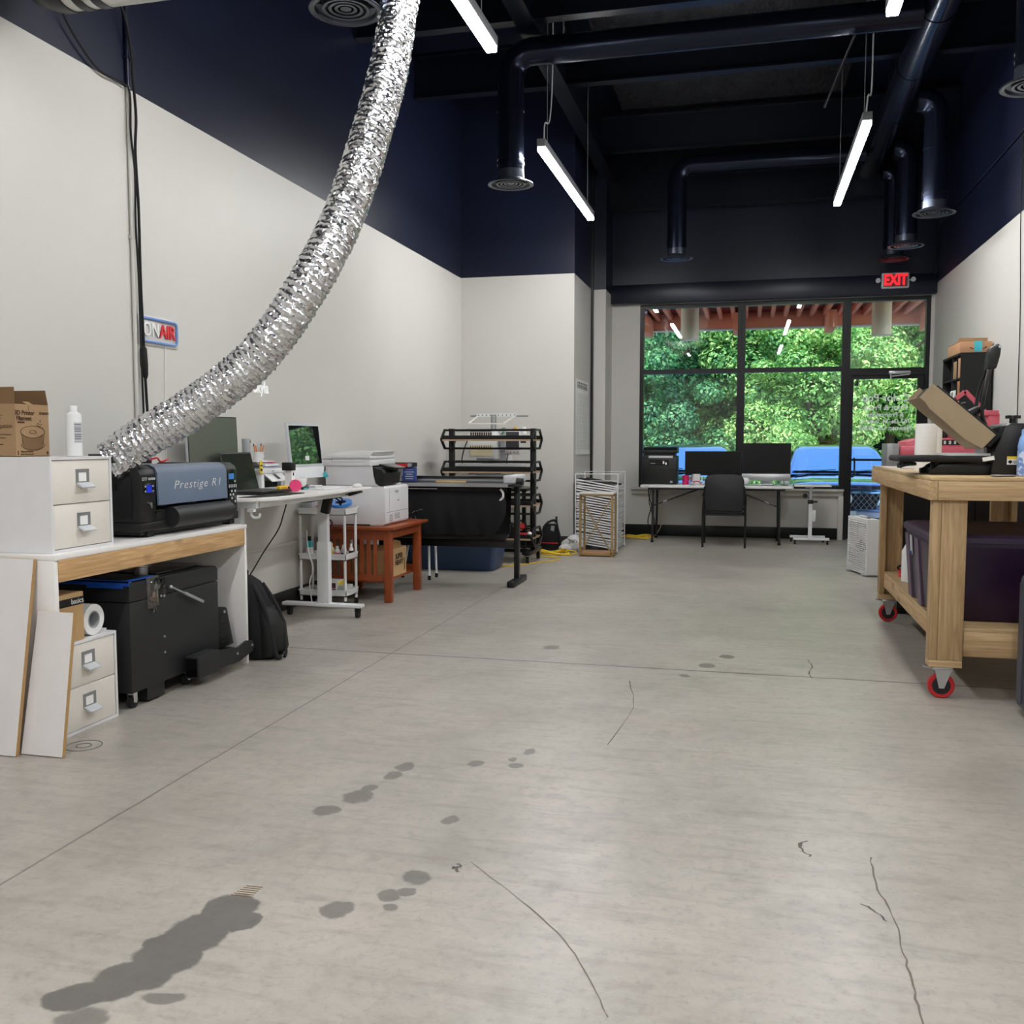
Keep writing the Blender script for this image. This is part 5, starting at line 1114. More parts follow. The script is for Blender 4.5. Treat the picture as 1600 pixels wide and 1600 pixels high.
# ------------------------------------------------------------------ things on the floor by the alcove
t = thing('tool_bag', 'black tool bag with red trim on the floor by the alcove wall', 'bag', (-2.25, 10.95, 0))
def blob2(prof, seg=20, sq=.7):
    b = MB(); rings = []
    for z, cx, cy, rx, ry_ in prof:
        rings.append([b.bm.verts.new((cx + rx * math.copysign(abs(math.cos(2 * PI * k / seg)) ** sq, math.cos(2 * PI * k / seg)), cy + ry_ * math.copysign(abs(math.sin(2 * PI * k / seg)) ** sq, math.sin(2 * PI * k / seg)), z)) for k in range(seg)])
    for A, B_ in zip(rings, rings[1:]):
        for k in range(seg): b.bm.faces.new((A[k], A[(k + 1) % seg], B_[(k + 1) % seg], B_[k]))
    b.bm.faces.new(rings[0][::-1]); b.bm.faces.new(rings[-1]); return b
P(t, 'bag_body', blob2([(.002, -2.26, 10.95, .13, .09), (.1, -2.26, 10.95, .135, .095), (.2, -2.26, 10.95, .115, .08), (.28, -2.255, 10.95, .075, .05), (.31, -2.25, 10.95, .05, .03)]), 'fabric_black', smooth=60)
P(t, 'red_trim', MB().box(-2.37, -2.15, 10.852, 10.857, .085, .098), 'red'); P(t, 'grey_panel', MB().bar((-2.23, 10.88, .2), (-2.22, 10.90, .29), .04, .006, (0, 1, 0)), 'grey_metal')
P(t, 'carry_handle', MB().tube(smoothpts([(-2.34, 10.9, .2), (-2.33, 10.9, .27), (-2.28, 10.91, .33), (-2.21, 10.92, .355), (-2.19, 10.93, .33)], 5), .014, 8), 'strap_black')
P(t, 'upright_strap', MB().tube(smoothpts([(-2.185, 10.93, .40), (-2.18, 10.92, .34), (-2.16, 10.9, .26), (-2.13, 10.88, .15), (-2.12, 10.86, .06)], 5), .012, 8), 'strap_black')
P(t, 'red_strip', MB().tube([(-2.15, 10.89, .2), (-2.125, 10.875, .12)], .006, 6), 'red_wheel')
t = thing('plastic_bag', 'crumpled white plastic shopping bag on the floor beside the tool bag', 'bag', (-1.98, 10.8, 0))
b = MB().ell((-1.97, 10.82, .085), (.13, .09, .085), 4).ell((-1.95, 10.80, .15), (.07, .06, .055), 3).ell((-2.04, 10.78, .05), (.09, .07, .05), 3)
for v in b.bm.verts:
    n_ = mn.noise_vector(v.co * 14) * .022 + mn.noise_vector(v.co * 35) * .008; v.co += n_; v.co.z = max(v.co.z, .002)
P(t, 'bag_skin', b, 'bag_white', smooth=25); text(t, 'Jolu', .06, (-1.95, 10.712, .13), (R(75), 0, R(15)), 'ink_black', 'printed_name', shear=.2)
def coil(name, label, loc, rx, ry_, n, seed):
    rn = random.Random(seed); pts = []
    for k in range(n * 14):
        a = 2 * PI * k / 14; q = 1 + .25 * math.sin(a * .37 + seed); pts.append((loc[0] + rx * q * math.cos(a) + rn.uniform(-.02, .02), loc[1] + ry_ * q * math.sin(a) + rn.uniform(-.015, .015), .008 + .011 * (k / 14) * (.5 + .5 * math.sin(a * 2)) + rn.uniform(0, .006)))
    return solo(name, MB().tube(smoothpts(pts, 3), .0062, 6), 'cord_yellow', label, 'cord', (loc[0], loc[1], 0), 'yellow extension cords')
coil('extension_cord', 'yellow extension cord heaped on the floor in front of the tool bag', (-2.13, 10.5), .2, .09, 5, 1)
coil('extension_cord', 'yellow extension cord coiled by the window wall left of the folding table', (-1.42, 12.55), .17, .1, 4, 2)
solo('extension_cord', MB().tube(smoothpts([(-2.5, 9.3, .008), (-2.3, 9.45, .007), (-2.15, 9.7, .007), (-2.0, 9.9, .007), (-1.98, 10.1, .007), (-2.1, 10.2, .007), (-2.25, 10.25, .007)], 5), .006, 6), 'cord_yellow', 'single loop of yellow cord on the floor beside the rack caster', 'cord', (-2.2, 9.8, 0), 'yellow extension cords')

# gold stand
gx0, gx1, gy0, gy1, gh = -1.81, -1.455, 10.42, 10.70, .715
t = thing('gold_stand', 'gold square-tube pedestal stand with X braces and pale top', 'stand', (-1.63, 10.56, 0))
for x in (gx0, gx1):
    for y in (gy0, gy1): P(t, 'leg', MB().box(x - .011, x + .011, y - .011, y + .011, .012, gh - .02), 'gold')
b = MB()
for z in (.012, gh - .042): b.box(gx0, gx1, gy0 - .011, gy0 + .011, z, z + .022).box(gx0, gx1, gy1 - .011, gy1 + .011, z, z + .022).box(gx0 - .011, gx0 + .011, gy0, gy1, z, z + .022).box(gx1 - .011, gx1 + .011, gy0, gy1, z, z + .022)
P(t, 'rail', b, 'gold')
P(t, 'brace', MB().bar((gx0, gy0, .03), (gx1, gy0, gh - .05), .012, .014, (0, 1, 0)), 'gold'); P(t, 'brace', MB().bar((gx1, gy0 - .004, .03), (gx0, gy0 - .004, gh - .05), .012, .014, (0, 1, 0)), 'gold')
P(t, 'top_panel', MB().box(gx0 - .013, gx1 + .013, gy0 - .013, gy1 + .013, gh - .0195, gh, .002), 'marble'); P(t, 'base_panel', MB().box(gx0, gx1, gy0, gy1, .0345, .042), 'carton')
P(t, 'foot', MB().box(gx0 - .02, gx0 + .01, gy0 - .02, gy0 + .01, 0, .012).box(gx1 - .01, gx1 + .02, gy0 - .02, gy0 + .01, 0, .012).box(gx0 - .02, gx0 + .01, gy1 - .01, gy1 + .02, 0, .012).box(gx1 - .01, gx1 + .02, gy1 - .01, gy1 + .02, 0, .012), 'gold')

# drying rack: many wire shelves
t = thing('drying_rack', 'white wire drying rack of many stacked trays beyond the gold stand', 'rack', (-1.70, 11.35, 0))
dx0, dx1, dy0, dy1 = -1.975, -1.475, 11.02, 11.68
for x in (dx0, dx1):
    for y in (dy0, dy1):
        p = P(t, 'upright', MB().cyl((x, y, .03), (x, y, .90 if y == dy0 else .91), .006, seg=8), 'white_metal')
        P(p, 'foot', MB().cyl((x, y, .0), (x, y, .03), .01, seg=8), 'white_plastic')
P(t, 'top_loop', MB().tube([(dx0, dy0, .90), (dx1, dy0, .90)], .005, 6).tube([(dx0, dy1, .91), (dx1, dy1, .91)], .005, 6).tube([(dx0, dy0, .90), (dx0, dy1, .91)], .005, 6).tube([(dx1, dy0, .9), (dx1, dy1, .91)], .005, 6).tube([(dx0, dy0, .82), (dx1, dy0, .82)], .005, 6), 'white_metal')
rn = random.Random(11)
tray_me = None
for k in range(26):
    z = .055 + k * .0295
    if tray_me is None:
        b = MB(); zz = 0
        for (x, s_) in ((dx0 + .012, 0), (dx1 - .012, 0)): b.box(x - .0035, x + .0035, dy0 + .01, dy1 - .01, -.0035, .0035)
        for i in range(13): y = dy0 + .012 + i * (dy1 - dy0 - .024) / 12; b.box(dx0 + .01, dx1 - .01, y - .0022, y + .0022, -.0022, .0022)
        for i in range(1, 8): x = dx0 + .012 + i * (dx1 - dx0 - .024) / 8; b.box(x - .0018, x + .0018, dy0 + .01, dy1 - .01, -.0035, -.0005)
        b.box(dx0 + .006, dx1 - .006, dy0 + .006, dy0 + .014, -.008, .008).box(dx0 + .006, dx1 - .006, dy1 - .014, dy1 - .006, -.005, .005)
        for v in b.bm.verts: v.co -= V((-1.725, 11.35, 0))
        o = mesh_obj('wire_tray', b, 'white_metal', 0); tray_me = o.data
    else: o = link(bpy.data.objects.new('wire_tray', tray_me))
    o.parent = t; o.location = V((-1.725, 11.35, z)) - t.location; o.rotation_euler = (0, R(8 + rn.uniform(-2, 2)), 0)
    if k > 2:
        pp_ = MB(); 
        for q in range(2): pp_.obox((rn.uniform(-.02, .02), -.17 + .33 * q, .0055 + .002 * q), (.44, .29, .004), (0, R(rn.uniform(-1, 3)), R(rn.uniform(-4, 4))))
        pp_.xf(Matrix.Translation(o.location) @ Euler(o.rotation_euler).to_matrix().to_4x4()); P(t, 'printed_sheet', pp_, 'white_paper' if k not in (24, 25) else 'ink_black' if k == 25 else 'white_paper', local=True)
# wall calendar
t = thing('wall_calendar', 'large white year planner hanging on the side of the alcove wall', 'calendar', (-2.019, 11.7, 1.12))
b = MB(); L = []
for k in range(13):
    v_ = k / 12; L.append([(-2.0175 + .022 * (1 - abs(2 * u_ - 1)) * .3 + .03 * max(0, u_ - .5) ** 2 * (1 - v_) + (.012 if k == 0 else 0) * u_, 11.24 + .93 * u_, 1.12 + .915 * v_) for u_ in [i / 8 for i in range(9)]])
for A, B_ in zip(L, L[1:]):
    for i in range(8): b.quad(A[i], A[i + 1], B_[i + 1], B_[i])
P(t, 'sheet', b, 'white_paper')
def cal_x(u_, v_): return -2.0155 + .022 * (1 - abs(2 * u_ - 1)) * .3 + .03 * max(0, u_ - .5) ** 2 * (1 - v_)
b = MB()
for r_ in range(7):
    for c_ in range(5):
        y = 11.30 + c_ * .165; z = 1.19 + r_ * .098; u_ = (y + .07 - 11.24) / .93; v_ = (z + .03 - 1.12) / .915; x = cal_x(u_, v_)
        for (a, c, e, f) in ((0, .15, 0, .004), (0, .15, .078, .082), (0, .004, 0, .08), (.146, .15, 0, .08), (.02, .13, .03, .034), (.02, .13, .05, .054)): b.box(x, x + .0012, y + a, y + c, z + e, z + f)
mat('planner_grey', (198, 204, 200), .8)
P(t, 'planner_grid', b, 'planner_grey')
b = MB(); ch = '2025 PLAN'
for c_ in range(7): y = 11.34 + c_ * .105; x = cal_x((y - 11.2) / .93, .95); b.box(x, x + .0012, y, y + .022, 1.925, 2.0).box(x, x + .0012, y + .03, y + .07, 1.985, 2.0).box(x, x + .0012, y + .05, y + .07, 1.925, 1.97).box(x, x + .0012, y + .03, y + .07, 1.95, 1.96)
P(t, 'planner_heading', b, 'ink_grey')

# ------------------------------------------------------------------ folding table by the window
tx0, tx1, ty0, ty1, tz = -1.325, .545, 12.03, 12.72, .735
t = thing('folding_table', 'long white folding table with grey metal legs under the window', 'table', (-.39, 12.38, 0))
P(t, 'tabletop', MB().box(tx0, tx1, ty0, ty1, tz - .038, tz, .012, 3), 'white_plastic'); P(t, 'apron_rail', MB().box(tx0 + .1, tx1 - .1, ty0 + .06, ty0 + .085, tz - .062, tz - .0385).box(tx0 + .1, tx1 - .1, ty1 - .085, ty1 - .06, tz - .062, tz - .0385), 'charcoal')
for x, s_ in ((tx0 + .16, 1), (tx1 - .17, -1)):
    for y in (ty0 + .07, ty1 - .07):
        l_ = P(t, 'leg', MB().tube([(x, y, tz - .05), (x - .005 * s_, y, .3), (x - .01 * s_, y, .02)], .0145, 10), 'charcoal')
        P(l_, 'rubber_foot', MB().cyl((x - .01 * s_, y, 0), (x - .01 * s_, y, .03), .019, seg=12), 'black_rubber')
    P(t, 'cross_tube', MB().cyl((x - .006 * s_, ty0 + .07, .22), (x - .006 * s_, ty1 - .07, .22), .010, seg=8), 'charcoal')
    br = P(t, 'brace', MB().cyl((x + .005 * s_, ty0 + .12, .47), (x + .30 * s_, ty0 + .12, .585), .009, seg=8).cyl((x + .28 * s_, ty0 + .12, .577), (x + .56 * s_, ty0 + .12, tz - .055), .011, seg=8), 'charcoal')
    P(br, 'lock_collar', MB().cyl((x + .12 * s_, ty0 + .12, .513), (x + .17 * s_, ty0 + .12, .533), .014, seg=10), 'grey_metal')
P(t, 'brand_plate', MB().box(tx0 + .06, tx0 + .11, ty0 - .001, ty0 + .001, tz - .022, tz - .016), 'grey_metal')
z = tz + .001
t = thing('office_printer', 'tall black all-in-one printer at the left end of the folding table', 'printer', (-1.11, 12.4, z))
x0, x1, y0, y1 = -1.33, -.885, 12.2, 12.6
P(t, 'printer_body', MB().box(x0, x1, y0, y1, z, z + .36, .008).box(x0 + .02, x1 - .03, y0 + .03, y1, z + .36, z + .39), 'black_plastic'); P(t, 'scanner', MB().box(x0 + .01, x1 + .0, y0 - .01, y1, z + .395, z + .435, .006).prism([(y0 + .02, z + .436), (y1, z + .436), (y1, z + .475), (y0 + .06, z + .47)], 'x', x0 + .02, x1), 'black_plastic')
P(t, 'output_tray', MB().box(x0 + .09, x1 - .05, y0 - .004, y0 + .03, z + .335, z + .365), 'light_grey', 'pale paper in the output slot'); P(t, 'control_display', MB().box(x0 + .10, x1 - .10, y0 - .003, y0, z + .24, z + .315), 'black_gloss')
P(t, 'warning_icons', MB().box(x1 - .175, x1 - .155, y0 - .004, y0 - .003, z + .26, z + .295).box(x1 - .145, x1 - .125, y0 - .004, y0 - .003, z + .25, z + .28), 'white_paper'); P(t, 'badge', MB().box(x0 + .115, x0 + .175, y0 - .004, y0 - .003, z + .262, z + .27).box(x1 - .08, x1 - .05, y0 - .004, y0 - .001, z + .02, z + .045), 'grey_plastic'); P(t, 'tray_line', MB().box(x0 + .01, x1 - .01, y0 - .001, y0, z + .19, z + .193).box(x0 + .01, x1 - .01, y0 - .001, y0, z + .325, z + .33), 'black_gloss')
monitor('computer_monitor', 'wide black monitor left of the silver all-in-one, behind the chair', (-.445, 12.53, z), .715, .315, .105, 0, R(-2), 'screen_black', .008)
monitor('all_in_one_computer', 'black-screened silver all-in-one computer right of the chair', (.22, 12.5, z), .60, .475, .05, R(-3), R(-3), 'screen_black', .012, 'black_gloss', .085, 'silver', .02)
t = thing('water_cup', 'bright pink cup beside the black printer on the folding table', 'cup', (-.77, 12.2, z))
P(t, 'cup_body', MB().lathe([(.035, 0), (.04, .004), (.042, .115), (.038, .115), (.034, .01)], (-.77, 12.2, z)), 'magenta'); P(t, 'handle', MB().tube([(-.73, 12.2, z + .09), (-.70, 12.2, z + .085), (-.70, 12.2, z + .04), (-.73, 12.2, z + .035)], .006, 6), 'magenta')
t = thing('white_mug', 'white mug behind the pink cup on the folding table', 'mug', (-.645, 12.28, z))
P(t, 'mug_body', MB().lathe([(.045, 0), (.05, .004), (.055, .13), (.05, .13), (.045, .01)], (-.645, 12.30, z)), 'white_plastic'); P(t, 'handle', MB().tube([(-.595, 12.30, z + .1), (-.57, 12.30, z + .095), (-.57, 12.30, z + .05), (-.6, 12.30, z + .04)], .007, 6), 'white_plastic')
t = thing('headphones', 'pink and black headset lying by the white mug', 'headphones', (-.62, 12.15, z))
P(t, 'headband', MB().tube(smoothpts([(-.68, 12.14, z + .02), (-.65, 12.12, z + .045), (-.6, 12.12, z + .04), (-.56, 12.14, z + .015)], 5), .008, 8), 'red_press'); P(t, 'ear_pad', MB().ell((-.68, 12.15, z + .02), (.03, .03, .02), 2).ell((-.555, 12.15, z + .02), (.03, .03, .02), 2), 'light_grey')
solo('notepad', MB().obox((-.35, 12.33, z + .012), (.3, .2, .024), (0, 0, R(4))), 'white_paper', 'white notepad under the wide black monitor', 'notepad', (-.35, 12.33, z))
t = thing('desk_ornament', 'small white rounded gadget between the two screens', 'gadget', (.01, 12.34, z))
P(t, 'body', MB().ell((-.04, 12.33, z + .05), (.06, .04, .045), 3), 'white_plastic', smooth=80)
for k, (x, y, m, w_, d_, r_, l_) in enumerate([(.03, 12.15, 'leaf_dark', .16, .1, 12, 'green sheet lying on the folding table behind the chair'), (.13, 12.2, 'white_paper', .18, .12, -20, 'loose white sheet in front of the silver all-in-one computer'), (.26, 12.18, 'light_grey', .2, .1, 35, 'grey sheet beside the white keyboard'), (.37, 12.12, 'ink_black', .22, .02, 40, 'dark pen-like strip on the loose papers'), (.45, 12.15, 'leaf_dark', .12, .08, -15, 'dark green packet near the right end of the folding table')]):
    solo('loose_sheet' if k in (0, 1, 2) else ('marker' if k == 3 else 'packet'), MB().obox((x, y, z + .003 + .0045 * k), (w_, d_, .004), (0, 0, R(r_))), m, l_, ['paper', 'paper', 'paper', 'marker', 'packet'][k], (x, y, z), 'papers in front of the all-in-one' if k < 3 else None)
t = thing('eyeglasses_case', 'small clear and black gadget at the right of the all-in-one computer', 'case', (.44, 12.3, z))
P(t, 'case_body', MB().box(.40, .50, 12.30, 12.36, z, z + .05, .01), 'light_grey'); P(t, 'dark_strap', MB().box(.43, .44, 12.297, 12.363, z, z + .053), 'ink_black')
solo('desk_cable', MB().tube(smoothpts([(-1.30, 12.78, .7), (-1.29, 12.78, .55), (-1.25, 12.78, .42), (-1.27, 12.78, .35), (-1.30, 12.78, .22), (-1.28, 12.78, .1), (-1.2, 12.74, .007)], 6), .007, 6), 'black_rubber', 'black cable with a knot hanging below the left end of the folding table', 'cable', (-1.28, 12.78, .007), 'cables under the folding table')
solo('desk_cable', MB().tube(smoothpts([(-1.25, 12.8, .7), (-1.29, 12.8, .5), (-1.26, 12.8, .36), (-1.21, 12.8, .2), (-1.24, 12.8, .05), (-1.3, 12.72, .008)], 6), .006, 6), 'black_rubber', 'second black cable crossing the knotted one below the folding table', 'cable', (-1.25, 12.8, .008), 'cables under the folding table')
solo('desk_cable', MB().tube(smoothpts([(-1.19, 12.84, .7), (-1.17, 12.84, .5), (-1.12, 12.84, .3), (-1.13, 12.82, .15), (-1.2, 12.76, .03), (-1.35, 12.68, .012)], 6), .006, 6), 'ivory', 'cream cable curving down to the yellow cord by the window wall', 'cable', (-1.15, 12.84, .012), 'cables under the folding table')

# guest chair
t = thing('guest_chair', 'black leather guest chair pushed up to the folding table', 'chair', (-.27, 11.8, 0))
x0, x1 = -.545, -.005
P(t, 'backrest', MB().prism([(-.49, .44), (-.06, .44), (-.04, .55), (-.045, .82), (-.07, .87), (-.16, .89), (-.39, .89), (-.48, .87), (-.505, .82), (-.51, .55)], 'y', 11.66, 11.70, .014, 3), 'leather_black', smooth=60)
P(t, 'seat', MB().box(-.52, -.03, 11.69, 12.15, .40, .46, .025, 3), 'leather_black', smooth=60)
for x in (x0 + .02, x1 - .02):
    P(t, 'leg', MB().tube(smoothpts([(x, 11.66, .0), (x, 11.68, .25), (x, 11.70, .45), (x + (.02 if x < -.3 else -.02), 11.68, .74)], 4), .0135, 10), 'black_metal')
    P(t, 'leg', MB().tube([(x, 12.18, 0), (x, 12.16, .4), (x, 12.15, .62)], .0135, 10), 'black_metal')
    P(t, 'armrest', MB().tube([(x, 12.15, .62), (x, 12.1, .645), (x, 11.8, .65), (x, 11.70, .63)], .016, 10), 'black_plastic')
P(t, 'seat_frame', MB().box(x0 + .02, x1 - .02, 11.70, 11.73, .385, .41).box(x0 + .02, x1 - .02, 12.1, 12.13, .385, .41), 'black_metal')

# adjustable laptop cart
t = thing('laptop_cart', 'small white adjustable side table on casters right of the folding table', 'table', (.77, 12.4, 0))
P(t, 'tabletop', MB().box(.56, 1.0, 12.25, 12.65, .722, .74, .004), 'white_lam'); P(t, 'dark_edge', MB().box(.93, 1.04, 12.56, 12.66, .712, .721), 'ink_black')
P(t, 'post', MB().box(.745, .79, 12.43, 12.47, .06, .50).box(.752, .783, 12.437, 12.463, .50, .70), 'white_metal'); P(t, 'bracket', MB().box(.70, .80, 12.4, 12.5, .70, .7215), 'white_metal')
P(t, 'clamp', MB().box(.735, .80, 12.42, 12.48, .50, .55, .004).cyl((.80, 12.45, .525), (.85, 12.45, .525), .012).cyl((.70, 12.43, .60), (.70, 12.47, .60), .03), 'black_plastic')
P(t, 'cable_box', MB().box(.79, .83, 12.43, 12.47, .28, .42, .003), 'white_metal')
for y, dx in ((12.30, .0), (12.60, -.03)):
    f_ = P(t, 'foot', MB().box(.56 + dx, .99 + dx, y - .02, y + .02, .055, .085, .003), 'white_metal')
    for x in (.58 + dx, .97 + dx): P(f_, 'caster', MB().cyl((x - .01, y, .026), (x + .01, y, .026), .026, seg=16).box(x - .012, x + .012, y - .012, y + .012, .03, .056), 'black_rubber')
P(t, 'foot_link', MB().box(.75, .785, 12.32, 12.58, .06, .08).prism([(.73, .085), (.81, .085), (.775, .13), (.76, .13)], 'y', 12.28, 12.31), 'white_metal')

# box fan
t = thing('box_fan', 'white box fan standing on the floor beside the wooden workbench', 'fan', (1.10, 9.44, 0), R(104))
# local: x along the face (near corner -> far corner), -y out of the wall side, face at y=+
W, Hh, D = .515, .545, .115
b = MB()
b.box(0, .03, -D, 0, .018, Hh).box(W - .03, W, -D, 0, .018, Hh).box(.03, W - .03, -D, 0, .018, .048).box(.03, W - .03, -D, 0, Hh - .03, Hh)
P(t, 'case', b, 'fan_white', local=True)
def fan_grille(yy):
    b = MB()
    for k in range(26): z = .05 + k * .0182; b.tube([(.025, yy, z), (W * .25, yy + .002, z + .006 * math.sin(k * .5)), (W * .5, yy + .003, z), (W * .75, yy + .002, z - .006 * math.sin(k * .5)), (W - .025, yy, z)], .0058, 6)
    for k in range(7): x = .05 + k * .07; b.box(x - .003, x + .003, yy - .003, yy + .0, .03, Hh - .02)
    return b
P(t, 'front_grille', fan_grille(.003), 'fan_white', local=True); P(t, 'rear_grille', fan_grille(-D - .002), 'fan_white', local=True)
hb = P(t, 'hub_badge', MB().lathe([(.0, .008), (.026, .008), (.028, .003), (.028, -.001)], (W / 2, 0, Hh / 2), 'y', 20), 'grey_plastic', local=True); P(t, 'motor', MB().cyl((W / 2, -.10, Hh / 2), (W / 2, -.03, Hh / 2), .055), 'fan_dark', local=True)
b = MB()
for k in range(5):
    a = 2 * PI * k / 5; M = Matrix.Translation((W / 2, -.055, Hh / 2)) @ Matrix.Rotation(a, 4, 'Y') @ Matrix.Translation((.125, 0, 0)) @ Matrix.Rotation(R(24), 4, 'X')
    q = MB().prism([(-.08, -.03), (.08, -.075), (.095, .05), (-.08, .035)], 'y', -.002, .002).xf(M); me_ = bpy.data.meshes.new('x'); q.bm.to_mesh(me_); b.bm.from_mesh(me_); bpy.data.meshes.remove(me_)
P(t, 'blades', b, 'fan_white', local=True)
P(t, 'carry_handle', MB().box(W * .35, W * .65, -.075, -.04, Hh + .0, Hh + .02, .006), 'light_grey', local=True); P(t, 'speed_dial', MB().lathe([(.02, 0), (.018, .02), (.0, .022)], (W * .25, -.06, Hh), 'z', 16), 'fan_dark', local=True)
for x in (.06, W - .06): P(t, 'foot', MB().box(x - .03, x + .03, -D - .02, .02, 0, .018, .004), 'grey_plastic', local=True)
P(t, 'power_cord', MB().tube([(W * .45, .006, Hh - .03), (W * .46, .008, Hh - .12), (W * .44, .008, Hh - .2)], .004, 6), 'light_grey', local=True)
# ------------------------------------------------------------------ wooden workbench
wx0, wx1, wy0, wy1, wz = .86, 1.815, 4.97, 7.22, 1.107
t = thing('workbench', 'rolling workbench of pale lumber with red casters near the right edge', 'workbench', (1.3, 6.1, 0))
P(t, 'plywood_top', MB().box(wx0 + .004, wx1, wy0 + .004, wy1, wz - .019, wz, .002), 'ply')
P(t, 'top_rail', MB().box(wx0, wx0 + .038, wy0, wy1, wz - .112, wz - .020, .003), 'pine_y'); P(t, 'top_rail', MB().box(wx0 + .039, wx1, wy0, wy0 + .038, wz - .112, wz - .020, .003), 'pine')
P(t, 'top_rail', MB().box(wx0 + .039, wx1, wy1 - .038, wy1, wz - .112, wz - .020, .003), 'pine'); P(t, 'top_rail', MB().box(wx1 - .038, wx1, wy0 + .039, wy1 - .039, wz - .112, wz - .02, .003), 'pine_y')
def wleg(x, y, sx, sy):
    l_ = P(t, 'leg', MB().box(min(x, x + sx * .038), max(x, x + sx * .038), min(y, y + sy * .09), max(y, y + sy * .09), .20, wz - .113, .003).box(min(x + sx * .039, x + sx * .155), max(x + sx * .039, x + sx * .155), min(y, y + sy * .038), max(y, y + sy * .038), .20, wz - .113, .003), 'pine_z')
    P(l_, 'foot_block', MB().box(min(x, x + sx * .155), max(x, x + sx * .155), min(y, y + sy * .09), max(y, y + sy * .09), .164, .199, .003), 'pine')
    cx, cy = x + sx * .07, y + sy * .05
    c = P(l_, 'caster', MB().lathe([(.040, -.014), (.058, -.016), (.0635, -.010), (.0635, .010), (.058, .016), (.040, .014)], (cx, cy, .0635), 'y', 32), 'red_wheel', 'red caster tyre')
    return cx, cy, l_
for (x, y, sx, sy) in ((.885, 5.0, 1, 1), (.915, 7.19, 1, -1), (1.79, 5.0, -1, 1), (1.79, 7.19, -1, -1)):
    cx, cy, l_ = wleg(x, y, sx, sy)
    P(l_, 'wheel_core', MB().cyl((cx, cy - .0145, .0635), (cx, cy + .0145, .0635), .044, seg=28).cyl((cx, cy - .022, .0635), (cx, cy + .022, .0635), .012), 'black_plastic')
    P(l_, 'fork', MB().prism([(cx - .035, .148), (cx + .045, .148), (cx + .012, .052), (cx - .012, .052)], 'y', cy - .024, cy - .02).prism([(cx - .035, .148), (cx + .045, .148), (cx + .012, .052), (cx - .012, .052)], 'y', cy + .02, cy + .024).box(cx - .045, cx + .05, cy - .035, cy + .035, .146, .163, .003).bar((cx - .03, cy, .148), (cx - .085, cy, .158), .03, .006).cyl((cx, cy - .028, .0635), (cx, cy + .028, .0635), .008, seg=10), 'steel')
P(t, 'lower_rail', MB().box(.945, .983, 5.10, 7.09, .255, .344, .003), 'pine_y'); P(t, 'lower_rail', MB().box(1.045, 1.60, 5.02, 5.058, .22, .344, .003), 'pine')
P(t, 'lower_rail', MB().box(1.08, 1.60, 7.13, 7.168, .25, .344, .003), 'pine')
P(t, 'lower_shelf', MB().box(.947, 1.72, 5.022, 7.12, .345, .363), 'ply')
# purple tote
t = thing('storage_tote', 'big dark purple storage tote with greyish lid on the lower workbench shelf', 'tote', (1.22, 5.63, .3635))
tote(t, .92, 1.56, 5.17, 6.08, .3640, .45, 'purple', 'purple_lid', .05)
for y in (5.68, 6.0): P(t, 'side_band', MB().bar((.925, y, .74), (.955, y, .37), .11, .012, (1, 0, 0)), 'purple_band')
P(t, 'tote_label', MB().bar((.921, 5.86, .74), (.928, 5.86, .63), .06, .004, (1, 0, 0)), 'light_grey'); P(t, 'label_print', MB().bar((.9215, 5.86, .65), (.9225, 5.86, .635), .05, .006, (1, 0, 0)), 'box_blue')
t = thing('cord_reel', 'red and black cord bundle at the far end of the lower workbench shelf', 'cord', (1.05, 6.85, .364))
P(t, 'red_cord', MB().ring((1.06, 6.85, .372), .05, .009, 'z', 20, 8).ring((1.06, 6.855, .388), .045, .009, 'z', 20, 8).ring((1.055, 6.85, .404), .048, .008, 'z', 20, 8), 'red'); P(t, 'black_plug', MB().tube(smoothpts([(1.01, 6.85, .41), (1.0, 6.84, .43), (1.04, 6.83, .445), (1.08, 6.84, .42)], 4), .008, 8), 'black_rubber')
t = thing('white_jug', 'white plastic jug behind the purple tote on the lower shelf', 'jug', (1.1, 6.55, .364))
P(t, 'jug_body', MB().lathe([(.07, 0), (.075, .005), (.075, .2), (.05, .25), (.03, .27), (.03, .29)], (1.06, 6.6, .364)), 'white_plastic'); P(t, 'cap', MB().cyl((1.06, 6.6, .654), (1.06, 6.6, .675), .032), 'black_plastic')

# ------------------------------------------------------------------ heat press
z = wz + .001
t = thing('heat_press', 'black clamshell heat press, open, with kraft paper wrapped upper platen', 'heat press', (1.15, 5.5, z))
basep = [(.92, z), (1.37, z), (1.37, z + .055), (1.1, z + .06), (.98, z + .058), (.955, z + .045), (.945, z + .03), (.92, z + .026)]
P(t, 'base_frame', MB().prism(basep, 'y', 5.34, 5.38, .003).prism(basep, 'y', 5.62, 5.66, .003).box(.95, .99, 5.38, 5.62, z + .004, z + .03).box(1.28, 1.34, 5.38, 5.62, z + .004, z + .05).box(.99, 1.04, 5.40, 5.60, z + .03, z + .062), 'black_metal')
P(t, 'lower_platen', MB().box(.765, 1.225, 5.30, 5.70, z + .066, z + .098, .014, 3), 'black_rubber')
P(t, 'platen_post', MB().cyl((1.0, 5.5, z + .03), (1.0, 5.5, z + .068), .05), 'black_metal'); P(t, 'drawer_handle', MB().box(.80, .87, 5.42, 5.58, z + .045, z + .062, .005).box(.79, .80, 5.45, 5.55, z + .03, z + .055).bar((.79, 5.42, z + .04), (.84, 5.42, z + .055), .03, .012), 'black_plastic')
a = R(41); cxp, czp = 1.062, 1.405
M = Matrix.Translation((cxp, 5.5, czp)) @ Matrix.Rotation(a, 4, 'Y')
sl = P(t, 'upper_platen', MB().box(-.20, .205, -.19, .19, -.025, .047, .004).xf(M), 'black_metal')
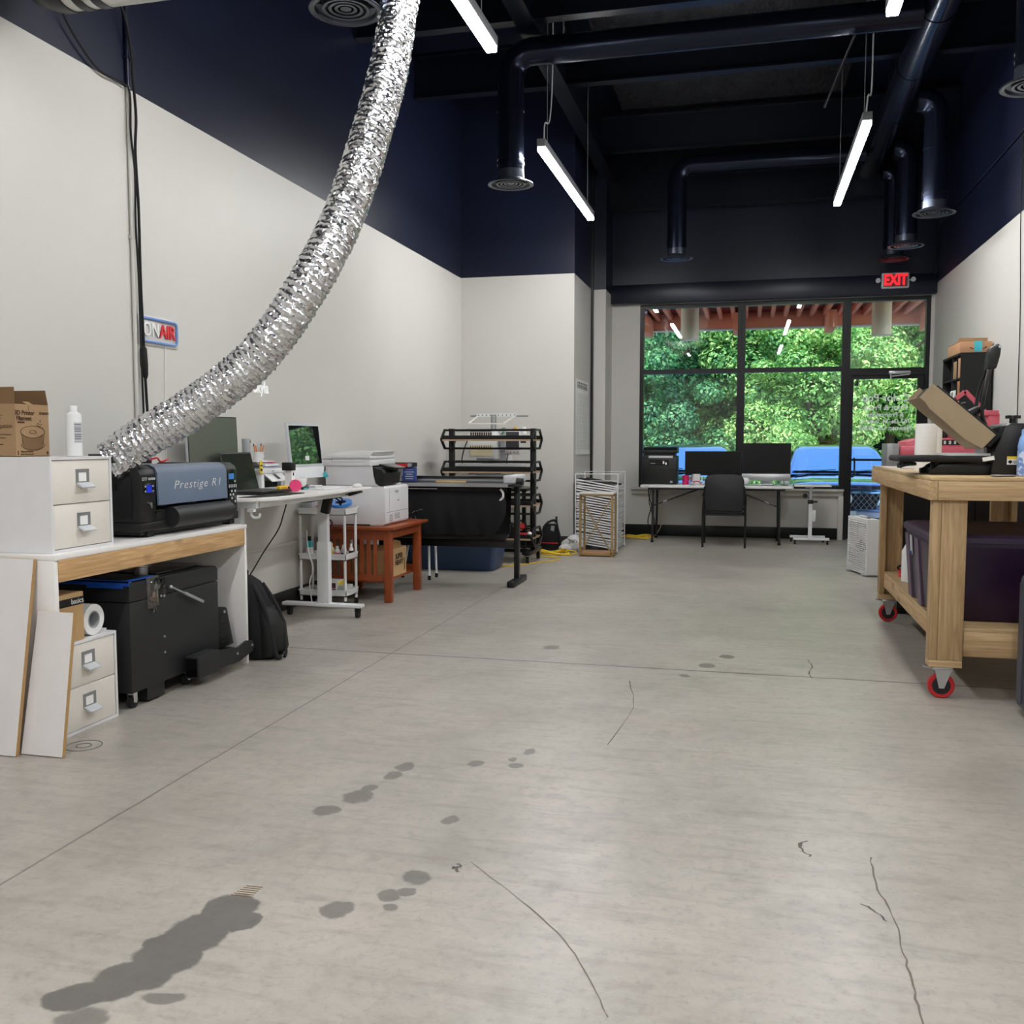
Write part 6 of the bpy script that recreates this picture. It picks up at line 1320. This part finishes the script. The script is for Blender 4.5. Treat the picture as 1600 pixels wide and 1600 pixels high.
P(t, 'paper_wrap', MB().box(-.225, .18, -.203, -.199, -.055, .036).box(-.225, .18, .199, .203, -.055, .036).box(-.225, .18, -.203, .203, -.059, -.055).prism([(-.2, -.055), (-.15, -.07), (.08, -.075), (.17, -.06)], 'y', -.202, -.198).xf(M), 'paper_kraft', 'loose kraft paper wrapped round the platen')
P(t, 'hinge_arm', MB().prism([(.02, .048), (.20, .048), (.24, .10), (.24, -.01), (.2, -.02), (.2, .04)], 'y', -.10, -.06).prism([(.02, .048), (.20, .048), (.24, .10), (.24, -.01), (.2, -.02), (.2, .04)], 'y', .06, .10).xf(M), 'black_metal')
body = [(1.205, z), (1.40, z), (1.395, 1.372), (1.29, 1.374), (1.27, 1.36), (1.225, 1.245), (1.215, 1.2)]
P(t, 'rear_housing', MB().prism(body, 'y', 5.30, 5.70, .008), 'black_plastic'); P(t, 'inner_plate', MB().box(1.19, 1.204, 5.4, 5.6, z + .05, 1.25), 'grey_metal')
P(t, 'top_slot', MB().prism([(1.27, 1.30), (1.285, 1.36), (1.22, 1.345), (1.2, 1.28)], 'y', 5.42, 5.58), 'black_metal')
kn = P(t, 'pressure_knob', MB().cyl((1.335, 5.45, 1.374), (1.335, 5.45, 1.40), .017), 'black_plastic')
b = MB().cyl((1.335, 5.45, 1.40), (1.335, 5.45, 1.415), .026, .024)
for k in range(5): q = 2 * PI * k / 5; b.cyl((1.335 + .027 * math.cos(q), 5.45 + .027 * math.sin(q), 1.40), (1.335 + .027 * math.cos(q), 5.45 + .027 * math.sin(q), 1.416), .011, seg=10)
P(kn, 'star_grip', b, 'black_plastic')
wl = P(t, 'warning_label', MB().box(1.278, 1.336, 5.2985, 5.2998, 1.163, 1.205), 'white_paper'); P(wl, 'yellow_band', MB().box(1.278, 1.336, 5.2975, 5.2985, 1.192, 1.205), 'yellow'); P(wl, 'pictogram', MB().cyl((1.293, 5.2975, 1.177), (1.293, 5.2985, 1.177), .009, seg=12).box(1.305, 1.332, 5.2975, 5.2985, 1.170, 1.173).box(1.305, 1.332, 5.2975, 5.2985, 1.178, 1.181), 'ink_black')
b = MB()
for k in range(5): b.box(1.32, 1.385, 5.297, 5.2985, 1.215 + k * .012, 1.219 + k * .012)
P(t, 'vent_slots', b, 'black_gloss'); P(t, 'side_display', MB().box(1.345, 1.388, 5.297, 5.299, 1.29, 1.355), 'charcoal')
for y in (5.43, 5.57): P(t, 'lever_arm', MB().tube(smoothpts([(1.245, y, 1.285), (1.225, y, 1.31), (1.188, y, 1.40), (1.182, y, 1.46), (1.195, y, 1.56), (1.222, 5.5 + (y - 5.5) * .35, 1.675)], 5), .010, 8), 'black_metal')
P(t, 'link_arm', MB().bar((1.182, 5.5, 1.452), (1.06, 5.5, 1.395), .10, .035, bev=.01).bar((1.03, 5.45, 1.42), (1.08, 5.45, 1.465), .008, .006), 'black_plastic'); P(t, 'pivot_bar', MB().cyl((1.182, 5.42, 1.455), (1.182, 5.58, 1.455), .014), 'black_metal')
P(t, 'handle_grip', MB().prism([(1.205, 1.655), (1.25, 1.66), (1.268, 1.735), (1.270, 1.775), (1.262, 1.788), (1.250, 1.79), (1.222, 1.772), (1.212, 1.745)], 'y', 5.455, 5.545, .010, 3), 'black_plastic', smooth=60); P(t, 'grip_cap', MB().cyl((1.262, 5.452, 1.775), (1.262, 5.548, 1.775), .008), 'light_grey')
P(t, 'springs', MB().cyl((1.03, 5.38, 1.47), (1.09, 5.38, 1.485), .005, seg=8).cyl((1.10, 5.40, 1.385), (1.14, 5.40, 1.41), .006, seg=8), 'chrome')
zz = z + .099
solo('transfer_sheets', MB().box(1.01, 1.215, 5.36, 5.68, zz, zz + .012), 'white_paper', 'stack of white transfer sheets on the lower platen of the heat press', 'paper', (1.1, 5.5, zz))
solo('hanging_paper_scrap', MB().obox((1.19, 5.293, z + .085), (.055, .003, .02), (0, R(-10), 0)), 'white_paper', 'torn white paper scrap hanging at the edge of the heat press platen', 'paper', (1.19, 5.293, z + .075))
solo('beige_sheets', MB().box(1.04, 1.2, 5.44, 5.56, z + .0325, z + .0385).box(1.05, 1.2, 5.7, 5.9, z, z + .03), 'carton', 'beige sheets stacked behind the heat press base', 'paper', (1.1, 5.8, z))
solo('flat_tray', MB().lathe([(.0, 0), (.05, 0), (.06, .006), (.055, .009), (0, .007)], (0, 0, 0), seg=28).xf(Matrix.Translation((1.22, 5.12, wz + .0005)) @ Matrix.Diagonal((1, .8, 1, 1))), 'grey_metal', 'small flat grey dish on the front of the workbench', 'dish', (1.22, 5.12, wz))
solo('parchment_sheet', MB().obox((.99, 6.75, wz + .0015), (.2, .5, .002), (0, 0, R(3))), 'marble', 'pale parchment sheet lying flat at the far end of the workbench', 'paper', (.99, 6.75, wz))
t = thing('paper_towel_roll', 'white paper towel roll standing on the workbench behind the heat press', 'paper towel', (1.045, 6.2, wz + .001))
P(t, 'towel', MB().lathe([(.02, 0), (.061, 0), (.061, .28), (.02, .28), (.02, 0)], (1.042, 6.2, wz + .001), seg=36), 'white_paper'); P(t, 'card_core', MB().lathe([(.0195, .001), (.0195, .281), (.018, .281), (.018, .001), (.0195, .001)], (1.042, 6.2, wz + .001), seg=20), 'carton')
b = MB()
for k in range(9): b.ring((1.042, 6.2, wz + .03 + k * .028), .0612, .0006, 'z', 36, 4)
P(t, 'embossed_rows', b, 'marble')
t = thing('paper_towel_roll', 'second paper towel roll peeking out behind the first on the workbench', 'paper towel', (1.12, 6.45, wz + .001))
P(t, 'towel', MB().lathe([(.02, 0), (.058, 0), (.058, .275), (.02, .275), (.02, 0)], (1.12, 6.45, wz + .001), seg=36), 'white_paper'); P(t, 'card_core', MB().lathe([(.0195, .001), (.0195, .276), (.018, .276), (.018, .001), (.0195, .001)], (1.12, 6.45, wz + .001), seg=20), 'carton')
# blue bottle at the right edge
def patt():
    m_ = NT('bottle_pattern'); tc = m_.n('ShaderNodeTexCoord').outputs['Object']; n_ = m_.noise(tc, 45, 2).outputs[0]
    m_.bsdf(m_.ramp(n_, [(.48, lin((196, 208, 228))), (.56, lin((110, 140, 200)))]), .35); MATS['bottle_pattern'] = m_.m
patt()
t = thing('spray_bottle', 'pale blue patterned bottle with blue top cut off by the right edge', 'bottle', (1.345, 5.2, wz + .001))
P(t, 'bottle_body', MB().lathe([(.04, 0), (.044, .004), (.044, .12), (.043, .125)], (1.345, 5.2, wz + .001), seg=28), 'bottle_pattern'); P(t, 'blue_top', MB().lathe([(.043, .126), (.044, .15), (.036, .19), (.028, .205), (.028, .23), (.02, .235)], (1.345, 5.2, wz + .001), seg=28), 'bottle_blue')
# grey case at the right edge
t = thing('hard_case', 'dark grey upright hard case at the lower right edge before the workbench', 'case', (1.5, 4.7, 0))
P(t, 'case_shell', MB().box(1.255, 1.8, 4.5, 4.90, .02, .665, .035, 4), 'grey_case'); P(t, 'case_rib', MB().box(1.249, 1.254, 4.55, 4.60, .06, .63).box(1.249, 1.254, 4.78, 4.86, .06, .62), 'grey_case'); P(t, 'feet', MB().box(1.30, 1.36, 4.52, 4.88, 0, .0195).box(1.7, 1.76, 4.52, 4.88, 0, .0195), 'black_rubber')

# ------------------------------------------------------------------ black cabinet with red press, cubby organizer
cz_ = 1.03
t = thing('black_cabinet', 'black cabinet in shadow behind the workbench carrying the red press', 'cabinet', (1.6, 7.85, 0))
P(t, 'cabinet_body', MB().box(1.09, 2.1, 7.46, 8.28, .03, cz_ - .03), 'black_matte'); P(t, 'cabinet_top', MB().box(.99, 2.14, 7.42, 8.3, cz_ - .03, cz_, .003), 'black_metal')
for x, y in ((1.12, 7.5), (2.06, 7.5), (1.12, 8.24), (2.06, 8.24)): P(t, 'foot', MB().box(x - .03, x + .03, y - .03, y + .03, 0, .03), 'black_rubber')
P(t, 'door', MB().box(1.11, 1.595, 7.452, 7.459, .05, cz_ - .05).box(1.605, 2.08, 7.452, 7.459, .05, cz_ - .05), 'black_plastic')
t = thing('red_heat_press', 'pinkish red heat press on the black cabinet behind the paper towels', 'heat press', (1.45, 7.8, cz_))
z = cz_ + .001
P(t, 'press_body', MB().prism([(1.12, z + .14), (1.14, z + .25), (1.24, z + .275), (1.86, z + .275), (1.86, z), (1.5, z), (1.5, z + .13)], 'y', 7.6, 8.0, .008), 'red_press')
P(t, 'press_lip', MB().box(1.10, 1.86, 7.58, 8.02, z + .14, z + .215, .01), 'red_press'); P(t, 'lower_plate', MB().box(1.14, 1.60, 7.6, 8.0, z + .09, z + .12, .005), 'black_rubber'); P(t, 'vent_window', MB().box(1.385, 1.52, 7.595, 7.6, z + .225, z + .262), 'black_gloss')
b = MB()
for k in range(3): b.box(1.40 + k * .035, 1.415 + k * .035, 7.592, 7.596, z + .23, z + .255)
P(t, 'vent_bars', b, 'light_grey'); P(t, 'front_arm', MB().box(1.44, 1.50, 7.7, 7.76, z + .275, z + .36, .006).prism([(1.46, z + .36), (1.50, z + .36), (1.72, z + .29), (1.68, z + .275)], 'y', 7.7, 7.76).box(1.72, 1.80, 7.7, 7.85, z + .275, z + .46, .01).box(1.69, 1.79, 7.69, 7.86, z + .44, z + .48, .006).bar((1.56, 7.73, z + .62), (1.50, 7.73, z + .57), .03, .03).bar((1.56, 7.73, z + .625), (1.72, 7.73, z + .45), .03, .03), 'red_press')
P(t, 'dark_unit', MB().box(1.37, 1.44, 7.66, 7.74, z + .276, z + .36, .006).cyl((1.39, 7.7, z + .36), (1.39, 7.7, z + .42), .014), 'black_plastic')
P(t, 'base', MB().box(1.3, 1.84, 7.65, 7.95, z, z + .05), 'black_metal')
t = thing('metal_box', 'grey metal box at the left end of the black cabinet top', 'box', (1.06, 7.75, cz_))
P(t, 'box_body', MB().box(1.01, 1.095, 7.6, 7.9, cz_ + .001, cz_ + .235, .003), 'grey_metal'); P(t, 'box_seam', MB().box(1.055, 1.058, 7.598, 7.6, cz_ + .02, cz_ + .22), 'fan_dark')
qx0, qx1, qy0, qy1, qz = 1.945, 2.218, 9.86, 10.72, 2.105
t = thing('cubby_organizer', 'tall black cubby organizer standing by the right wall', 'shelf', (2.08, 10.3, 0))
P(t, 'side_panel', MB().box(qx0, qx1, qy0, qy0 + .02, 0, qz), 'black_matte'); P(t, 'side_panel', MB().box(qx0, qx1, qy1 - .02, qy1, 0, qz), 'black_matte'); P(t, 'back_panel', MB().box(qx1 - .012, qx1, qy0 + .02, qy1 - .02, 0, qz), 'black_matte')
P(t, 'top_panel', MB().box(qx0 - .003, qx1, qy0 - .003, qy1 + .003, qz + .0005, qz + .02), 'black_matte'); P(t, 'divider', MB().box(qx0 + .003, qx1 - .013, 10.27, 10.285, .02, qz - .002).box(qx0 + .003, qx1 - .013, 10.05, 10.062, .02, qz - .002), 'charcoal')
for z in (.3, .6, .9, 1.2, 1.5, 1.69, 1.88): P(t, 'shelf', MB().box(qx0 + .003, qx1 - .013, qy0 + .021, qy1 - .021, z, z + .012), 'charcoal')
for k, (y0, y1, z, h, m, tx) in enumerate([(9.89, 10.03, 1.8925, .19, 'carton', 'brown packet in the top cubby nearest the camera'), (10.07, 10.25, 1.8925, .17, 'kraft', 'kraft packet in the middle top cubby'), (9.89, 10.04, 1.5125, .16, 'carton', 'carton in the near cubby level with the paper towels'), (9.89, 10.04, 1.7025, .16, 'brown_carton', 'brown carton one cubby below the top at the near side')]):
    solo('cubby_packet', MB().box(qx0 + .01, qx1 - .03, y0, y1, z, z + h, .003), m, tx, 'packet', (2.05, (y0 + y1) / 2, z))
t = thing('white_adapter', 'white power strip stuffed into a cubby of the black organizer', 'power strip', (2.0, 10.16, 1.7025))
P(t, 'strip_body', MB().box(1.93, 2.1, 10.075, 10.25, 1.7025, 1.78, .012), 'white_plastic'); P(t, 'outlets', MB().box(1.928, 1.93, 10.10, 10.12, 1.72, 1.76).box(1.928, 1.93, 10.16, 10.18, 1.72, 1.76), 'ink_black')
t = thing('white_bundle', 'rolled white cloth in the cubby below the power strip', 'cloth', (2.0, 10.16, 1.5125))
P(t, 'cloth_roll', MB().ell((2.03, 10.16, 1.565), (.09, .08, .05), 3).jitter(.004, 3), 'bag_white')
z = qz + .0215
t = thing('parcel_box', 'brown parcel with teal tape and open flap on top of the black organizer', 'box', (2.08, 10.2, z))
P(t, 'carton_body', MB().box(1.945, 2.225, 9.92, 10.5, z, z + .105, .002), 'carton'); P(t, 'flap', MB().prism([(1.945, z + .106), (2.225, z + .106), (2.225, z + .155), (1.975, z + .16)], 'y', 10.1, 10.104).box(1.945, 2.225, 10.1, 10.5, z + .107, z + .112), 'kraft')
P(t, 'teal_tape', MB().box(2.07, 2.14, 9.917, 9.921, z + .01, z + .11), 'teal'); P(t, 'arrow_print', MB().bar((2.03, 9.9185, z + .05), (2.065, 9.9185, z + .035), .002, .007).bar((2.145, 9.9185, z + .035), (2.18, 9.9185, z + .05), .002, .007).bar((2.165, 9.9185, z + .055), (2.18, 9.9185, z + .05), .002, .007), 'ink_black')
# ------------------------------------------------------------------ outside
gr = S('ground', MB().box(-40, 44, 14.62, 70, -.6, -.25), 'asphalt')
S('sidewalk', MB().box(-30, 34, FY + .2, 14.6, -.6, -.015), 'walk')
t = thing('porch_roof', 'reddish wooden porch roof with slats and brackets outside the window', 'porch', (.4, 15, 3.2))
P(t, 'roof_deck', MB().prism([(13.2, 3.42), (16.95, 3.42), (16.95, 3.52), (13.2, 3.75)], 'x', -7, 8), 'porch_deck')
for k in range(56): x = -5.2 + k * .205; P(t, 'slat', MB().box(x - .03, x + .03, 13.22, 16.37, 3.31, 3.419), 'porch_wood')
P(t, 'edge_beam', MB().box(-7, 8, 16.38, 16.56, 3.17, 3.419, .005), 'porch_beam'); P(t, 'fascia', MB().box(-7, 8, 16.95, 17.0, 3.36, 3.56), 'porch_wood'); P(t, 'drip_edge', MB().box(-7, 8, 16.375, 16.57, 3.145, 3.168), 'board_white')
for px in (-3.1, -1.66, -.22, 1.22, 2.66, 4.1): P(t, 'bracket', MB().box(px - .06, px + .06, 15.5, 16.37, 3.04, 3.309, .005), 'porch_beam')
for x in (-6.5, 7.5): P(t, 'post', MB().box(x - .1, x + .1, 16.37, 16.57, -.25, 3.14), 'porch_wood')
for x, m, l_ in ((-.865, 'pendant_white', 'white cylinder porch lamp outside the left window bay'), (1.765, 'pendant_cream', 'cream cylinder porch lamp outside above the glass door')):
    t = thing('porch_pendant', l_, 'lamp', (x, 14.2, 2.75), 0, 'cylinder porch lamps')
    P(t, 'shade', MB().lathe([(.12, .0), (.13, .002), (.13, .50), (.12, .502), (.11, .5), (.115, .02)], (x, 14.2, 2.755), seg=36), m); P(t, 'stem', MB().cyl((x, 14.2, 3.25), (x, 14.2, 3.415), .02), 'light_grey'); P(t, 'lens', MB().cyl((x, 14.2, 2.765), (x, 14.2, 2.775), .112), 'white_plastic')

def car(name, label, cx):
    t = thing(name, label, 'car', (cx, 14.95, -.25), 0, 'parked cars outside the window')
    def sect(y, hw, zt, zb, r=.5, n=24):
        pts = []
        for k in range(n):
            a = 2 * PI * k / n; c_, s_ = math.cos(a), math.sin(a)
            pts.append((hw * math.copysign(abs(c_) ** r, c_), y, (zt + zb) / 2 + (zt - zb) / 2 * math.copysign(abs(s_) ** r, s_)))
        return pts
    def loft(secs):
        b = MB(); rs = [[b.bm.verts.new(p) for p in s_] for s_ in secs]
        for A, B_ in zip(rs, rs[1:]):
            for k in range(len(A)): b.bm.faces.new((A[k], A[(k + 1) % len(A)], B_[(k + 1) % len(A)], B_[k]))
        b.bm.faces.new(rs[0][::-1]); b.bm.faces.new(rs[-1]); return b
    P(t, 'body', loft([sect(0, .80, .80, .42), sect(.05, .88, .86, .34), sect(.25, .93, .92, .28), sect(.7, .95, .98, .26), sect(1.2, .955, 1.03, .26), sect(2.4, .96, 1.05, .26), sect(3.8, .95, 1.05, .28), sect(4.4, .92, 1.0, .32), sect(4.55, .85, .9, .4)]), 'car_sky_tint', smooth=60, local=True)
    b = MB(); rs = []
    for z, y0, y1, hw in ((1.0, 1.05, 4.3, .80), (1.12, 1.28, 4.22, .775), (1.36, 1.82, 4.0, .68), (1.45, 2.05, 3.85, .62), (1.475, 2.3, 3.6, .5)):
        r_ = .1; ring = []
        for (qx, qy), a in zip([(-hw + r_, y0 + r_), (hw - r_, y0 + r_), (hw - r_, y1 - r_), (-hw + r_, y1 - r_)], (180, 270, 0, 90)): ring += [b.bm.verts.new((u_, v_, z)) for u_, v_ in arc(qx, qy, r_, a, a + 90, 4)]
        rs.append(ring)
    for A, B_ in zip(rs, rs[1:]):
        for k in range(len(A)): b.bm.faces.new((A[k], A[(k + 1) % len(A)], B_[(k + 1) % len(A)], B_[k]))
    b.bm.faces.new(rs[-1]); b.bm.faces.new(rs[0][::-1]); P(t, 'cabin', b, 'car_sky_tint', smooth=50, local=True)
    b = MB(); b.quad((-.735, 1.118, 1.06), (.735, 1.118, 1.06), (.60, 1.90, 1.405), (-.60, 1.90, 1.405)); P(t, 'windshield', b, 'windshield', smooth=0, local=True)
    P(t, 'wiper', MB().bar((-.6, 1.09, 1.058), (-.05, 1.16, 1.085), .006, .006).bar((.05, 1.09, 1.058), (.6, 1.16, 1.085), .006, .006), 'black_plastic', local=True)
    for s_ in (-1, 1):
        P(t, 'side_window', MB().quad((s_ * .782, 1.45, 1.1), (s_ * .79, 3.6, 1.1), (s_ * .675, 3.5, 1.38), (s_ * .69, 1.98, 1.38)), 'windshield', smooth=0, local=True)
        mir = P(t, 'mirror', MB().ell((s_ * 1.0, 1.5, 1.12), (.1, .07, .07), 3), 'car_sky_tint', local=True)
        P(t, 'headlight', MB().ell((s_ * .69, .06, .76), (.2, .09, .07), 3), 'lamp_glass', local=True); P(t, 'fog_lamp', MB().ell((s_ * .68, .0, .5), (.1, .05, .05), 2), 'lamp_glass', local=True)
        for y in (.85, 3.6):
            w_ = P(t, 'wheel', MB().lathe([(.2, -.1), (.31, -.11), (.34, -.08), (.34, .08), (.31, .11), (.2, .1)], (s_ * .86, y, .341), 'x', 28), 'black_rubber', local=True)
            P(w_, 'rim', MB().cyl((s_ * .86 - .09, y, .341), (s_ * .86 + .09, y, .341), .2, seg=20), 'silver', local=True)
    g_ = P(t, 'grille', MB().prism([(-.5, .76), (.5, .76), (.42, .52), (-.42, .52)], 'y', -.03, .05), 'car_grille', local=True)
    b = MB()
    for i in range(16):
        x = -.6 + i * .08; b.bar((x, -.034, .52), (x + .2, -.034, .76), .008, .006); b.bar((x + .2, -.034, .52), (x, -.034, .76), .008, .006)
    P(g_, 'grille_mesh', b, 'car_lower', local=True)
    P(t, 'emblem', MB().ring((0, -.05, .68), .08, .014, 'y', 24, 8).bar((-.05, -.05, .72), (0, -.05, .62), .012, .012, (0, 1, 0)).bar((.05, -.05, .72), (0, -.05, .62), .012, .012, (0, 1, 0)), 'white_metal', local=True)
    P(t, 'bumper', MB().box(-.86, .86, -.06, .12, .26, .5, .05, 3), 'car_lower', local=True); P(t, 'lower_intake', MB().box(-.5, .5, -.065, -.05, .3, .4), 'car_grille', local=True); P(t, 'number_plate', MB().box(-.15, .15, -.072, -.06, .42, .5), 'light_grey', local=True)
    return t
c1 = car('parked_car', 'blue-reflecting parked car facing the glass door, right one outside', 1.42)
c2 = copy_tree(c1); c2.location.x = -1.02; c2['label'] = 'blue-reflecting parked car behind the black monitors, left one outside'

# trees: leafy crowns built from many small leaf blades
def crown_mesh(name, m, rad, hgt, n, seed, size):
    rn = random.Random(seed); vs = []; fs = []
    cl = [(rn.uniform(-1, 1) * rad * .78, rn.uniform(-1, 1) * rad * .78, rn.uniform(.05, 1) * hgt, rn.uniform(.35, .8)) for _ in range(60)]
    for i in range(n):
        c_ = rn.choice(cl); d_ = V((rn.gauss(0, 1), rn.gauss(0, 1), rn.gauss(0, 1))).normalized() * c_[3] * rn.uniform(.75, 1.02)
        p = V((c_[0], c_[1], c_[2])) + V((d_.x, d_.y, d_.z * .7)); p.z = max(p.z, .02)
        s_ = size * rn.uniform(.6, 1.3)
        nrm = (d_.normalized() + V((rn.uniform(-.6, .6), rn.uniform(-.6, .6), rn.uniform(0, .9)))).normalized()
        u_ = nrm.orthogonal().normalized(); u_ = Matrix.Rotation(rn.uniform(0, 6.28), 3, nrm) @ u_; w_ = nrm.cross(u_)
        k = len(vs)
        vs += [p - u_ * s_ * .6, p + w_ * s_ * .32, p + u_ * s_ * .6 + nrm * s_ * .1, p - w_ * s_ * .32]; fs.append((k, k + 1, k + 2, k + 3))
    me = bpy.data.meshes.new(name); me.from_pydata([tuple(v) for v in vs], [], fs); me.materials.append(MATS[m]); return me
protos = [crown_mesh('crown', 'leaf_dark', 1.9, 5.6, 30000, 1, .095), crown_mesh('crown', 'leaf_mid', 1.9, 5.4, 30000, 2, .1), crown_mesh('crown', 'leaf_lime', 1.8, 5.2, 30000, 3, .095)]
trunk = None
spots_ = [(-4.6, 25.0, 0, .95, 'dark green leafy tree at the far left behind the window'), (-2.2, 25.6, 0, 1.0, 'dark bluish-green tree filling the left window bay'), (.1, 26.2, 1, 1.0, 'mid green bushy tree behind the middle of the left bay'), (1.5, 24.6, 2, .9, 'pale lime leafy tree in the middle window bay'),
          (3.4, 25.4, 2, 1.0, 'bright lime tree behind the glass door'), (5.6, 25.0, 1, 1.0, 'green tree at the right behind the door'), (-3.6, 28.5, 1, 1.15, 'taller tree in the back row at the left'), (-.9, 29.2, 0, 1.2, 'tall dark tree in the back row behind the left bay'),
          (2.2, 29.0, 1, 1.2, 'tall tree in the back row behind the middle bay'), (4.8, 29.2, 2, 1.2, 'tall pale tree in the back row behind the door'), (-6.8, 27.0, 1, 1.1, 'leafy tree beyond the left end of the window'), (8.0, 27.5, 0, 1.1, 'leafy tree beyond the right end of the window')]
for k, (x, y, p, s_, l_) in enumerate(spots_):
    t = thing('leafy_tree', l_, 'tree', (x, y, -.25), 0, 'trees across the parking lot')
    o = link(bpy.data.objects.new('crown', protos[p])); o.parent = t; o.scale = (s_, s_, s_); o.rotation_euler = (0, 0, k * 2.3); o.location = (0, 0, .25)
    b = MB().tube([(0, 0, 0), (.05, .02, 1.2), (-.04, .0, 2.6), (.03, .03, 4.2)], [.16, .13, .1, .05], 10)
    for q in range(4): b.tube([(0, 0, 1.6 + q * .5), (.6 * math.cos(q * 1.9), .6 * math.sin(q * 1.9), 2.3 + q * .5), (1.1 * math.cos(q * 1.9), 1.1 * math.sin(q * 1.9), 2.7 + q * .5)], [.06, .04, .02], 8)
    P(t, 'trunk', b, 'bark', local=True)
b = MB(); g_ = []
for i in range(61):
    row = []
    for j in range(19):
        x = -26 + i * .9; zz = -.3 + j * .55; p = V((x, 33 + 1.2 * mn.noise(V((x * .4, j * .3, 1))) + .6 * mn.noise(V((x * 1.1, j * .8, 4))) - j * .05, zz)); row.append(b.bm.verts.new(p))
    g_.append(row)
for i in range(60):
    for j in range(18): b.bm.faces.new((g_[i][j], g_[i + 1][j], g_[i + 1][j + 1], g_[i][j + 1]))
u = mesh_obj('woodland_undergrowth', b, 'undergrowth', 60); tag(u, 'dark green woodland thicket filling the gaps behind the trees', 'thicket', None, 'stuff')

# ------------------------------------------------------------------ light
def area(name, loc, sx, sy, e, rot=(0, 0, 0), col=(1, 1, 1)):
    L_ = bpy.data.lights.new(name, 'AREA'); L_.shape = 'RECTANGLE'; L_.size = sx; L_.size_y = sy; L_.energy = e; L_.color = col
    o = link(bpy.data.objects.new(name, L_)); o.location = loc; o.rotation_euler = rot; return o
for x in (-1.9, .86):
    for y in (-.1,): area('unseen_strip_lamp', (x * .88, y, 3.7), .07, 2.6, LAMP)  # unseen lamps added behind the camera for lighting, continuing the strip rows
sn = bpy.data.lights.new('sun', 'SUN'); sn.energy = SUN; sn.angle = R(.6); sn.color = (1, .95, .86)
so = link(bpy.data.objects.new('sun', sn)); so.rotation_euler = (R(38), 0, R(-22))
W_ = bpy.data.worlds.new('sky'); bpy.context.scene.world = W_; W_.use_nodes = True
nt = W_.node_tree; bg = nt.nodes['Background']; sk = nt.nodes.new('ShaderNodeTexSky'); sk.sky_type = 'NISHITA'; sk.sun_disc = False; sk.sun_elevation = R(50); sk.sun_rotation = R(200); sk.air_density = 1.0; sk.dust_density = .6; sk.ozone_density = 1.2
nt.links.new(sk.outputs[0], bg.inputs[0]); bg.inputs[1].default_value = SKY

# ------------------------------------------------------------------ camera
cam = bpy.data.cameras.new('camera'); co = link(bpy.data.objects.new('camera', cam)); bpy.context.scene.camera = co
cam.sensor_width = 36; cam.lens = 1480 / 1600 * 36; cam.clip_start = .05; cam.clip_end = 300
co.location = (0, 0, 1.28); co.rotation_euler = (R(90 - 4.2507), 0, R(13.9992))
sc = bpy.context.scene
sc.view_settings.view_transform = 'Standard'; sc.view_settings.look = 'None'; sc.view_settings.exposure = EXPO; sc.view_settings.gamma = 1.0
sc.cycles.max_bounces = 8; sc.cycles.diffuse_bounces = 4; sc.cycles.glossy_bounces = 4; sc.cycles.transparent_max_bounces = 8; sc.cycles.caustics_reflective = False; sc.cycles.caustics_refractive = False
sc.cycles.sample_clamp_indirect = 8
